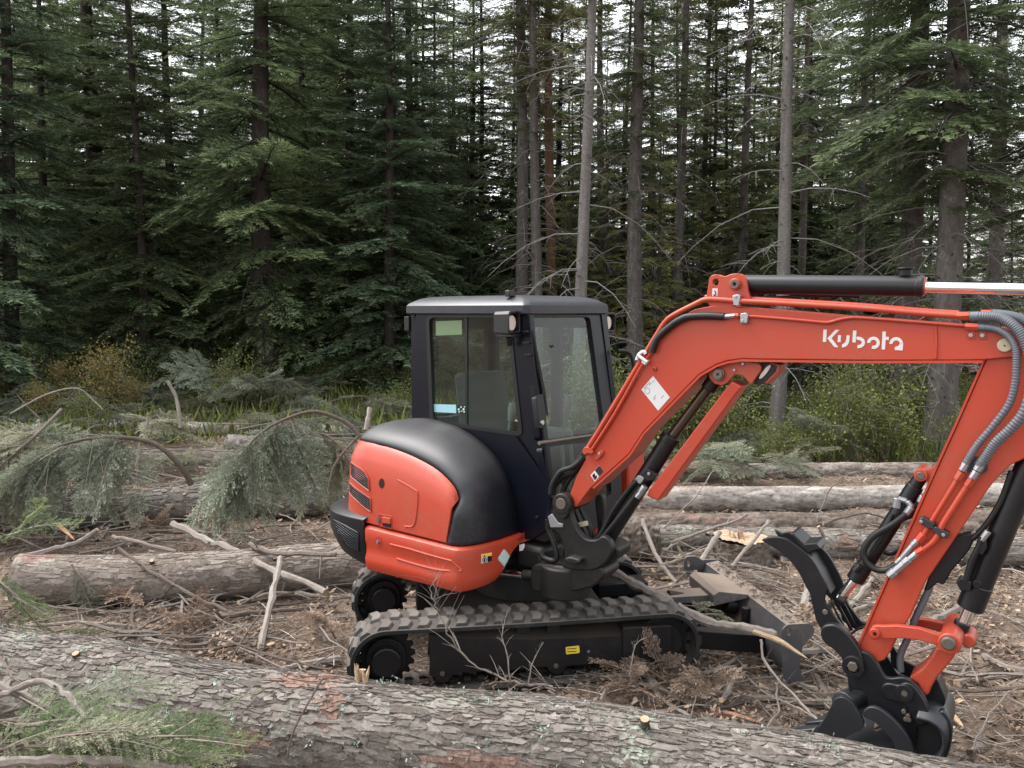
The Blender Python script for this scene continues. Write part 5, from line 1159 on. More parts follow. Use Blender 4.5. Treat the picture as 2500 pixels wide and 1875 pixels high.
# ------------------------------------------------ upper body
def outline_loft(cols, rows_fn, closed_cols=False):
    V = []; n = None
    for c in cols: r_ = rows_fn(c); n = len(r_); V += r_
    F_ = []
    for i in range(len(cols) - (0 if closed_cols else 1)):
        j = (i + 1) % len(cols)
        for k in range(n - 1): F_.append((i * n + k, j * n + k, j * n + k + 1, i * n + k + 1))
    return V, F_
def interp_cols(C_, m=4):
    """smooth columns of 3-vectors (each a list of points) along the outline"""
    k = len(C_[0]); rows = [catmull([c[i] for c in C_], m) for i in range(k)]
    return [[rows[i][j] for i in range(k)] for j in range(len(rows[0]))]
def solid(C_, name, mat, th=.03, bev=.004, parent=None, sub=4):
    """surface given by columns of points, thickened inward"""
    G_ = interp_cols(C_, sub); nc, nr = len(G_), len(G_[0]); V = [p for c in G_ for p in c]; F_ = []
    for i in range(nc - 1):
        for k in range(nr - 1): F_.append((i * nr + k, (i + 1) * nr + k, (i + 1) * nr + k + 1, i * nr + k + 1))
    me = py_mesh(name, V, F_, M[mat], 40); o = link(name, me, parent or EX)
    # make the outside face away from the middle of the body
    ctr = U3(-.4, 0, 1.0)
    if sum(p.area * p.normal.dot((Vector(p.center) - ctr).normalized()) for p in me.polygons) < 0: me.flip_normals()
    s = o.modifiers.new('thick', 'SOLIDIFY'); s.thickness = th; s.offset = -1
    if bev: b = o.modifiers.new('bevel', 'BEVEL'); b.width = bev; b.segments = 2; b.limit_method = 'ANGLE'; b.angle_limit = RAD(50)
    return o
def uvz(l): return [U3(*p) for p in l]
# lower skirt
SK = [(.244, .24, .845), (.243, .33, .825), (.242, .42, .775), (.240, .475, .70), (.236, .535, .635), (.228, .64, .612), (.205, .755, .604), (.165, .825, .60), (.10, .85, .597), (-.1, .85, .592), (-.3, .85, .584), (-.5, .85, .577), (-.688, .848, .570)]
def skirt_col(u, v, zb, m=1):
    # outward direction in plan
    i = [k for k, q in enumerate(SK) if q[0] == u][0]; a = SK[max(0, i - 1)]; b = SK[min(len(SK) - 1, i + 1)]; t = Vector((b[0] - a[0], b[1] - a[1])).normalized(); n = Vector((t.y, -t.x)); n = n if n.dot(Vector((u + .4, v))) > 0 else -n
    zt = .885
    H_ = [(zt, -.10), (zt, -.02), (zt - .012, -.004), (zt - .03, 0), (zb + (zt - zb) * .72, .0), (zb + (zt - zb) * .60, -.010 if u < .12 else 0), (zb + (zt - zb) * .42, -.010 if u < .05 else 0), (zb + (zt - zb) * .32, 0), (zb + .05, -.004), (zb + .015, -.025), (zb, -.07), (zb, -.16)]
    return [U3(u + n.x * o, m * (v + n.y * o), z) for z, o in H_]
SKIRT = solid([skirt_col(*q) for q in SK], 'body_skirt', 'orange', .02)
solid([skirt_col(*q, m=-1) for q in SK], 'body_skirt', 'orange', .02)
# red side panel wrapping round the tail
PN = [((.043, .097), .83, 1.165), ((.0, .057), .83, 1.238), ((-.083, -.083), .83, 1.322), ((-.27, -.27), .83, 1.376), ((-.453, -.453), .83, 1.408), ((-.65, -.64), .825, 1.424), ((-.82, -.80), .82, 1.430), ((-.96, -.92), .765, 1.428), ((-1.08, -1.03), .60, 1.42), ((-1.16, -1.11), .34, 1.41), ((-1.19, -1.14), 0.0, 1.405)]
def panel_col(uu, v, zt, m=1):
    cx, cy = -.40, 0; o = []
    for f, ins in ((0, .012), (.02, 0), (.28, 0), (.55, .002), (.72, .008)):
        z = .895 + (zt - .895) * f; u = uu[0] + (uu[1] - uu[0]) * f; o.append((u, v, z, ins))
    sh = max(.05, min(.12, (zt - 1.1) * .42)); o[-1] = (o[-1][0], v, zt - sh, .010); o.append((uu[1], v, zt - sh * .45, .028)); o.append((uu[1], v, zt, .062))
    res = []
    for u, v_, z, ins in o:
        d = Vector((u - cx if u < -.72 else 0.0, v_)); d = d.normalized() if d.length > 0 else Vector((0, 1)); res.append(U3(u - d.x * ins, m * (v_ - d.y * ins), z))
    return res
cols = [panel_col(*q) for q in PN] + [panel_col(*q, m=-1) for q in PN[-2::-1]]
PANEL = solid(cols, 'engine_cover', 'orange', .02)
# black bonnet
BO = [((-1.08, 0, 1.40), (-1.03, 0, 1.53), (-.70, 0, 1.53)), ((-1.055, .33, 1.41), (-1.0, .33, 1.54), (-.70, .15, 1.54)), ((-.985, .57, 1.42), (-.93, .56, 1.55), (-.68, .28, 1.55)), ((-.885, .72, 1.428), (-.83, .69, 1.56), (-.64, .31, 1.555)), ((-.79, .755, 1.43), (-.75, .71, 1.565), (-.60, .31, 1.555)), ((-.64, .765, 1.422), (-.62, .72, 1.56), (-.545, .31, 1.55)), ((-.453, .765, 1.405), (-.44, .72, 1.55), (-.42, .31, 1.535)), ((-.27, .765, 1.373), (-.26, .72, 1.53), (-.31, .31, 1.515)), ((-.083, .765, 1.318), (-.05, .73, 1.47), (-.145, .31, 1.45)), ((.057, .765, 1.232), (.12, .74, 1.36), (0, .31, 1.357)), ((.095, .77, 1.162), (.19, .75, 1.27), (.103, .31, 1.236)), ((.083, .81, 1.09), (.235, .82, 1.13), (.15, .31, 1.13)), ((.063, .822, 1.0), (.25, .84, 1.02), (.18, .31, 1.02)), ((.040, .828, .89), (.25, .85, .89), (.2, .31, .89))]
def bez(a, c, b, n=9): return [U3(*[(1 - t) ** 2 * a[i] + 2 * t * (1 - t) * c[i] + t * t * b[i] for i in range(3)]) for t in [k / n for k in range(n + 1)]]
bcols = [bez(*q) for q in BO]
BONNET = solid(bcols, 'bonnet', 'bonnet', .02, 0)
mir = lambda p: (p[0], -p[1], p[2])
solid([bez(*[mir(p) for p in q]) for q in BO[:4]], 'bonnet', 'bonnet', .02, 0)
MB().add(*ubox(-.95, -.05, -.60, .60, .70, 1.34)).build('engine_bay', M['inkblack'], EX, .02)
MB().add(*ubox(-.1, .15, -.55, .55, .66, .86)).build('deck_frame', M['castblack'], EX, .02)
# bumper
BU = [(-.695, .855), (-.85, .86), (-1.02, .835), (-1.16, .765), (-1.255, .65), (-1.30, .50), (-1.325, .28), (-1.335, 0)]
def bump_col(u, v, m=1):
    d = Vector((u + .35, v)).normalized(); zb = .575 + .10 * max(0, (-.7 - u) / .63)
    H_ = [(.965, .17), (.955, .10), (.945, .035), (.925, .0), (.80, .0), (zb + .10, .02), (zb + .02, .06), (zb, .12), (zb, .2)]
    return [U3(u - d.x * o, m * (v - d.y * o), z) for z, o in H_]
BUMP = solid([bump_col(*q) for q in BU] + [bump_col(*q, m=-1) for q in BU[-2::-1]], 'rear_bumper', 'black', .025)
# ---- details draped on the visible side
from mathutils.bvhtree import BVHTree
def bvh(*obs):
    V = []; P = []
    for o in obs:
        k = len(V); V += [v.co.copy() for v in o.data.vertices]; P += [tuple(i + k for i in p.vertices) for p in o.data.polygons]
    return BVHTree.FromPolygons(V, P)
BV = bvh(SKIRT, PANEL, BONNET, BUMP)
def hit(px, py, off=0.0):
    r_ = ray(px, py).normalized(); loc, n, i, d = BV.ray_cast(O, r_)
    if loc is None: return aty(px, py, 5.2)
    n = n if n.dot(r_) < 0 else -n; return loc + n * off
def drape(name, pts, mat, parent, off=.003, th=.0, bev=0.0):
    f = [hit(x, y, off) for x, y in pts]; b = [hit(x, y, -.004) for x, y in pts]
    c = sum(f, Vector()) / len(f); n = len(f); V = f + b; F_ = [tuple(range(n))] + [(i, (i + 1) % n, n + (i + 1) % n, n + i) for i in range(n)]
    return MB().add(V, F_).build(name, M[mat], parent, bev)
def grid_drape(name, corners, mat, parent, off, n=10, m=10):
    """four-sided patch that follows the surface"""
    (ax, ay), (bx, by), (cx, cy), (dx, dy) = corners; V = []; F_ = []
    for i in range(n + 1):
        for j in range(m + 1):
            s, t = i / n, j / m; x = (ax * (1 - s) + bx * s) * (1 - t) + (dx * (1 - s) + cx * s) * t; y = (ay * (1 - s) + by * s) * (1 - t) + (dy * (1 - s) + cy * s) * t; V.append(hit(x, y, off))
    for i in range(n):
        for j in range(m): F_.append((i * (m + 1) + j, (i + 1) * (m + 1) + j, (i + 1) * (m + 1) + j + 1, i * (m + 1) + j + 1))
    return MB().add(V, F_).build(name, M[mat], parent)
def inside(p, poly):
    r_ = False; j = len(poly) - 1
    for i in range(len(poly)):
        a, b = poly[i], poly[j]
        if (a[1] > p[1]) != (b[1] > p[1]) and p[0] < (b[0] - a[0]) * (p[1] - a[1]) / (b[1] - a[1]) + a[0]: r_ = not r_
        j = i
    return r_
def vent(poly, parent, step=5.2, nm='vent_grille'):
    v = drape(nm, poly, 'inkblack', parent, .003)
    g = MB(); xs = [p[0] for p in poly]; ys_ = [p[1] for p in poly]; x0, x1, y0, y1 = min(xs), max(xs), min(ys_), max(ys_)
    for sl in (.75, -.75):
        c = -(x1 - x0)
        while c < (y1 - y0) + (x1 - x0):
            run = []; k = 0
            for i in range(41):
                x = x0 + (x1 - x0) * i / 40; y = (y0 + c + sl * (x - x0)) if sl > 0 else (y0 + c + sl * (x - x0) + .0)
                if inside((x, y), poly): run.append(hit(x, y, .005))
                elif len(run) > 1: g.add(*tube_vf(run[::3] + [run[-1]], .0022, 3, False)); run = []
                else: run = []
            if len(run) > 1: g.add(*tube_vf(run[::3] + [run[-1]], .0022, 3, False))
            c += step
    if g.v: g.build('wire_mesh', M['steel'], v)
    fr = [hit(x, y, .004) for x, y in poly]; fr.append(fr[0]); MB().add(*tube_vf(fr, .005, 5, False)).build('vent_rim', M['orange'] if parent is PANEL else M['black'], v)
    return v
vent(roundpoly([(858, 1128), (876, 1140), (892, 1152), (901, 1168), (903, 1199), (885, 1186), (867, 1171), (857, 1162)], 3, 2), PANEL)
vent(roundpoly([(855, 1178), (870, 1192), (890, 1206), (906, 1217), (907, 1250), (890, 1238), (870, 1220), (855, 1204)], 3, 2), PANEL)
vent(roundpoly([(815, 1268), (845, 1283), (876, 1301), (877, 1346), (850, 1330), (827, 1303)], 4, 2), BUMP, 5.5, 'bumper_grille')
drape('exhaust_hole', circ(932, 1180, 6.8, 12, 18), 'inkblack', PANEL, .002)
drape('latch_recess', roundpoly([(923, 1254), (957, 1260), (959, 1292), (925, 1286)], 4), 'orange_worn', PANEL, .003, bev=.002)
drape('latch_handle', roundpoly([(935, 1261), (955, 1265), (955, 1279), (935, 1275)], 2), 'orange', PANEL, .010, bev=.002)
drape('latch_slot', [(935, 1277), (955, 1280), (955, 1288), (936, 1284)], 'inkblack', PANEL, .005)
drape('key_lock', circ(926, 1269, 3.6, 6, 12), 'pin', PANEL, .010)
tube('panel_crease', [hit(*p, .001) for p in cC((705, 630), (860, 720), (885, 760), (878, 900), (850, 1040), (770, 1050))], .006, M['orange'], PANEL, 6, 4)
MB().add(*tube_vf([hit(*p, .001) for p in cC((640, 1210), (800, 1250), (1000, 1310), (1190, 1360), (1280, 1440))], .007, 6)).build('skirt_crease', M['orange'], SKIRT)
MB().add(*tube_vf(catmull([hit(*p, .001) for p in cC((700, 1340), (900, 1400), (1100, 1445), (1280, 1450))], 4), .009, 6)).build('skirt_crease', M['orange'], SKIRT)
drape('bolt_dish', circ(924, 1322, 8, 13, 18), 'orange_worn', SKIRT, .003); c = hit(924, 1323, .012); MB().add(*tube_vf([c, c - RU * .012], .012, 6)).build('bolt', M['zinc'], SKIRT)
WL = drape('warning_label', cC((1455, 1302), (1548, 1287), (1546, 1367), (1455, 1385)), 'white', SKIRT, .003)
drape('label_header', cC((1456, 1304), (1547, 1289), (1547, 1312), (1456, 1328)), 'yellow', WL, .0045); drape('label_text_box', cC((1510, 1320), (1546, 1314), (1545, 1364), (1510, 1372)), 'inkblack', WL, .0045)
drape('warning_triangle', cC((1474, 1322), (1481, 1306), (1489, 1319)), 'inkblack', WL, .006)
tube('label_circle', [hit(x, y, .005) for x, y in [(780 + (1482 + 19 * math.cos(a)) / 3.687, 1000 + (1352 + 23 * math.sin(a)) / 3.687) for a in [6.2832 * k / 18 for k in range(19)]]], .0016, M['inkblack'], WL, 5)
drape('label_figure', cC((1477, 1338), (1487, 1336), (1489, 1366), (1476, 1368)), 'inkblack', WL, .005)
EM = drape('diamond_label', roundpoly(cC((1662, 1250), (1716, 1320), (1660, 1416), (1602, 1345)), 5), 'white', SKIRT, .003)
drape('diamond_field', roundpoly(cC((1662, 1262), (1706, 1322), (1660, 1404), (1612, 1343)), 4), 'teal', EM, .0045)
for k in range(6): drape('print_line', cC((1634, 1300 + 14 * k), (1690, 1293 + 14 * k), (1690, 1298 + 14 * k), (1634, 1305 + 14 * k)), 'white', EM, .006)
drape('small_label', cC((1798, 1216), (1846, 1206), (1848, 1262), (1800, 1275)), 'white', SKIRT, .003)

# ------------------------------------------------ cab
VC = .32
def side(x, y): return up_(x, y, VC)
cab_side = [(1010, 1300), (1005, 1040), (1003, 900), (1010, 800), (1016, 757), (1280, 757), (1293, 770), (1306, 900), (1326, 1050), (1342, 1180), (1346, 1288), (1300, 1318)]
win = roundpoly([(1043, 771), (1240, 771), (1271, 1060), (1053, 1030)], 16, 5)
CAB = plate('cab', side, RU, cab_side, .045, 'cabpaint', EX, [win], .006)
winf = roundpoly([(1039, 767), (1244, 767), (1276, 1066), (1049, 1034)], 18, 5)
plate('window_frame', lambda x, y: up_(x, y, VC + .006), RU, winf, .012, 'inkblack', CAB, [roundpoly([(1047, 775), (1237, 775), (1266, 1055), (1057, 1026)], 14, 5)], .003)
def glasspane(proj, pts, parent, nm='window'):
    V = [proj(*p) for p in pts]; return MB().add(V, [tuple(range(len(V)))]).build(nm, M['glass'], parent)
GW = glasspane(lambda x, y: up_(x, y, VC - .012), win, CAB)
plate('sliding_bar', lambda x, y: up_(x, y, VC - .004), RU, [(1134, 774), (1140, 774), (1141, 1042), (1136, 1041)], .012, 'inkblack', GW, bev=.001)
plate('sticker', lambda x, y: up_(x, y, VC - .016), RU, cA((972, 384), (1206, 376), (1208, 504), (974, 513)), .001, 'olive', GW, bev=0)
plate('sticker', lambda x, y: up_(x, y, VC - .009), RU, roundpoly(cA((950, 1131), (1155, 1136), (1156, 1212), (952, 1200)), 1), .001, 'paleblue', GW, bev=0)
SI = plate('sticker', lambda x, y: up_(x, y, VC - .009), RU, cA((1162, 1138), (1244, 1142), (1244, 1216), (1163, 1212)), .001, 'inkblack', GW, bev=0)
for (a, b, w_, h_) in ((1172, 1170, 14, 16), (1195, 1150, 10, 14), (1216, 1168, 14, 18), (1176, 1194, 12, 12), (1226, 1150, 10, 10), (1222, 1194, 12, 12), (1198, 1190, 14, 8)):
    plate('pictogram', lambda x, y: up_(x, y, VC - .007), RU, cA((a, b), (a + w_, b), (a + w_, b + h_), (a, b + h_)), .0008, 'teal', GW, bev=0)
wind = roundpoly([(1291, 774), (1440, 773), (1478, 1060), (1318, 1077)], 12, 4); wlow = roundpoly([(1321, 1092), (1482, 1074), (1494, 1210), (1346, 1222)], 12, 4)
front = [(1286, 757), (1470, 757), (1482, 770), (1492, 860), (1506, 1000), (1516, 1120), (1520, 1290), (1346, 1290), (1342, 1180), (1325, 1045), (1306, 900)]
plate('cab_front', fp, FPN, front, .045, 'cabpaint', CAB, [wind, wlow], .006)
glasspane(lambda x, y: fp(x, y, -.02), wind, CAB, 'windscreen'); glasspane(lambda x, y: fp(x, y, -.02), wlow, CAB, 'lower_window')
plate('screen_sticker', lambda x, y: fp(x, y, -.017), FPN, cB((412, 458), (446, 456), (464, 534), (420, 536)), .001, 'teal', CAB, bev=0)
# roof
def roof():
    O_ = [(-.80, -.58), (.245, -.58), (.265, -.55), (.265, .30), (.245, .335), (-.80, .335), (-.815, .30), (-.815, -.55)]
    V = []; lv = [(2.275, 0), (2.285, -.012), (2.335, -.012), (2.350, .0), (2.382, .055), (2.396, .11), (2.402, .20)]
    P0 = roundpoly(O_, .06, 4); n = len(P0)
    for z, ins in lv:
        for (u, v) in P0: cu, cv = -.275, -.12; V.append(U3(cu + (u - cu) * (1 - ins / .54), cv + (v - cv) * (1 - ins / .455), z))
    F_ = [tuple(range(n))[::-1], tuple((len(lv) - 1) * n + k for k in range(n))]
    for i in range(len(lv) - 1):
        for k in range(n): F_.append((i * n + k, i * n + (k + 1) % n, (i + 1) * n + (k + 1) % n, (i + 1) * n + k))
    return MB().add(V, F_).build('cab_roof', M['roof'], CAB, 0, 28)
roof()
# far side, rear and floor of the cab: frames with glass
def frame_wall(name, P, holes, th, nrm, glass_nm):
    V, F_ = extrude_vf(P, [p - nrm * th for p in P], holes, [[p - nrm * th for p in h] for h in holes]); o = MB().add(V, F_).build(name, M['cabpaint'], CAB, .004)
    for h in holes: MB().add([p - nrm * (th * .5) for p in h], [tuple(range(len(h)))]).build(glass_nm, M['glass'], o)
fl = lambda u, z: U3(u, -.545, z)
frame_wall('cab_door', [fl(a, b) for a, b in ((-.79, .9), (.42, .9), (.40, 1.4), (.26, 2.28), (-.80, 2.28))], [[fl(a, b) for a, b in roundpoly([(-.10, 1.05), (.34, 1.05), (.33, 1.45), (.20, 2.18), (-.10, 2.18)], .06)], [fl(a, b) for a, b in roundpoly([(-.70, 1.45), (-.18, 1.45), (-.18, 2.18), (-.72, 2.18)], .06)]], .04, -RU, 'door_window')
rr_ = lambda v, z: U3(-.80, v, z)
frame_wall('cab_rear', [rr_(a, b) for a, b in ((-.54, .9), (.31, .9), (.31, 2.28), (-.54, 2.28))], [[rr_(a, b) for a, b in roundpoly([(-.46, 1.55), (.23, 1.55), (.23, 2.16), (-.46, 2.16)], .06)]], .04, -FU, 'rear_window')
MB().add(*ubox(-.79, .40, -.54, .31, .86, .92)).build('cab_floor', M['inkblack'], CAB)
st_ = MB().add(*ubox(-.52, -.05, -.36, .12, 1.18, 1.32)).build('seat', M['seat'], CAB, .04)
V, F_ = extrude_vf([U3(a, -.36, b) for a, b in roundpoly([(-.52, 1.28), (-.38, 1.30), (-.50, 1.86), (-.60, 1.86)], .05)], [U3(a, .10, b) for a, b in roundpoly([(-.52, 1.28), (-.38, 1.30), (-.50, 1.86), (-.60, 1.86)], .05)]); MB().add(V, F_).build('seat_back', M['seat'], st_, .03)
for vv in (-.42, .20):
    MB().add(*ubox(-.40, .05, vv - .05, vv + .05, 1.34, 1.46)).build('control_console', M['trimgrey'], CAB, .02)
    MB().add(*tube_vf([U3(.0, vv, 1.44), U3(.03, vv, 1.60)], .014, 10)).add(*tube_vf([U3(.03, vv, 1.58), U3(.04, vv, 1.66), U3(.04, vv, 1.70)], [.024, .030, .020], 12)).build('joystick', M['trimgrey'], CAB)
MB().add(*tube_vf([U3(.17, .12, 1.44), U3(.16, .12, 1.50), U3(.15, .12, 1.66)], [.05, .06, .085], 16)).build('drink_holder', M['paleblue'], CAB)
for vv in (-.20, -.10): MB().add(*tube_vf([U3(.18, vv, .92), U3(.24, vv, 1.22), U3(.22, vv, 1.42)], .014, 8)).build('travel_lever', M['trimgrey'], CAB)
V, F_ = ubox(.16, .28, -.44, -.30, 1.30, 1.48); MB().add(V, F_).build('monitor', M['inkblack'], CAB, .02)
# lamps on the cab
def worklight(u0, v0, z0):
    f = lambda u, a, b: U3(u0 + u, v0 + a, z0 + b)
    out = [(-.06, -.065), (.06, -.065), (.06, .055), (.045, .075), (-.045, .075), (-.06, .055)]; inn = [(a * .82, b * .82 - .002) for a, b in out]
    V, F_ = extrude_vf([f(.0, a, b) for a, b in out], [f(-.125, a * .95, b * .95) for a, b in out], [[f(.0, a, b) for a, b in inn]], [[f(-.125, a * .6, b * .6) for a, b in inn]])
    h = MB().add(V, F_).build('work_light', M['black'], CAB, .004)
    V, F_ = extrude_vf([f(-.022, a, b) for a, b in circ(0, 0, .042, .050, 24)], [f(-.06, a, b) for a, b in circ(0, 0, .034, .04, 24)]); MB().add(V, F_).build('lamp_lens', M['lens'], h, .006)
    V, F_ = extrude_vf([f(-.028, a, b) for a, b in out], [f(-.12, a * .9, b * .9) for a, b in out]); MB().add([f(-.06, a * .8, b * .8) for a, b in out], [tuple(range(6))]).build('reflector', M['zinc'], h)
    MB().add(*box_vf(f(-.11, -.05, -.085), FU * .12, RU * .10, UP * .014)).add(*tube_vf([f(-.05, 0, -.085), f(-.06, -.02, -.14)], .018, 10)).build('bracket', M['black'], h, .002)
worklight(.215, .385, 2.225); worklight(.235, -.665, 2.215)
WI = MB().add(*tube_vf([fp(x, y, .03) for x, y in cB((445, 560), (500, 860), (560, 1200), (592, 1480))], [.004, .008, .012, .014], 8)).build('wiper', M['inkblack'], CAB)
plate('wiper_motor', lambda x, y: fp(x, y, .05), FPN, roundpoly(cB((480, 1280), (560, 1240), (600, 1500), (590, 1590), (520, 1630)), 5), .04, 'inkblack', CAB, bev=.006)
c = fp(*cB((545, 1555))[0], .055); MB().add(*cyl_vf(c + FPN * .008, c - FPN * .01, .014, 14)).build('bolt', M['zinc'], CAB)
tube('guard_rail', [fp(x, y, .03) for x, y in cD((428, 302), (650, 268), (1120, 200))], .012, M['pin'], CAB, 10)
tube('grab_handle', [U3(.34, -.60, 2.02), U3(.40, -.66, 2.0), U3(.43, -.68, 1.86), U3(.45, -.68, 1.6)], .016, M['black'], CAB, 10, 5)
for z in (2.10, 2.02, 1.93):
    c = onplane(1272 + (2.1 - z) * 40, 812 + (2.1 - z) * 330, CU + RU * .345, RU); MB().add(*box_vf(c, FU * .05, RU * -.03, UP * .012)).build('mounting_lug', M['black'], CAB, .002)
for (x, y) in ((1307, 1054), (1309, 1264), (1344, 845)): c = up_(x, y, VC + .012); MB().add(*cyl_vf(c, c - RU * .02, .011, 10)).build('rubber_stop', M['inkblack'], CAB, .002)
MB().add(*box_vf(U3(-.86, .26, 2.16), FU * .05, RU * .06, UP * .10)).build('rear_lamp', M['inkblack'], CAB, .004)
MB().add(*ubox(.06, .10, .24, .30, 2.39, 2.43)).build('lifting_eye', M['black'], CAB, .006)
# left front body corner seen under the boom
MB().add(*ubox(-.05, .40, -.88, -.66, .90, 1.30)).build('left_side_cover', M['orange'], EX, .02)
MB().add(*ubox(.18, .36, -.60, -.30, .72, .86)).build('left_front_skirt', M['orange'], EX, .02)

# ------------------------------------------------ swing bracket
SB = bplate('swing_bracket', smooth2(cD((600, 800), (690, 790), (722, 850), (715, 930), (745, 1030), (790, 1110), (850, 1165), (930, 1175), (1000, 1140), (1060, 1180), (1085, 1260), (1060, 1330), (1000, 1400), (930, 1440), (800, 1450), (680, 1430), (620, 1400), (650, 1340), (640, 1230), (600, 1120), (510, 1060), (500, 980), (540, 930), (560, 850))), -.030, .05, 'castblack', EX, bev=.008)
bplate('cheek_plate', smooth2(cD((930, 800), (990, 770), (1010, 900), (1000, 1010), (1010, 1120), (1085, 1260), (1060, 1330), (1000, 1400), (900, 1420), (700, 1400), (760, 1250), (880, 1200), (950, 1100), (940, 950))), .18, .05, 'castblack', SB, bev=.008)
bplate('web_plate', cD((700, 1080), (860, 1180), (1000, 1150), (1040, 1320), (960, 1420), (700, 1420)), .02, .16, 'castblack', SB, bev=.01)
bpin('boom_foot_boss', cD((625, 850))[0], .062, -.055, .28, 'castblack', SB, bev=.006); bpin('pin_head', cD((620, 850))[0], .034, -.062, .02, 'pin', SB)
bplate('pivot_cap', roundpoly(cD((575, 800), (640, 775), (700, 800), (715, 880), (680, 960), (640, 1000), (585, 940), (560, 870)), 10), -.052, .02, 'castblack', SB, bev=.006)
# vertical swing boss housing
ce = bp(*cD((660, 1500))[0], .09)
MB().add(*cyl_vf(ce + UP * .085, ce - UP * .11, .155, 36)).build('swing_boss', M['castblack'], SB, .012)
bplate('swing_base', roundpoly(cD((345, 1445), (420, 1402), (620, 1412), (1000, 1420), (1030, 1490), (930, 1590), (760, 1640), (370, 1640), (345, 1570)), 12), -.02, .20, 'castblack', SB, bev=.012)
bplate('top_ear', smooth2(cD((365, 1425), (400, 1398), (520, 1405), (600, 1430), (700, 1440), (700, 1465), (400, 1455))), -.028, .18, 'castblack', SB, bev=.004)
c = bp(*cD((460, 1412))[0], .02); MB().add(*cyl_vf(c + UP * .012, c - UP * .01, .014, 6)).build('bolt', M['zinc'], SB)
bplate('stop_block', roundpoly(cD((655, 1340), (700, 1325), (790, 1352), (795, 1385), (740, 1400), (660, 1375)), 6), -.09, .10, 'castblack', SB, bev=.008)
MB().add(*ubox(.18, .40, .10, .34, .66, .82)).build('swing_mount', M['castblack'], EX, .03)
RODS = MB().add(*cyl_vf(up_(*cD((60, 1466))[0], .40), bp(*cD((330, 1492))[0], .02), .026, 20)).build('swing_cylinder_rod', M['chrome'], EX)
MB().add(*cyl_vf(bp(*cD((290, 1488))[0], .02), bp(*cD((380, 1494))[0], .02), .034, 18)).build('rod_eye', M['castblack'], RODS, .004)
for k, pth in enumerate((((505, 990), (510, 1080), (560, 1200), (590, 1320), (560, 1360), (470, 1330), (440, 1280)), ((530, 760), (545, 680), (620, 560), (720, 520), (790, 470), (830, 420)), ((560, 790), (560, 700), (640, 600), (740, 560), (800, 490), (840, 440)), ((640, 780), (660, 690), (720, 600), (770, 540), (830, 470)), ((760, 900), (800, 1000), (850, 1100), (870, 1160)), ((800, 880), (850, 980), (890, 1080), (900, 1160)), ((730, 930), (780, 1040), (830, 1120), (850, 1180)))):
    tube('hydraulic_hose', [bp(*p, (.02, .0, .03, .06, .05, .08, .06)[k]) for p in cD(*pth)], .017, M['hose'], SB, 10, 5)
bplate('hose_clamp', cD((768, 1018), (852, 1004), (862, 1046), (778, 1062)), .03, .02, 'brass', SB, bev=.002)
bplate('hose_bracket', cD((505, 960), (545, 940), (600, 1020), (640, 1030), (640, 1060), (530, 1060)), -.04, .015, 'zinc', SB, bev=.002)

# ------------------------------------------------ boom
bpts = [(1392, 1203), (1408, 1160), (1444, 1092), (1509, 1000), (1566, 906), (1592, 862), (1618, 820), (1642, 792), (1666, 771), (1696, 755), (1734, 747), (1761, 746), (1870, 754), (2005, 765), (2280, 792), (2400, 800), (2455, 799), (2478, 808), (2491, 825), (2494, 843), (2488, 860), (2471, 873), (2400, 879), (2335, 880), (2100, 880), (1860, 877), (1810, 876), (1775, 881), (1748, 890), (1707, 914), (1660, 962), (1570, 1055), (1536, 1108), (1444, 1190), (1434, 1202), (1407, 1239), (1392, 1232)]
BOOM = bplate('boom', bpts, 0, .20, 'orange', EX, bev=.006)
# flange that stands a little proud along the lower edge
fl_ = MB(); low = [(2400, 880), (2100, 881), (1860, 878), (1810, 877), (1775, 882), (1748, 891), (1707, 915), (1660, 963), (1570, 1056), (1536, 1109), (1446, 1190)]
for i in range(len(low) - 1):
    a, b = bp(*low[i], -.006), bp(*low[i + 1], -.006); d = (b - a).normalized(); dn = NB.cross(d).normalized(); dn = dn if dn.z < 0 or abs(dn.z) < .3 else -dn
    fl_.add([a, b, b + dn * .012, a + dn * .012] + [p - NB * .212 for p in (a, b, b + dn * .012, a + dn * .012)], [(0, 1, 2, 3), (7, 6, 5, 4), (0, 4, 5, 1), (3, 2, 6, 7), (1, 5, 6, 2), (0, 3, 7, 4)])
fl_.build('lower_flange', M['orange'], BOOM)
tube('weld_seam', [bp(x, y, -.002) for x, y in cH((1020, 860), (1030, 1100), (1015, 1300))], .007, M['orange'], BOOM, 6)
# lettering: KUBOTA-style cut letters as in the photograph
def arc(cx, cy, rx, ry, a0, a1, n=12): return [(cx + rx * math.cos(RAD(a0 + (a1 - a0) * i / n)), cy - ry * math.sin(RAD(a0 + (a1 - a0) * i / n))) for i in range(n + 1)]
def band(cx, cy, rx, ry, t, a0, a1): return arc(cx, cy, rx, ry, a0, a1) + arc(cx, cy, rx - t, ry - t, a1, a0)
LET = [[[(1218, 607), (1248, 607), (1243, 718), (1212, 718)], [(1327, 608), (1362, 610), (1291, 684), (1352, 767), (1316, 764), (1253, 686)]],
       [[(1350, 657), (1376, 657), (1372, 720), (1345, 719)], [(1427, 658), (1454, 660), (1450, 712), (1441, 738), (1421, 759), (1385, 770), (1385, 740), (1405, 731), (1418, 716), (1424, 694)]],
       [[(1484, 615), (1515, 617), (1508, 724), (1478, 722)], band(1530, 723, 62, 52, 29, 108, -97)],
       [band(1668, 726, 58, 56, 29, 182, -108)],
       [[(1750, 624), (1781, 625), (1779, 672), (1807, 673), (1806, 701), (1778, 700), (1772, 787), (1741, 785)]],
       [band(1873, 733, 61, 58, 29, 184, -2), [(1904, 732), (1937, 728), (1931, 795), (1860, 791), (1860, 763), (1884, 758), (1902, 744)]]]
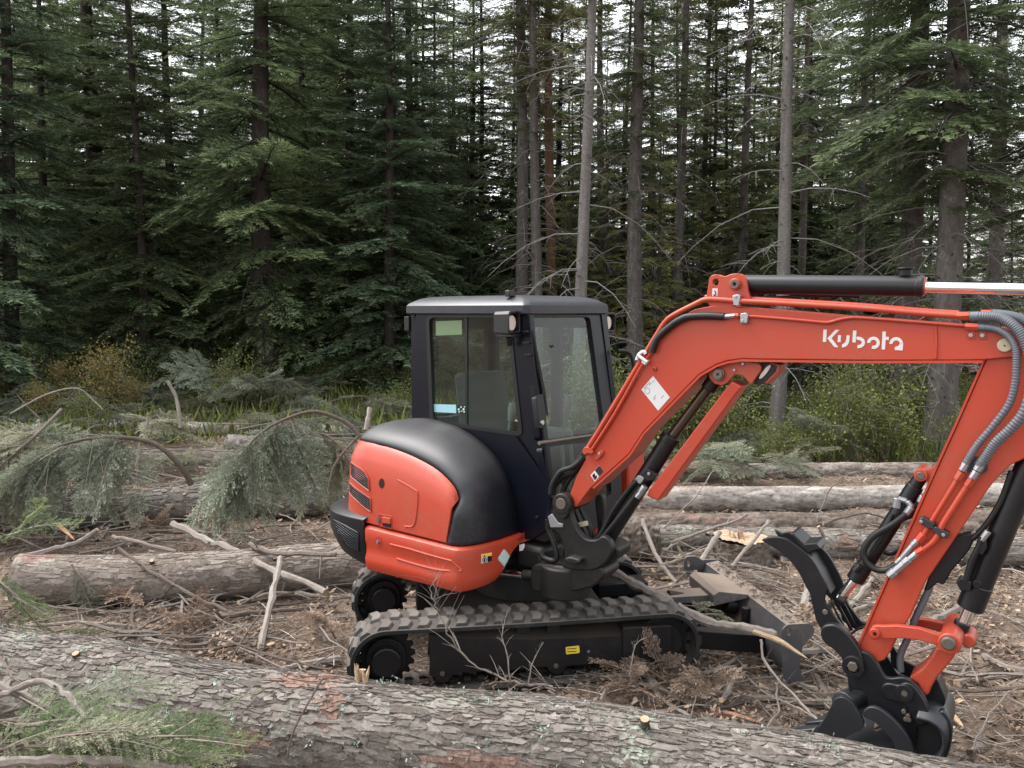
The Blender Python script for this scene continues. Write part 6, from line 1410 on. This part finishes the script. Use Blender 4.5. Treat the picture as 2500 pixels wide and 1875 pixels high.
for ps in LET:
    mb = MB()
    for p in ps: plate('', lambda x, y: bp(x, y, -.0018), NB, cG(*p), .0018, 'white', None, mb=mb)
    mb.build('letter', M['white'], BOOM)
LB = bplate('instruction_label', cB((1745, 1053), (1926, 1283), (1800, 1428), (1618, 1200)), -.0015, .0015, 'white', BOOM, bev=0)
for a, b, l in ((1640, 1190, 100), (1700, 1150, 30), (1735, 1120, 30), (1745, 1290, 40), (1750, 1310, 30), (1830, 1290, 40)): bplate('print_line', cB((a, b), (a + l * .7, b - l * .75), (a + l * .7 + 3, b - l * .75 + 3), (a + 3, b + 3)), -.0025, .001, 'trimgrey', LB, bev=0)
tube('print_ring', [bp(x, y, -.002) for x, y in cB(*[(1683 + 26 * math.cos(a), 1212 + 32 * math.sin(a)) for a in [6.2832 * k / 16 for k in range(17)]])], .0012, M['trimgrey'], LB, 4)
DL = bplate('danger_label', cD((968, 502), (1006, 555), (930, 648), (890, 592)), -.0015, .0015, 'white', BOOM, bev=0)
bplate('label_text_box', cD((968, 504), (1005, 555), (968, 600), (930, 548)), -.0025, .001, 'inkblack', DL, bev=0)
for k in range(5): bplate('print_line', cD((940 + 8 * k, 548 - 9.5 * k), (941.2 + 8 * k, 547 - 9.5 * k), (969 + 8 * k, 585 - 9.5 * k), (968 + 8 * k, 586.2 - 9.5 * k)), -.0032, .0006, 'trimgrey', DL, bev=0)
for p in (((905, 592), (925, 570), (935, 600), (920, 615)), ((922, 610), (945, 590), (950, 605), (935, 635)), ((908, 600), (915, 600), (930, 630), (924, 632))): bplate('pictogram', cD(*p), -.0025, .001, 'inkblack', DL, bev=0)
# top bracket with eyes
tb = cG((155, 345), (178, 230), (188, 150), (208, 120), (240, 110), (285, 113), (312, 125), (340, 126), (380, 108), (430, 101), (475, 105), (505, 122), (522, 160), (535, 250), (552, 310), (580, 352), (400, 400), (200, 400))
for o_ in (.018, .158): TBK = bplate('cylinder_bracket', tb, o_, .028, 'orange', BOOM, [circ(1680 + 247 / 3.687, 640 + 182 / 3.687, 7.3, 8.8, 16)], .004)
bpin('pin_boss', cG((418, 197))[0], .030, -.004, .21, 'orange_worn', BOOM, bev=.004); bring('pin_ring', cG((416, 197))[0], .023, .010, -.016, .02, 'pin', BOOM); bpin('pin_bolt', cG((416, 197))[0], .010, -.010, .02, 'inkblack', BOOM, 6)
HK = bplate('hook_label', roundpoly(cG((218, 236), (266, 237), (264, 306), (216, 304)), 1.2), .0165, .0015, 'white', BOOM, bev=0)
tube('hook_mark', [bp(x, y, .015) for x, y in cG((240, 255), (243, 268), (249, 280), (246, 295), (235, 298), (229, 290))], .0028, M['inkblack'], HK, 6, 4)
# lower bracket and boom light
lb = cG((300, 880), (490, 882), (640, 915), (658, 940), (655, 972), (565, 1106), (490, 1022), (420, 1010), (350, 1090), (300, 1112), (235, 1095), (190, 1045), (178, 990), (220, 930))
for o_ in (.03, .145): bplate('lower_bracket', lb, o_, .025, 'orange_worn', BOOM, bev=.004)
bpin('pin_boss', cG((268, 1012))[0], .034, .01, .18, 'pin', BOOM, bev=.004); bring('pin_ring', cG((268, 1012))[0], .022, .010, -.002, .02, 'pin', BOOM)
for p in ((490, 915), (413, 972)): bpin('bolt', cG(p)[0], .0085, .018, .02, 'zinc', BOOM, 6, .001)
BLT = bplate('boom_light', roundpoly(cG((640, 905), (800, 905), (830, 930), (815, 985), (710, 1095), (585, 1100), (610, 1050), (660, 960)), 5), .06, .10, 'castblack', BOOM, bev=.006)
plate('light_hood', lambda x, y: bp(x, y, .055), NB, cG((735, 900), (830, 925), (815, 990), (705, 1098), (690, 1085), (790, 985), (800, 935), (740, 915)), .12, 'orange_worn', BLT, bev=.003)
f = [bp(x, y, .052) for x, y in [(1680 + (690 + 68 * math.cos(a) * .75 + 12 * math.sin(a)) / 3.687, 640 + (988 - 62 * math.cos(a) + 16 * math.sin(a)) / 3.687) for a in [6.2832 * k / 22 for k in range(22)]]]
V, F_ = extrude_vf(f, [p - NB * .01 for p in f]); MB().add(V, F_).build('lamp_lens', M['lens'], BLT, .003)
# pipes along the boom
def pipe(name, pts, r_, off, mat, parent, sm=4, sides=12): return tube(name, [bp(x, y, off) for x, y in pts], r_, M[mat], parent, sides, sm)
up1 = [(1436, 1092), (1460, 1055), (1520, 955), (1573, 867), (1600, 823), (1623, 787), (1645, 769), (1700, 741), (1720, 732), (1745, 731), (1802, 735), (1900, 740), (2087, 751), (2250, 765), (2339, 771)]
pipe('boom_pipe', up1, .0145, -.012, 'orange', BOOM); pipe('boom_pipe', [(x + 2, y - 6) for x, y in up1[8:]], .0135, .055, 'orange', BOOM)
lo1 = [(1591, 860), (1606, 825), (1641, 793), (1662, 780), (1682, 773), (1725, 771), (1768, 773)]
pipe('protected_hose', lo1, .020, -.022, 'hose', BOOM); pipe('boom_pipe', [(1797, 771), (1824, 771.5), (1900, 777), (1990, 785), (2008, 787), (2026, 786.5), (2050, 780), (2073, 776), (2110, 776), (2280, 789), (2358, 795)], .0088, -.012, 'orange', BOOM)
pipe('boom_pipe', [(1446, 1096), (1500, 1012), (1560, 905), (1588, 862)], .011, -.014, 'orange', BOOM)
pipe('black_hose', [(1372, 1180), (1385, 1160), (1425, 1105), (1460, 1050), (1510, 970), (1556, 895)], .016, .05, 'hose', BOOM)
bcyl('hose_fitting', (1768, 773), (1796, 770.5), .0125, -.016, 'zinc', BOOM, 6, .001); bcyl('hex_nut', (1794, 770.5), (1805, 771), .016, -.014, 'orange', BOOM, 6, .002)
bcyl('hex_nut', cH((1310, 728))[0], cH((1480, 722))[0], .021, -.012, 'orange', BOOM, 6, .002); bcyl('hex_nut', cH((1420, 868))[0], cH((1598, 876))[0], .019, -.016, 'orange', BOOM, 6, .002); bcyl('hex_nut', cH((1630, 690))[0], cH((1780, 688))[0], .018, .06, 'orange', BOOM, 6, .002)
for p in (((398, 300), (445, 290), (470, 300), (455, 395), (405, 388)), ((470, 462), (520, 455), (540, 470), (530, 552), (465, 548))): bplate('pipe_clamp', cG(*p), -.030, .035, 'zinc', BOOM, bev=.003)
for p in ((422, 312), (485, 530)): bpin('bolt', cG(p)[0], .008, -.036, .01, 'zinc', BOOM, 6, .001)
pipe('guard_loop', cB((1570, 880), (1585, 830), (1620, 800), (1650, 790), (1665, 815)), .010, -.03, 'white', BOOM)
pipe('guard_loop', cB((1575, 825), (1610, 850), (1650, 880), (1680, 905)), .010, -.035, 'white', BOOM); bplate('loop_foot', cB((1630, 870), (1690, 885), (1655, 935), (1615, 905)), -.035, .03, 'white', BOOM, bev=.002)
bpin('grease_boss', cB((1755, 978))[0], .012, -.014, .02, 'orange', BOOM, 16); bpin('grease_hole', cB((1752, 980))[0], .006, -.016, .01, 'inkblack', BOOM, 10)
bplate('pipe_clamp', cD((830, 340), (870, 335), (915, 380), (905, 400), (860, 395), (830, 410), (815, 380)), -.03, .05, 'orange', BOOM, bev=.003)
bplate('pipe_clamp', roundpoly(cD((915, 430), (975, 365), (1005, 370), (1000, 410), (945, 460), (920, 455)), 3), -.014, .016, 'orange', BOOM, bev=.003); bpin('bolt', cD((968, 398))[0], .009, -.022, .01, 'zinc', BOOM, 6, .001)
for p in ((1493, 985), (1647, 990)): bplate('pipe_foot', cH((p[0] - 50, p[1] - 75), (p[0] + 60, p[1] - 75), (p[0] + 60, p[1] + 55), (p[0] - 50, p[1] + 50)), -.006, .006, 'orange', BOOM, bev=.002); bpin('bolt', cH(p)[0], .010, -.016, .01, 'zinc', BOOM, 6, .001)
bpin('pivot_stain', cH((1930, 1120))[0], .052, -.0015, .0015, 'orange_worn', BOOM, 36, 0); bpin('pivot_pin', cH((1950, 1125))[0], .030, -.012, .225, 'brass', BOOM, bev=.003); bpin('pin_centre', cH((1950, 1128))[0], .004, -.014, .004, 'inkblack', BOOM, 10)
# cylinders on the boom
AC = bcyl('arm_cylinder', (1805, 694), (2250, 699.5), .050, .10, 'black', EX, 36, .005)
bcyl('cylinder_head', (2236, 699.4), (2256, 699.6), .052, .10, 'black', AC, 36, .006); bring('wiper_ring', (2256, 700), .038, .02, .098, .01, 'pin', AC) if False else None
bcyl('rod_seal', (2254, 699.6), (2260, 699.7), .040, .10, 'orange_worn', AC, 30, .002); bcyl('rod', (2254, 701), (2632, 709), .027, .10, 'chrome', AC, 32, 0)
bcyl('cylinder_eye', (1788, 694), (1815, 694), .034, .10, 'black', AC, 24, .004); c = bp(2210, 672, .10); MB().add(*cyl_vf(c - UP * .005, c + UP * .028, .030, 18)).add(*cyl_vf(c + UP * .028, c + UP * .036, .040, 18)).build('port_cap', M['inkblack'], AC, .003)
pipe('cylinder_pipe', [(1830, 728), (1900, 727), (1990, 721), (2100, 724)], .009, .12, 'hose', AC)
BC = bcyl('boom_cylinder', cD((935, 1318))[0], cD((1612, 250))[0], .052, .10, 'black', EX, 32, .005)
bcyl('rod', cD((1560, 330))[0], (1752, 915), .030, .10, 'oldrod', BC, 28, 0); bcyl('rod_end', (1728, 950), (1753, 914), .042, .10, 'castblack', BC, 20, .005)
bpin('cylinder_foot', cD((930, 1318))[0], .075, .0, .20, 'castblack', BC, bev=.008); bpin('foot_pin', cD((935, 1315))[0], .030, -.012, .02, 'brass', BC, bev=.003)
bplate('rod_guard', [(1786, 930), (1812, 944), (1800, 958), (1613, 1213), (1607, 1223), (1578, 1211), (1584, 1196), (1762, 960)], .035, .13, 'orange', BC, bev=.008)
bcyl('cylinder_collar', cD((1590, 285))[0], cD((1625, 228))[0], .056, .10, 'black', BC, 32, .004)
pipe('cylinder_pipe', cD((960, 1150), (1000, 1090), (1100, 900), (1250, 700), (1310, 640)), .014, .035, 'hose', BC)
pipe('cylinder_pipe', cD((810, 1310), (860, 1270), (960, 1190), (1060, 1080), (1180, 930), (1300, 770), (1350, 700)), .016, .03, 'hose', BC)
bplate('valve_block', cD((1280, 630), (1320, 590), (1380, 610), (1340, 670), (1300, 660)), .03, .06, 'zinc', BC, bev=.003); bplate('cylinder_tab', cD((1340, 590), (1400, 530), (1490, 590), (1440, 640), (1390, 640)), .03, .03, 'black', BC, bev=.003); bpin('bolt', cD((1412, 578))[0], .010, .02, .012, 'zinc', BC, 6, .001)
bcyl('hose_elbow', cD((1350, 740))[0], cD((1310, 790))[0], .018, .025, 'zinc', BC, 8, .002); bcyl('hose_elbow', cD((1380, 690))[0], cD((1345, 745))[0], .020, .025, 'zinc', BC, 8, .003)
bplate('cylinder_foot_block', roundpoly(cD((960, 1230), (1050, 1190), (1150, 1260), (1140, 1320), (1050, 1400), (980, 1390)), 12), .02, .17, 'castblack', BC, bev=.01)

# ------------------------------------------------ arm
apts = [(2410, 872), (2331, 1050), (2291, 1137), (2131, 1500), (2095, 1580), (2098, 1592), (2120, 1606), (2144, 1618), (2160, 1611), (2176, 1588), (2186, 1563), (2222, 1506), (2257, 1425), (2339, 1304), (2415, 1191), (2437, 1164), (2470, 1134), (2505, 1118), (2560, 1085), (2610, 1000), (2650, 860), (2665, 740), (2640, 690), (2610, 690), (2560, 760), (2520, 800), (2490, 815), (2450, 830)]
ARM = bplate('arm', apts, .022, .155, 'orange', EX, bev=.006)
fl_ = MB(); low = [(2408, 874), (2331, 1048), (2291, 1135), (2131, 1498), (2100, 1572)]
for i in range(len(low) - 1):
    a, b = bp(*low[i], .016), bp(*low[i + 1], .016); d = (b - a).normalized(); dn = NB.cross(d).normalized(); dn = dn if dn.dot(FB) < 0 else -dn
    fl_.add([a, b, b + dn * .010, a + dn * .010] + [p - NB * .168 for p in (a, b, b + dn * .010, a + dn * .010)], [(0, 1, 2, 3), (7, 6, 5, 4), (0, 4, 5, 1), (3, 2, 6, 7), (1, 5, 6, 2), (0, 3, 7, 4)])
fl_.build('front_flange', M['orange'], ARM)
bplate('thumb_lug', smooth2(cI((1240, 370), (1290, 345), (1340, 360), (1420, 320), (1460, 270), (1430, 380), (1370, 480), (1320, 450), (1260, 455), (1228, 410))), .03, .03, 'orange', ARM, bev=.004)
bplate('thumb_lug', smooth2(cI((1240, 370), (1290, 345), (1340, 360), (1420, 320), (1460, 270), (1430, 380), (1370, 480), (1320, 450), (1260, 455), (1228, 410))), .14, .03, 'orange', ARM, bev=.004)
bpin('pin_boss', cI((1280, 408))[0], .030, .005, .18, 'orange', ARM, bev=.003); bpin('pin_end', cI((1278, 412))[0], .019, -.002, .02, 'pin', ARM)
pipe('arm_pipe', cI((1620, 430), (1560, 530), (1400, 790), (1340, 890), (1290, 970)), .0115, -.004, 'orange', ARM); pipe('arm_pipe', cI((1715, 480), (1600, 660), (1480, 850), (1440, 940), (1390, 1010), (1290, 1085)), .0145, -.006, 'orange', ARM)
for p, q_ in (((1655, 375), (1610, 445)), ((1750, 430), (1700, 505)), ((1310, 935), (1255, 1000)), ((1310, 1065), (1240, 1110))): bcyl('hex_nut', cI(p)[0], cI(q_)[0], .020, -.006, 'orange', ARM, 6, .002)
for p, q_, r_ in (((1255, 990), (1205, 1040), .016), ((1210, 1035), (1110, 1150), .013), ((1110, 1150), (1060, 1200), .012), ((1250, 1105), (1150, 1185), .017), ((1150, 1185), (1005, 1310), .020), ((1180, 1160), (1130, 1200), .022), ((1050, 1270), (1000, 1315), .023)): bcyl('hose_fitting', cI(p)[0], cI(q_)[0], r_, -.008, 'zinc', ARM, 8, .002)
for p, nm in ((((1265, 800), (1300, 785), (1410, 840), (1395, 890), (1350, 890), (1270, 840)), 0), (((1395, 880), (1420, 868), (1540, 930), (1520, 980), (1480, 970), (1392, 915)), 0)): bplate('pipe_clamp', roundpoly(cI(*p), 2), -.024, .045, 'steel', ARM, bev=.004)
for p in ((1285, 825), (1485, 945)): bpin('bolt', cI(p)[0], .009, -.030, .01, 'zinc', ARM, 6, .001)
# grey spiral hoses
def spiral(pts, r_, off, parent):
    P = catmull([bp(x, y, o) for (x, y), o in zip(pts, off)], 26); rr = [r_ * (1.0 if i < 14 or i > len(P) - 18 else (1.03 if (i // 2) % 2 else .91)) for i in range(len(P))]
    return MB().add(*tube_vf(P, rr, 14)).build('spiral_hose', M['greyhose'], parent, 0, 60)
h1 = cH((1490, 735), (1700, 735), (1890, 755), (2060, 850), (2190, 1000)) + [(2512, 860), (2520, 925), (2503, 1000), (2468, 1046)] + cI((1960, 110), (1875, 225), (1810, 320))
h2 = cH((1600, 878), (1760, 890), (1900, 930), (2030, 1030), (2105, 1190)) + [(2482, 893), (2478, 940), (2462, 990), (2425, 1040)] + cI((1800, 125), (1735, 225), (1670, 335))
spiral(h1, .023, [-.012, -.02, -.03, -.05, -.06, -.06, -.055, -.05, -.04, -.03, -.02, -.012], ARM); spiral(h2, .0165, [-.016, -.02, -.03, -.04, -.05, -.05, -.045, -.04, -.03, -.025, -.02, -.012], ARM)
pipe('grey_hose', cH((1780, 700), (1960, 715), (2120, 750), (2212, 790)) + [(2530, 800)], .022, .05, 'greyhose', ARM)
for p, q_, r_ in ((cH((1478, 735))[0], cH((1570, 735))[0], .020), (cH((1598, 878))[0], cH((1680, 885))[0], .015), (cI((1835, 285))[0], cI((1790, 365))[0], .022), (cI((1785, 370))[0], cI((1745, 435))[0], .019), (cI((1690, 300))[0], cI((1655, 365))[0], .018)): bcyl('hose_fitting', p, q_, r_, -.014, 'zinc', ARM, 8, .002)
bplate('hose_plate', roundpoly(cI((1640, 300), (1740, 230), (1890, 260), (1880, 370), (1800, 410), (1650, 345)), 4), .0, .012, 'steel', ARM, bev=.002)
# thumb cylinder
TC = bcyl('thumb_cylinder', cI((1235, 500))[0], cI((735, 1290))[0], .040, .10, 'black', EX, 28, .005)
bcyl('cylinder_eye', cI((1290, 410))[0], cI((1225, 510))[0], .032, .10, 'black', TC, 20, .004); bcyl('cylinder_head', cI((760, 1240))[0], cI((690, 1350))[0], .044, .10, 'black', TC, 28, .006); bcyl('rod', cI((700, 1330))[0], cJ((740, 130))[0], .024, .10, 'chrome', TC, 24, 0)
for p, q_, r_ in (((1075, 610), (1060, 700), .020), ((1080, 615), (1160, 640), .013), ((1160, 640), (1200, 690), .014), ((1200, 690), (1130, 780), .018), ((1300, 590), (1270, 650), .014)): bcyl('hose_elbow', cI(p)[0], cI(q_)[0], r_, .05, 'zinc', TC, 10, .003)
pipe('hydraulic_hose', cI((1150, 760), (1030, 850), (850, 960), (770, 1080), (790, 1180), (870, 1250), (970, 1260), (1070, 1205)), .0165, .02, 'hose', TC, 6); pipe('hydraulic_hose', cI((1270, 650), (1220, 750), (1110, 800), (1000, 860)), .015, .08, 'hose', TC, 5)
pipe('cylinder_pipe', cI((1030, 760), (960, 920), (880, 1050), (770, 1210)), .007, .045, 'hose', TC); pipe('hydraulic_hose', cI((1110, 1060), (1010, 1110), (940, 1085)), .014, .19, 'hose', TC)
bcyl('pipe_elbow', cI((740, 1220))[0], cI((690, 1270))[0], .018, .05, 'black', TC, 12, .003)
# thumb
tn = cK((1133, 746), (1160, 731), (1200, 723), (1250, 725), (1300, 738), (1380, 790), (1470, 870), (1530, 970), (1572, 1060)) + cJ((600, 150), (640, 215), (690, 290), (760, 380), (830, 440), (700, 470), (600, 430), (550, 380), (510, 280), (470, 100)) + cK((1430, 1060), (1380, 960), (1300, 860), (1215, 795))
THB = bplate('thumb', smooth2(tn, 3), .0, .022, 'black', EX, bev=.004)
tf = [(x + 38, y - 12) for x, y in cK((1133, 746), (1160, 731), (1200, 723), (1250, 725), (1300, 738), (1380, 790), (1470, 870), (1530, 970), (1572, 1060))] + cJ((800, 160), (860, 250), (930, 340), (985, 370), (900, 420), (760, 330), (700, 200))
bplate('thumb_plate', smooth2(tf, 3), .17, .022, 'black', THB, bev=.004)
bplate('cross_plate', cK((1320, 700), (1345, 698), (1420, 770), (1500, 765), (1530, 800), (1440, 830), (1400, 790)), .02, .16, 'black', THB, bev=.004); bplate('thumb_spine', cK((1440, 850), (1470, 870), (1535, 970), (1600, 1110), (1570, 1110), (1500, 970)), .02, .15, 'black', THB, bev=.004)
bpin('thumb_pin', cJ((605, 258))[0], .014, -.006, .2, 'pin', THB, 20)
for dx in (0, 55, 110): bplate('gusset', cJ((650 + dx, 165), (670 + dx, 175), (800 + dx, 420), (775 + dx, 430)), .04 + dx * .0009, .012, 'black', THB, bev=.002)
bcyl('rod_mount', cJ((720, 120))[0], cJ((790, 160))[0], .034, .10, 'black', THB, 20, .004)
bplate('tail_plate', cJ((810, 470), (900, 400), (985, 385), (985, 398), (905, 415), (830, 478)), .12, .04, 'black', THB, bev=.002)
# ------------------------------------------------ bucket and its linkage
TL = bplate('thumb_link', smooth2(cJ((565, 440), (580, 390), (630, 370), (690, 372), (760, 410), (850, 500), (915, 600), (945, 690), (955, 790), (905, 830), (840, 835), (790, 790), (760, 690), (700, 610), (630, 560), (575, 500)), 3), -.055, .05, 'black', EX, bev=.008)
bring('pin_ring', cJ((855, 752))[0], .052, .030, -.075, .02, 'black', TL); bpin('pin_bolt', cJ((850, 752))[0], .026, -.088, .03, 'pin', TL, 6, .004)
ear = cJ((905, 612), (960, 618), (1020, 650), (1075, 720), (1120, 800), (1160, 850), (1240, 850), (1300, 845), (1370, 870), (1440, 930), (1500, 1020), (1530, 1110), (1530, 1200), (1490, 1275), (1430, 1300), (1420, 1490), (1390, 1490), (1300, 1400), (1180, 1280), (1040, 1170), (990, 1110), (985, 1040), (940, 960), (860, 960), (820, 975), (808, 860), (790, 790), (860, 690), (900, 650))
BK = bplate('bucket', smooth2(ear, 2), -.035, .03, 'black', EX, bev=.005)
bplate('far_ear', [(x + 30, y - 8) for x, y in smooth2(ear, 2)], .20, .03, 'black', BK, bev=.005)
pe = bplate('ear_boss', smooth2(cJ((1110, 960), (1130, 910), (1190, 900), (1260, 915), (1330, 895), (1400, 920), (1450, 980), (1500, 1060), (1530, 1150), (1510, 1240), (1450, 1280), (1380, 1180), (1330, 1090), (1230, 1060), (1150, 1030)), 3), -.052, .02, 'black', BK, bev=.005)
bring('pin_ring', cJ((1318, 990))[0], .040, .016, -.064, .02, 'black', BK); bpin('pin_end', cJ((1318, 990))[0], .016, -.062, .02, 'pin', BK, 16)
for p in ((1312, 1155), (1350, 1195), (1330, 1225), (1360, 1230)): bpin('bolt', cJ(p)[0], .012, -.055, .02, 'pin', BK, 6, .002)
# shell: curved sheet swept across the width
sh = cJ((600, 1480), (760, 1530), (950, 1560), (1200, 1580), (1420, 1560), (1600, 1500), (1700, 1380), (1720, 1260), (1690, 1160), (1600, 1090), (1480, 1060))
shs = catmull([bp(x, y, .08) for x, y in sh], 5); V = []; F_ = []
for p in shs: V += [p + NB * .20, p - NB * .22]
for i in range(len(shs) - 1): F_.append((2 * i, 2 * i + 1, 2 * i + 3, 2 * i + 2))
SHM = link('bucket_shell', py_mesh('bucket_shell', V, F_, M['steel'], 60), BK); so_ = SHM.modifiers.new('thick', 'SOLIDIFY'); so_.thickness = .018; so_.offset = 0
bplate('side_plate', smooth2(cJ((700, 1440), (760, 1360), (850, 1290), (990, 1260), (1100, 1290), (1250, 1400), (1390, 1500), (1560, 1500), (1700, 1380), (1725, 1260), (1680, 1150), (1560, 1110), (1400, 1050), (1100, 1060), (950, 1100), (650, 1300), (560, 1440)), 2), .28, .02, 'steel', BK, bev=.003)
rim = cJ((945, 1160), (1000, 1112), (1080, 1122), (1170, 1180), (1260, 1262), (1340, 1360), (1400, 1480), (1390, 1530), (1260, 1530), (1210, 1420), (1130, 1320), (1040, 1240), (960, 1200))
bplate('side_strip', smooth2(rim, 2), -.10, .03, 'steel', BK, bev=.004)
bplate('side_lobe', smooth2(cJ((1420, 1300), (1500, 1280), (1600, 1180), (1680, 1150), (1745, 1270), (1745, 1420), (1700, 1560), (1600, 1570), (1450, 1520), (1400, 1420)), 3), .0, .05, 'steel', BK, bev=.006)
bplate('rear_lobe', smooth2(cJ((1480, 1000), (1600, 860), (1650, 940), (1690, 1050), (1660, 1130), (1600, 1180), (1540, 1200), (1530, 1080)), 3), .10, .12, 'black', BK, bev=.008)
bcyl('torque_tube', cJ((760, 1080))[0], cJ((930, 1010))[0], .058, -.06, 'steel', BK, 32, .005, off2=.12)
sc_ = cJ((690, 1040), (740, 1020), (790, 1030), (850, 1075), (900, 1150), (950, 1245), (955, 1290), (930, 1320), (870, 1345), (790, 1385), (735, 1440), (700, 1520), (450, 1500), (470, 1400), (530, 1320), (610, 1200), (655, 1110))
bplate('side_cutter', roundpoly(sc_, 5, 3), -.115, .028, 'steel', BK, bev=.005)
bplate('cutting_edge', cJ((460, 1420), (560, 1380), (760, 1420), (1200, 1530), (1180, 1570), (500, 1520)), -.09, .36, 'steel', BK, bev=.004)
for (x, y, o_) in ((300, 1345, -.10), (415, 1268, .14)): bplate('tooth', cJ((x, y), (x + 20, y - 22), (x + 215, y - 40), (x + 240, y + 30), (x + 150, y + 52), (x + 60, y + 20)), o_, .06, 'steel', BK, bev=.006)
# links
LK = bplate('bucket_link', cJ((1005, 420), (1030, 385), (1075, 378), (1120, 382), (1250, 378), (1450, 402), (1640, 465), (1652, 480), (1640, 545), (1612, 556), (1450, 512), (1300, 492), (1150, 500), (1115, 492), (1070, 512), (1020, 500), (1000, 465)), -.045, .035, 'orange', EX, bev=.008)
bplate('link_recess', cJ((1150, 410), (1250, 400), (1440, 425), (1600, 475), (1600, 520), (1450, 488), (1300, 470), (1170, 478)), -.043, .01, 'orange_worn', LK, bev=.002) if False else None
bpin('link_boss', cJ((1050, 450))[0], .024, -.062, .06, 'orange', LK, bev=.004); bpin('pin_hole', cJ((1052, 452))[0], .009, -.064, .004, 'inkblack', LK, 16, 0)
bplate('bucket_link', cJ((1360, 330), (1400, 312), (1550, 330), (1730, 365), (1740, 385), (1640, 440), (1500, 400), (1380, 375)), .21, .035, 'orange', EX, bev=.006)
bpin('link_pivot', cJ((1725, 545))[0], .050, -.075, .32, 'orange', LK, 30, .006); bpin('pivot_nut', cJ((1712, 545))[0], .034, -.098, .03, 'pin', LK, 8, .008); bpin('pin_hub', cJ((1890, 520))[0], .032, .05, .14, 'orange', LK, 24, .006)
bplate('bucket_rod_link', cJ((1605, 575), (1720, 600), (1800, 575), (1770, 660), (1690, 760), (1610, 850), (1560, 940), (1545, 985), (1515, 1015), (1470, 960), (1440, 900), (1360, 850), (1480, 765), (1560, 670)), .01, .14, 'orange', EX, bev=.008)
KC = bcyl('bucket_cylinder', (2376, 1466), (2590, 950), .056, .10, 'black', EX, 32, .005)
bcyl('cylinder_head', (2368, 1484), (2392, 1426), .060, .10, 'black', KC, 32, .006); bcyl('rod', (2378, 1460), cJ((1835, 380))[0], .026, .10, 'chrome', KC, 24, 0); bcyl('rod_end', cJ((1850, 340))[0], cJ((1790, 470))[0], .036, .10, 'black', KC, 20, .005)
pipe('cylinder_pipe', cI((1690, 1350), (1740, 1180), (1800, 1060), (1830, 960)), .014, .03, 'hose', KC); bplate('valve_block', cI((1600, 1370), (1640, 1330), (1740, 1370), (1730, 1450), (1640, 1450)), .02, .06, 'black', KC, bev=.004); bplate('valve_block', cI((1800, 990), (1870, 980), (1880, 1060), (1840, 1130), (1790, 1110)), .02, .05, 'black', KC, bev=.004)
bcyl('hose_fitting', cI((1890, 910))[0], cI((1830, 990))[0], .016, .03, 'zinc', KC, 8, .002); bpin('port', cI((1785, 1390))[0], .020, .035, .03, 'black', KC, 16)
pipe('black_hose', [(2470, 1150), (2440, 1230), (2400, 1290), (2375, 1315)], .013, .06, 'hose', KC)
# black hose guard under the arm, with its grey pipe going down to the bucket
HG = bplate('hose_guard', cI((1480, 960), (1640, 950), (1740, 930), (1760, 1000), (1720, 1080), (1640, 1180), (1560, 1270), (1500, 1380), (1470, 1400), (1440, 1370), (1350, 1450), (1310, 1440), (1400, 1200)), .06, .07, 'black', ARM, bev=.006)
pipe('bent_pipe', cJ((1550, 30), (1500, 140), (1420, 310), (1360, 470), (1300, 600), (1280, 690), (1290, 790)), .0165, .08, 'greyhose', ARM, 4)
bplate('bracket_plate', cJ((1190, 600), (1220, 570), (1300, 690), (1470, 770), (1380, 840), (1300, 820), (1200, 740)), .15, .02, 'black', BK, bev=.003)
# a limb and needles caught on the undercarriage are separate things built above
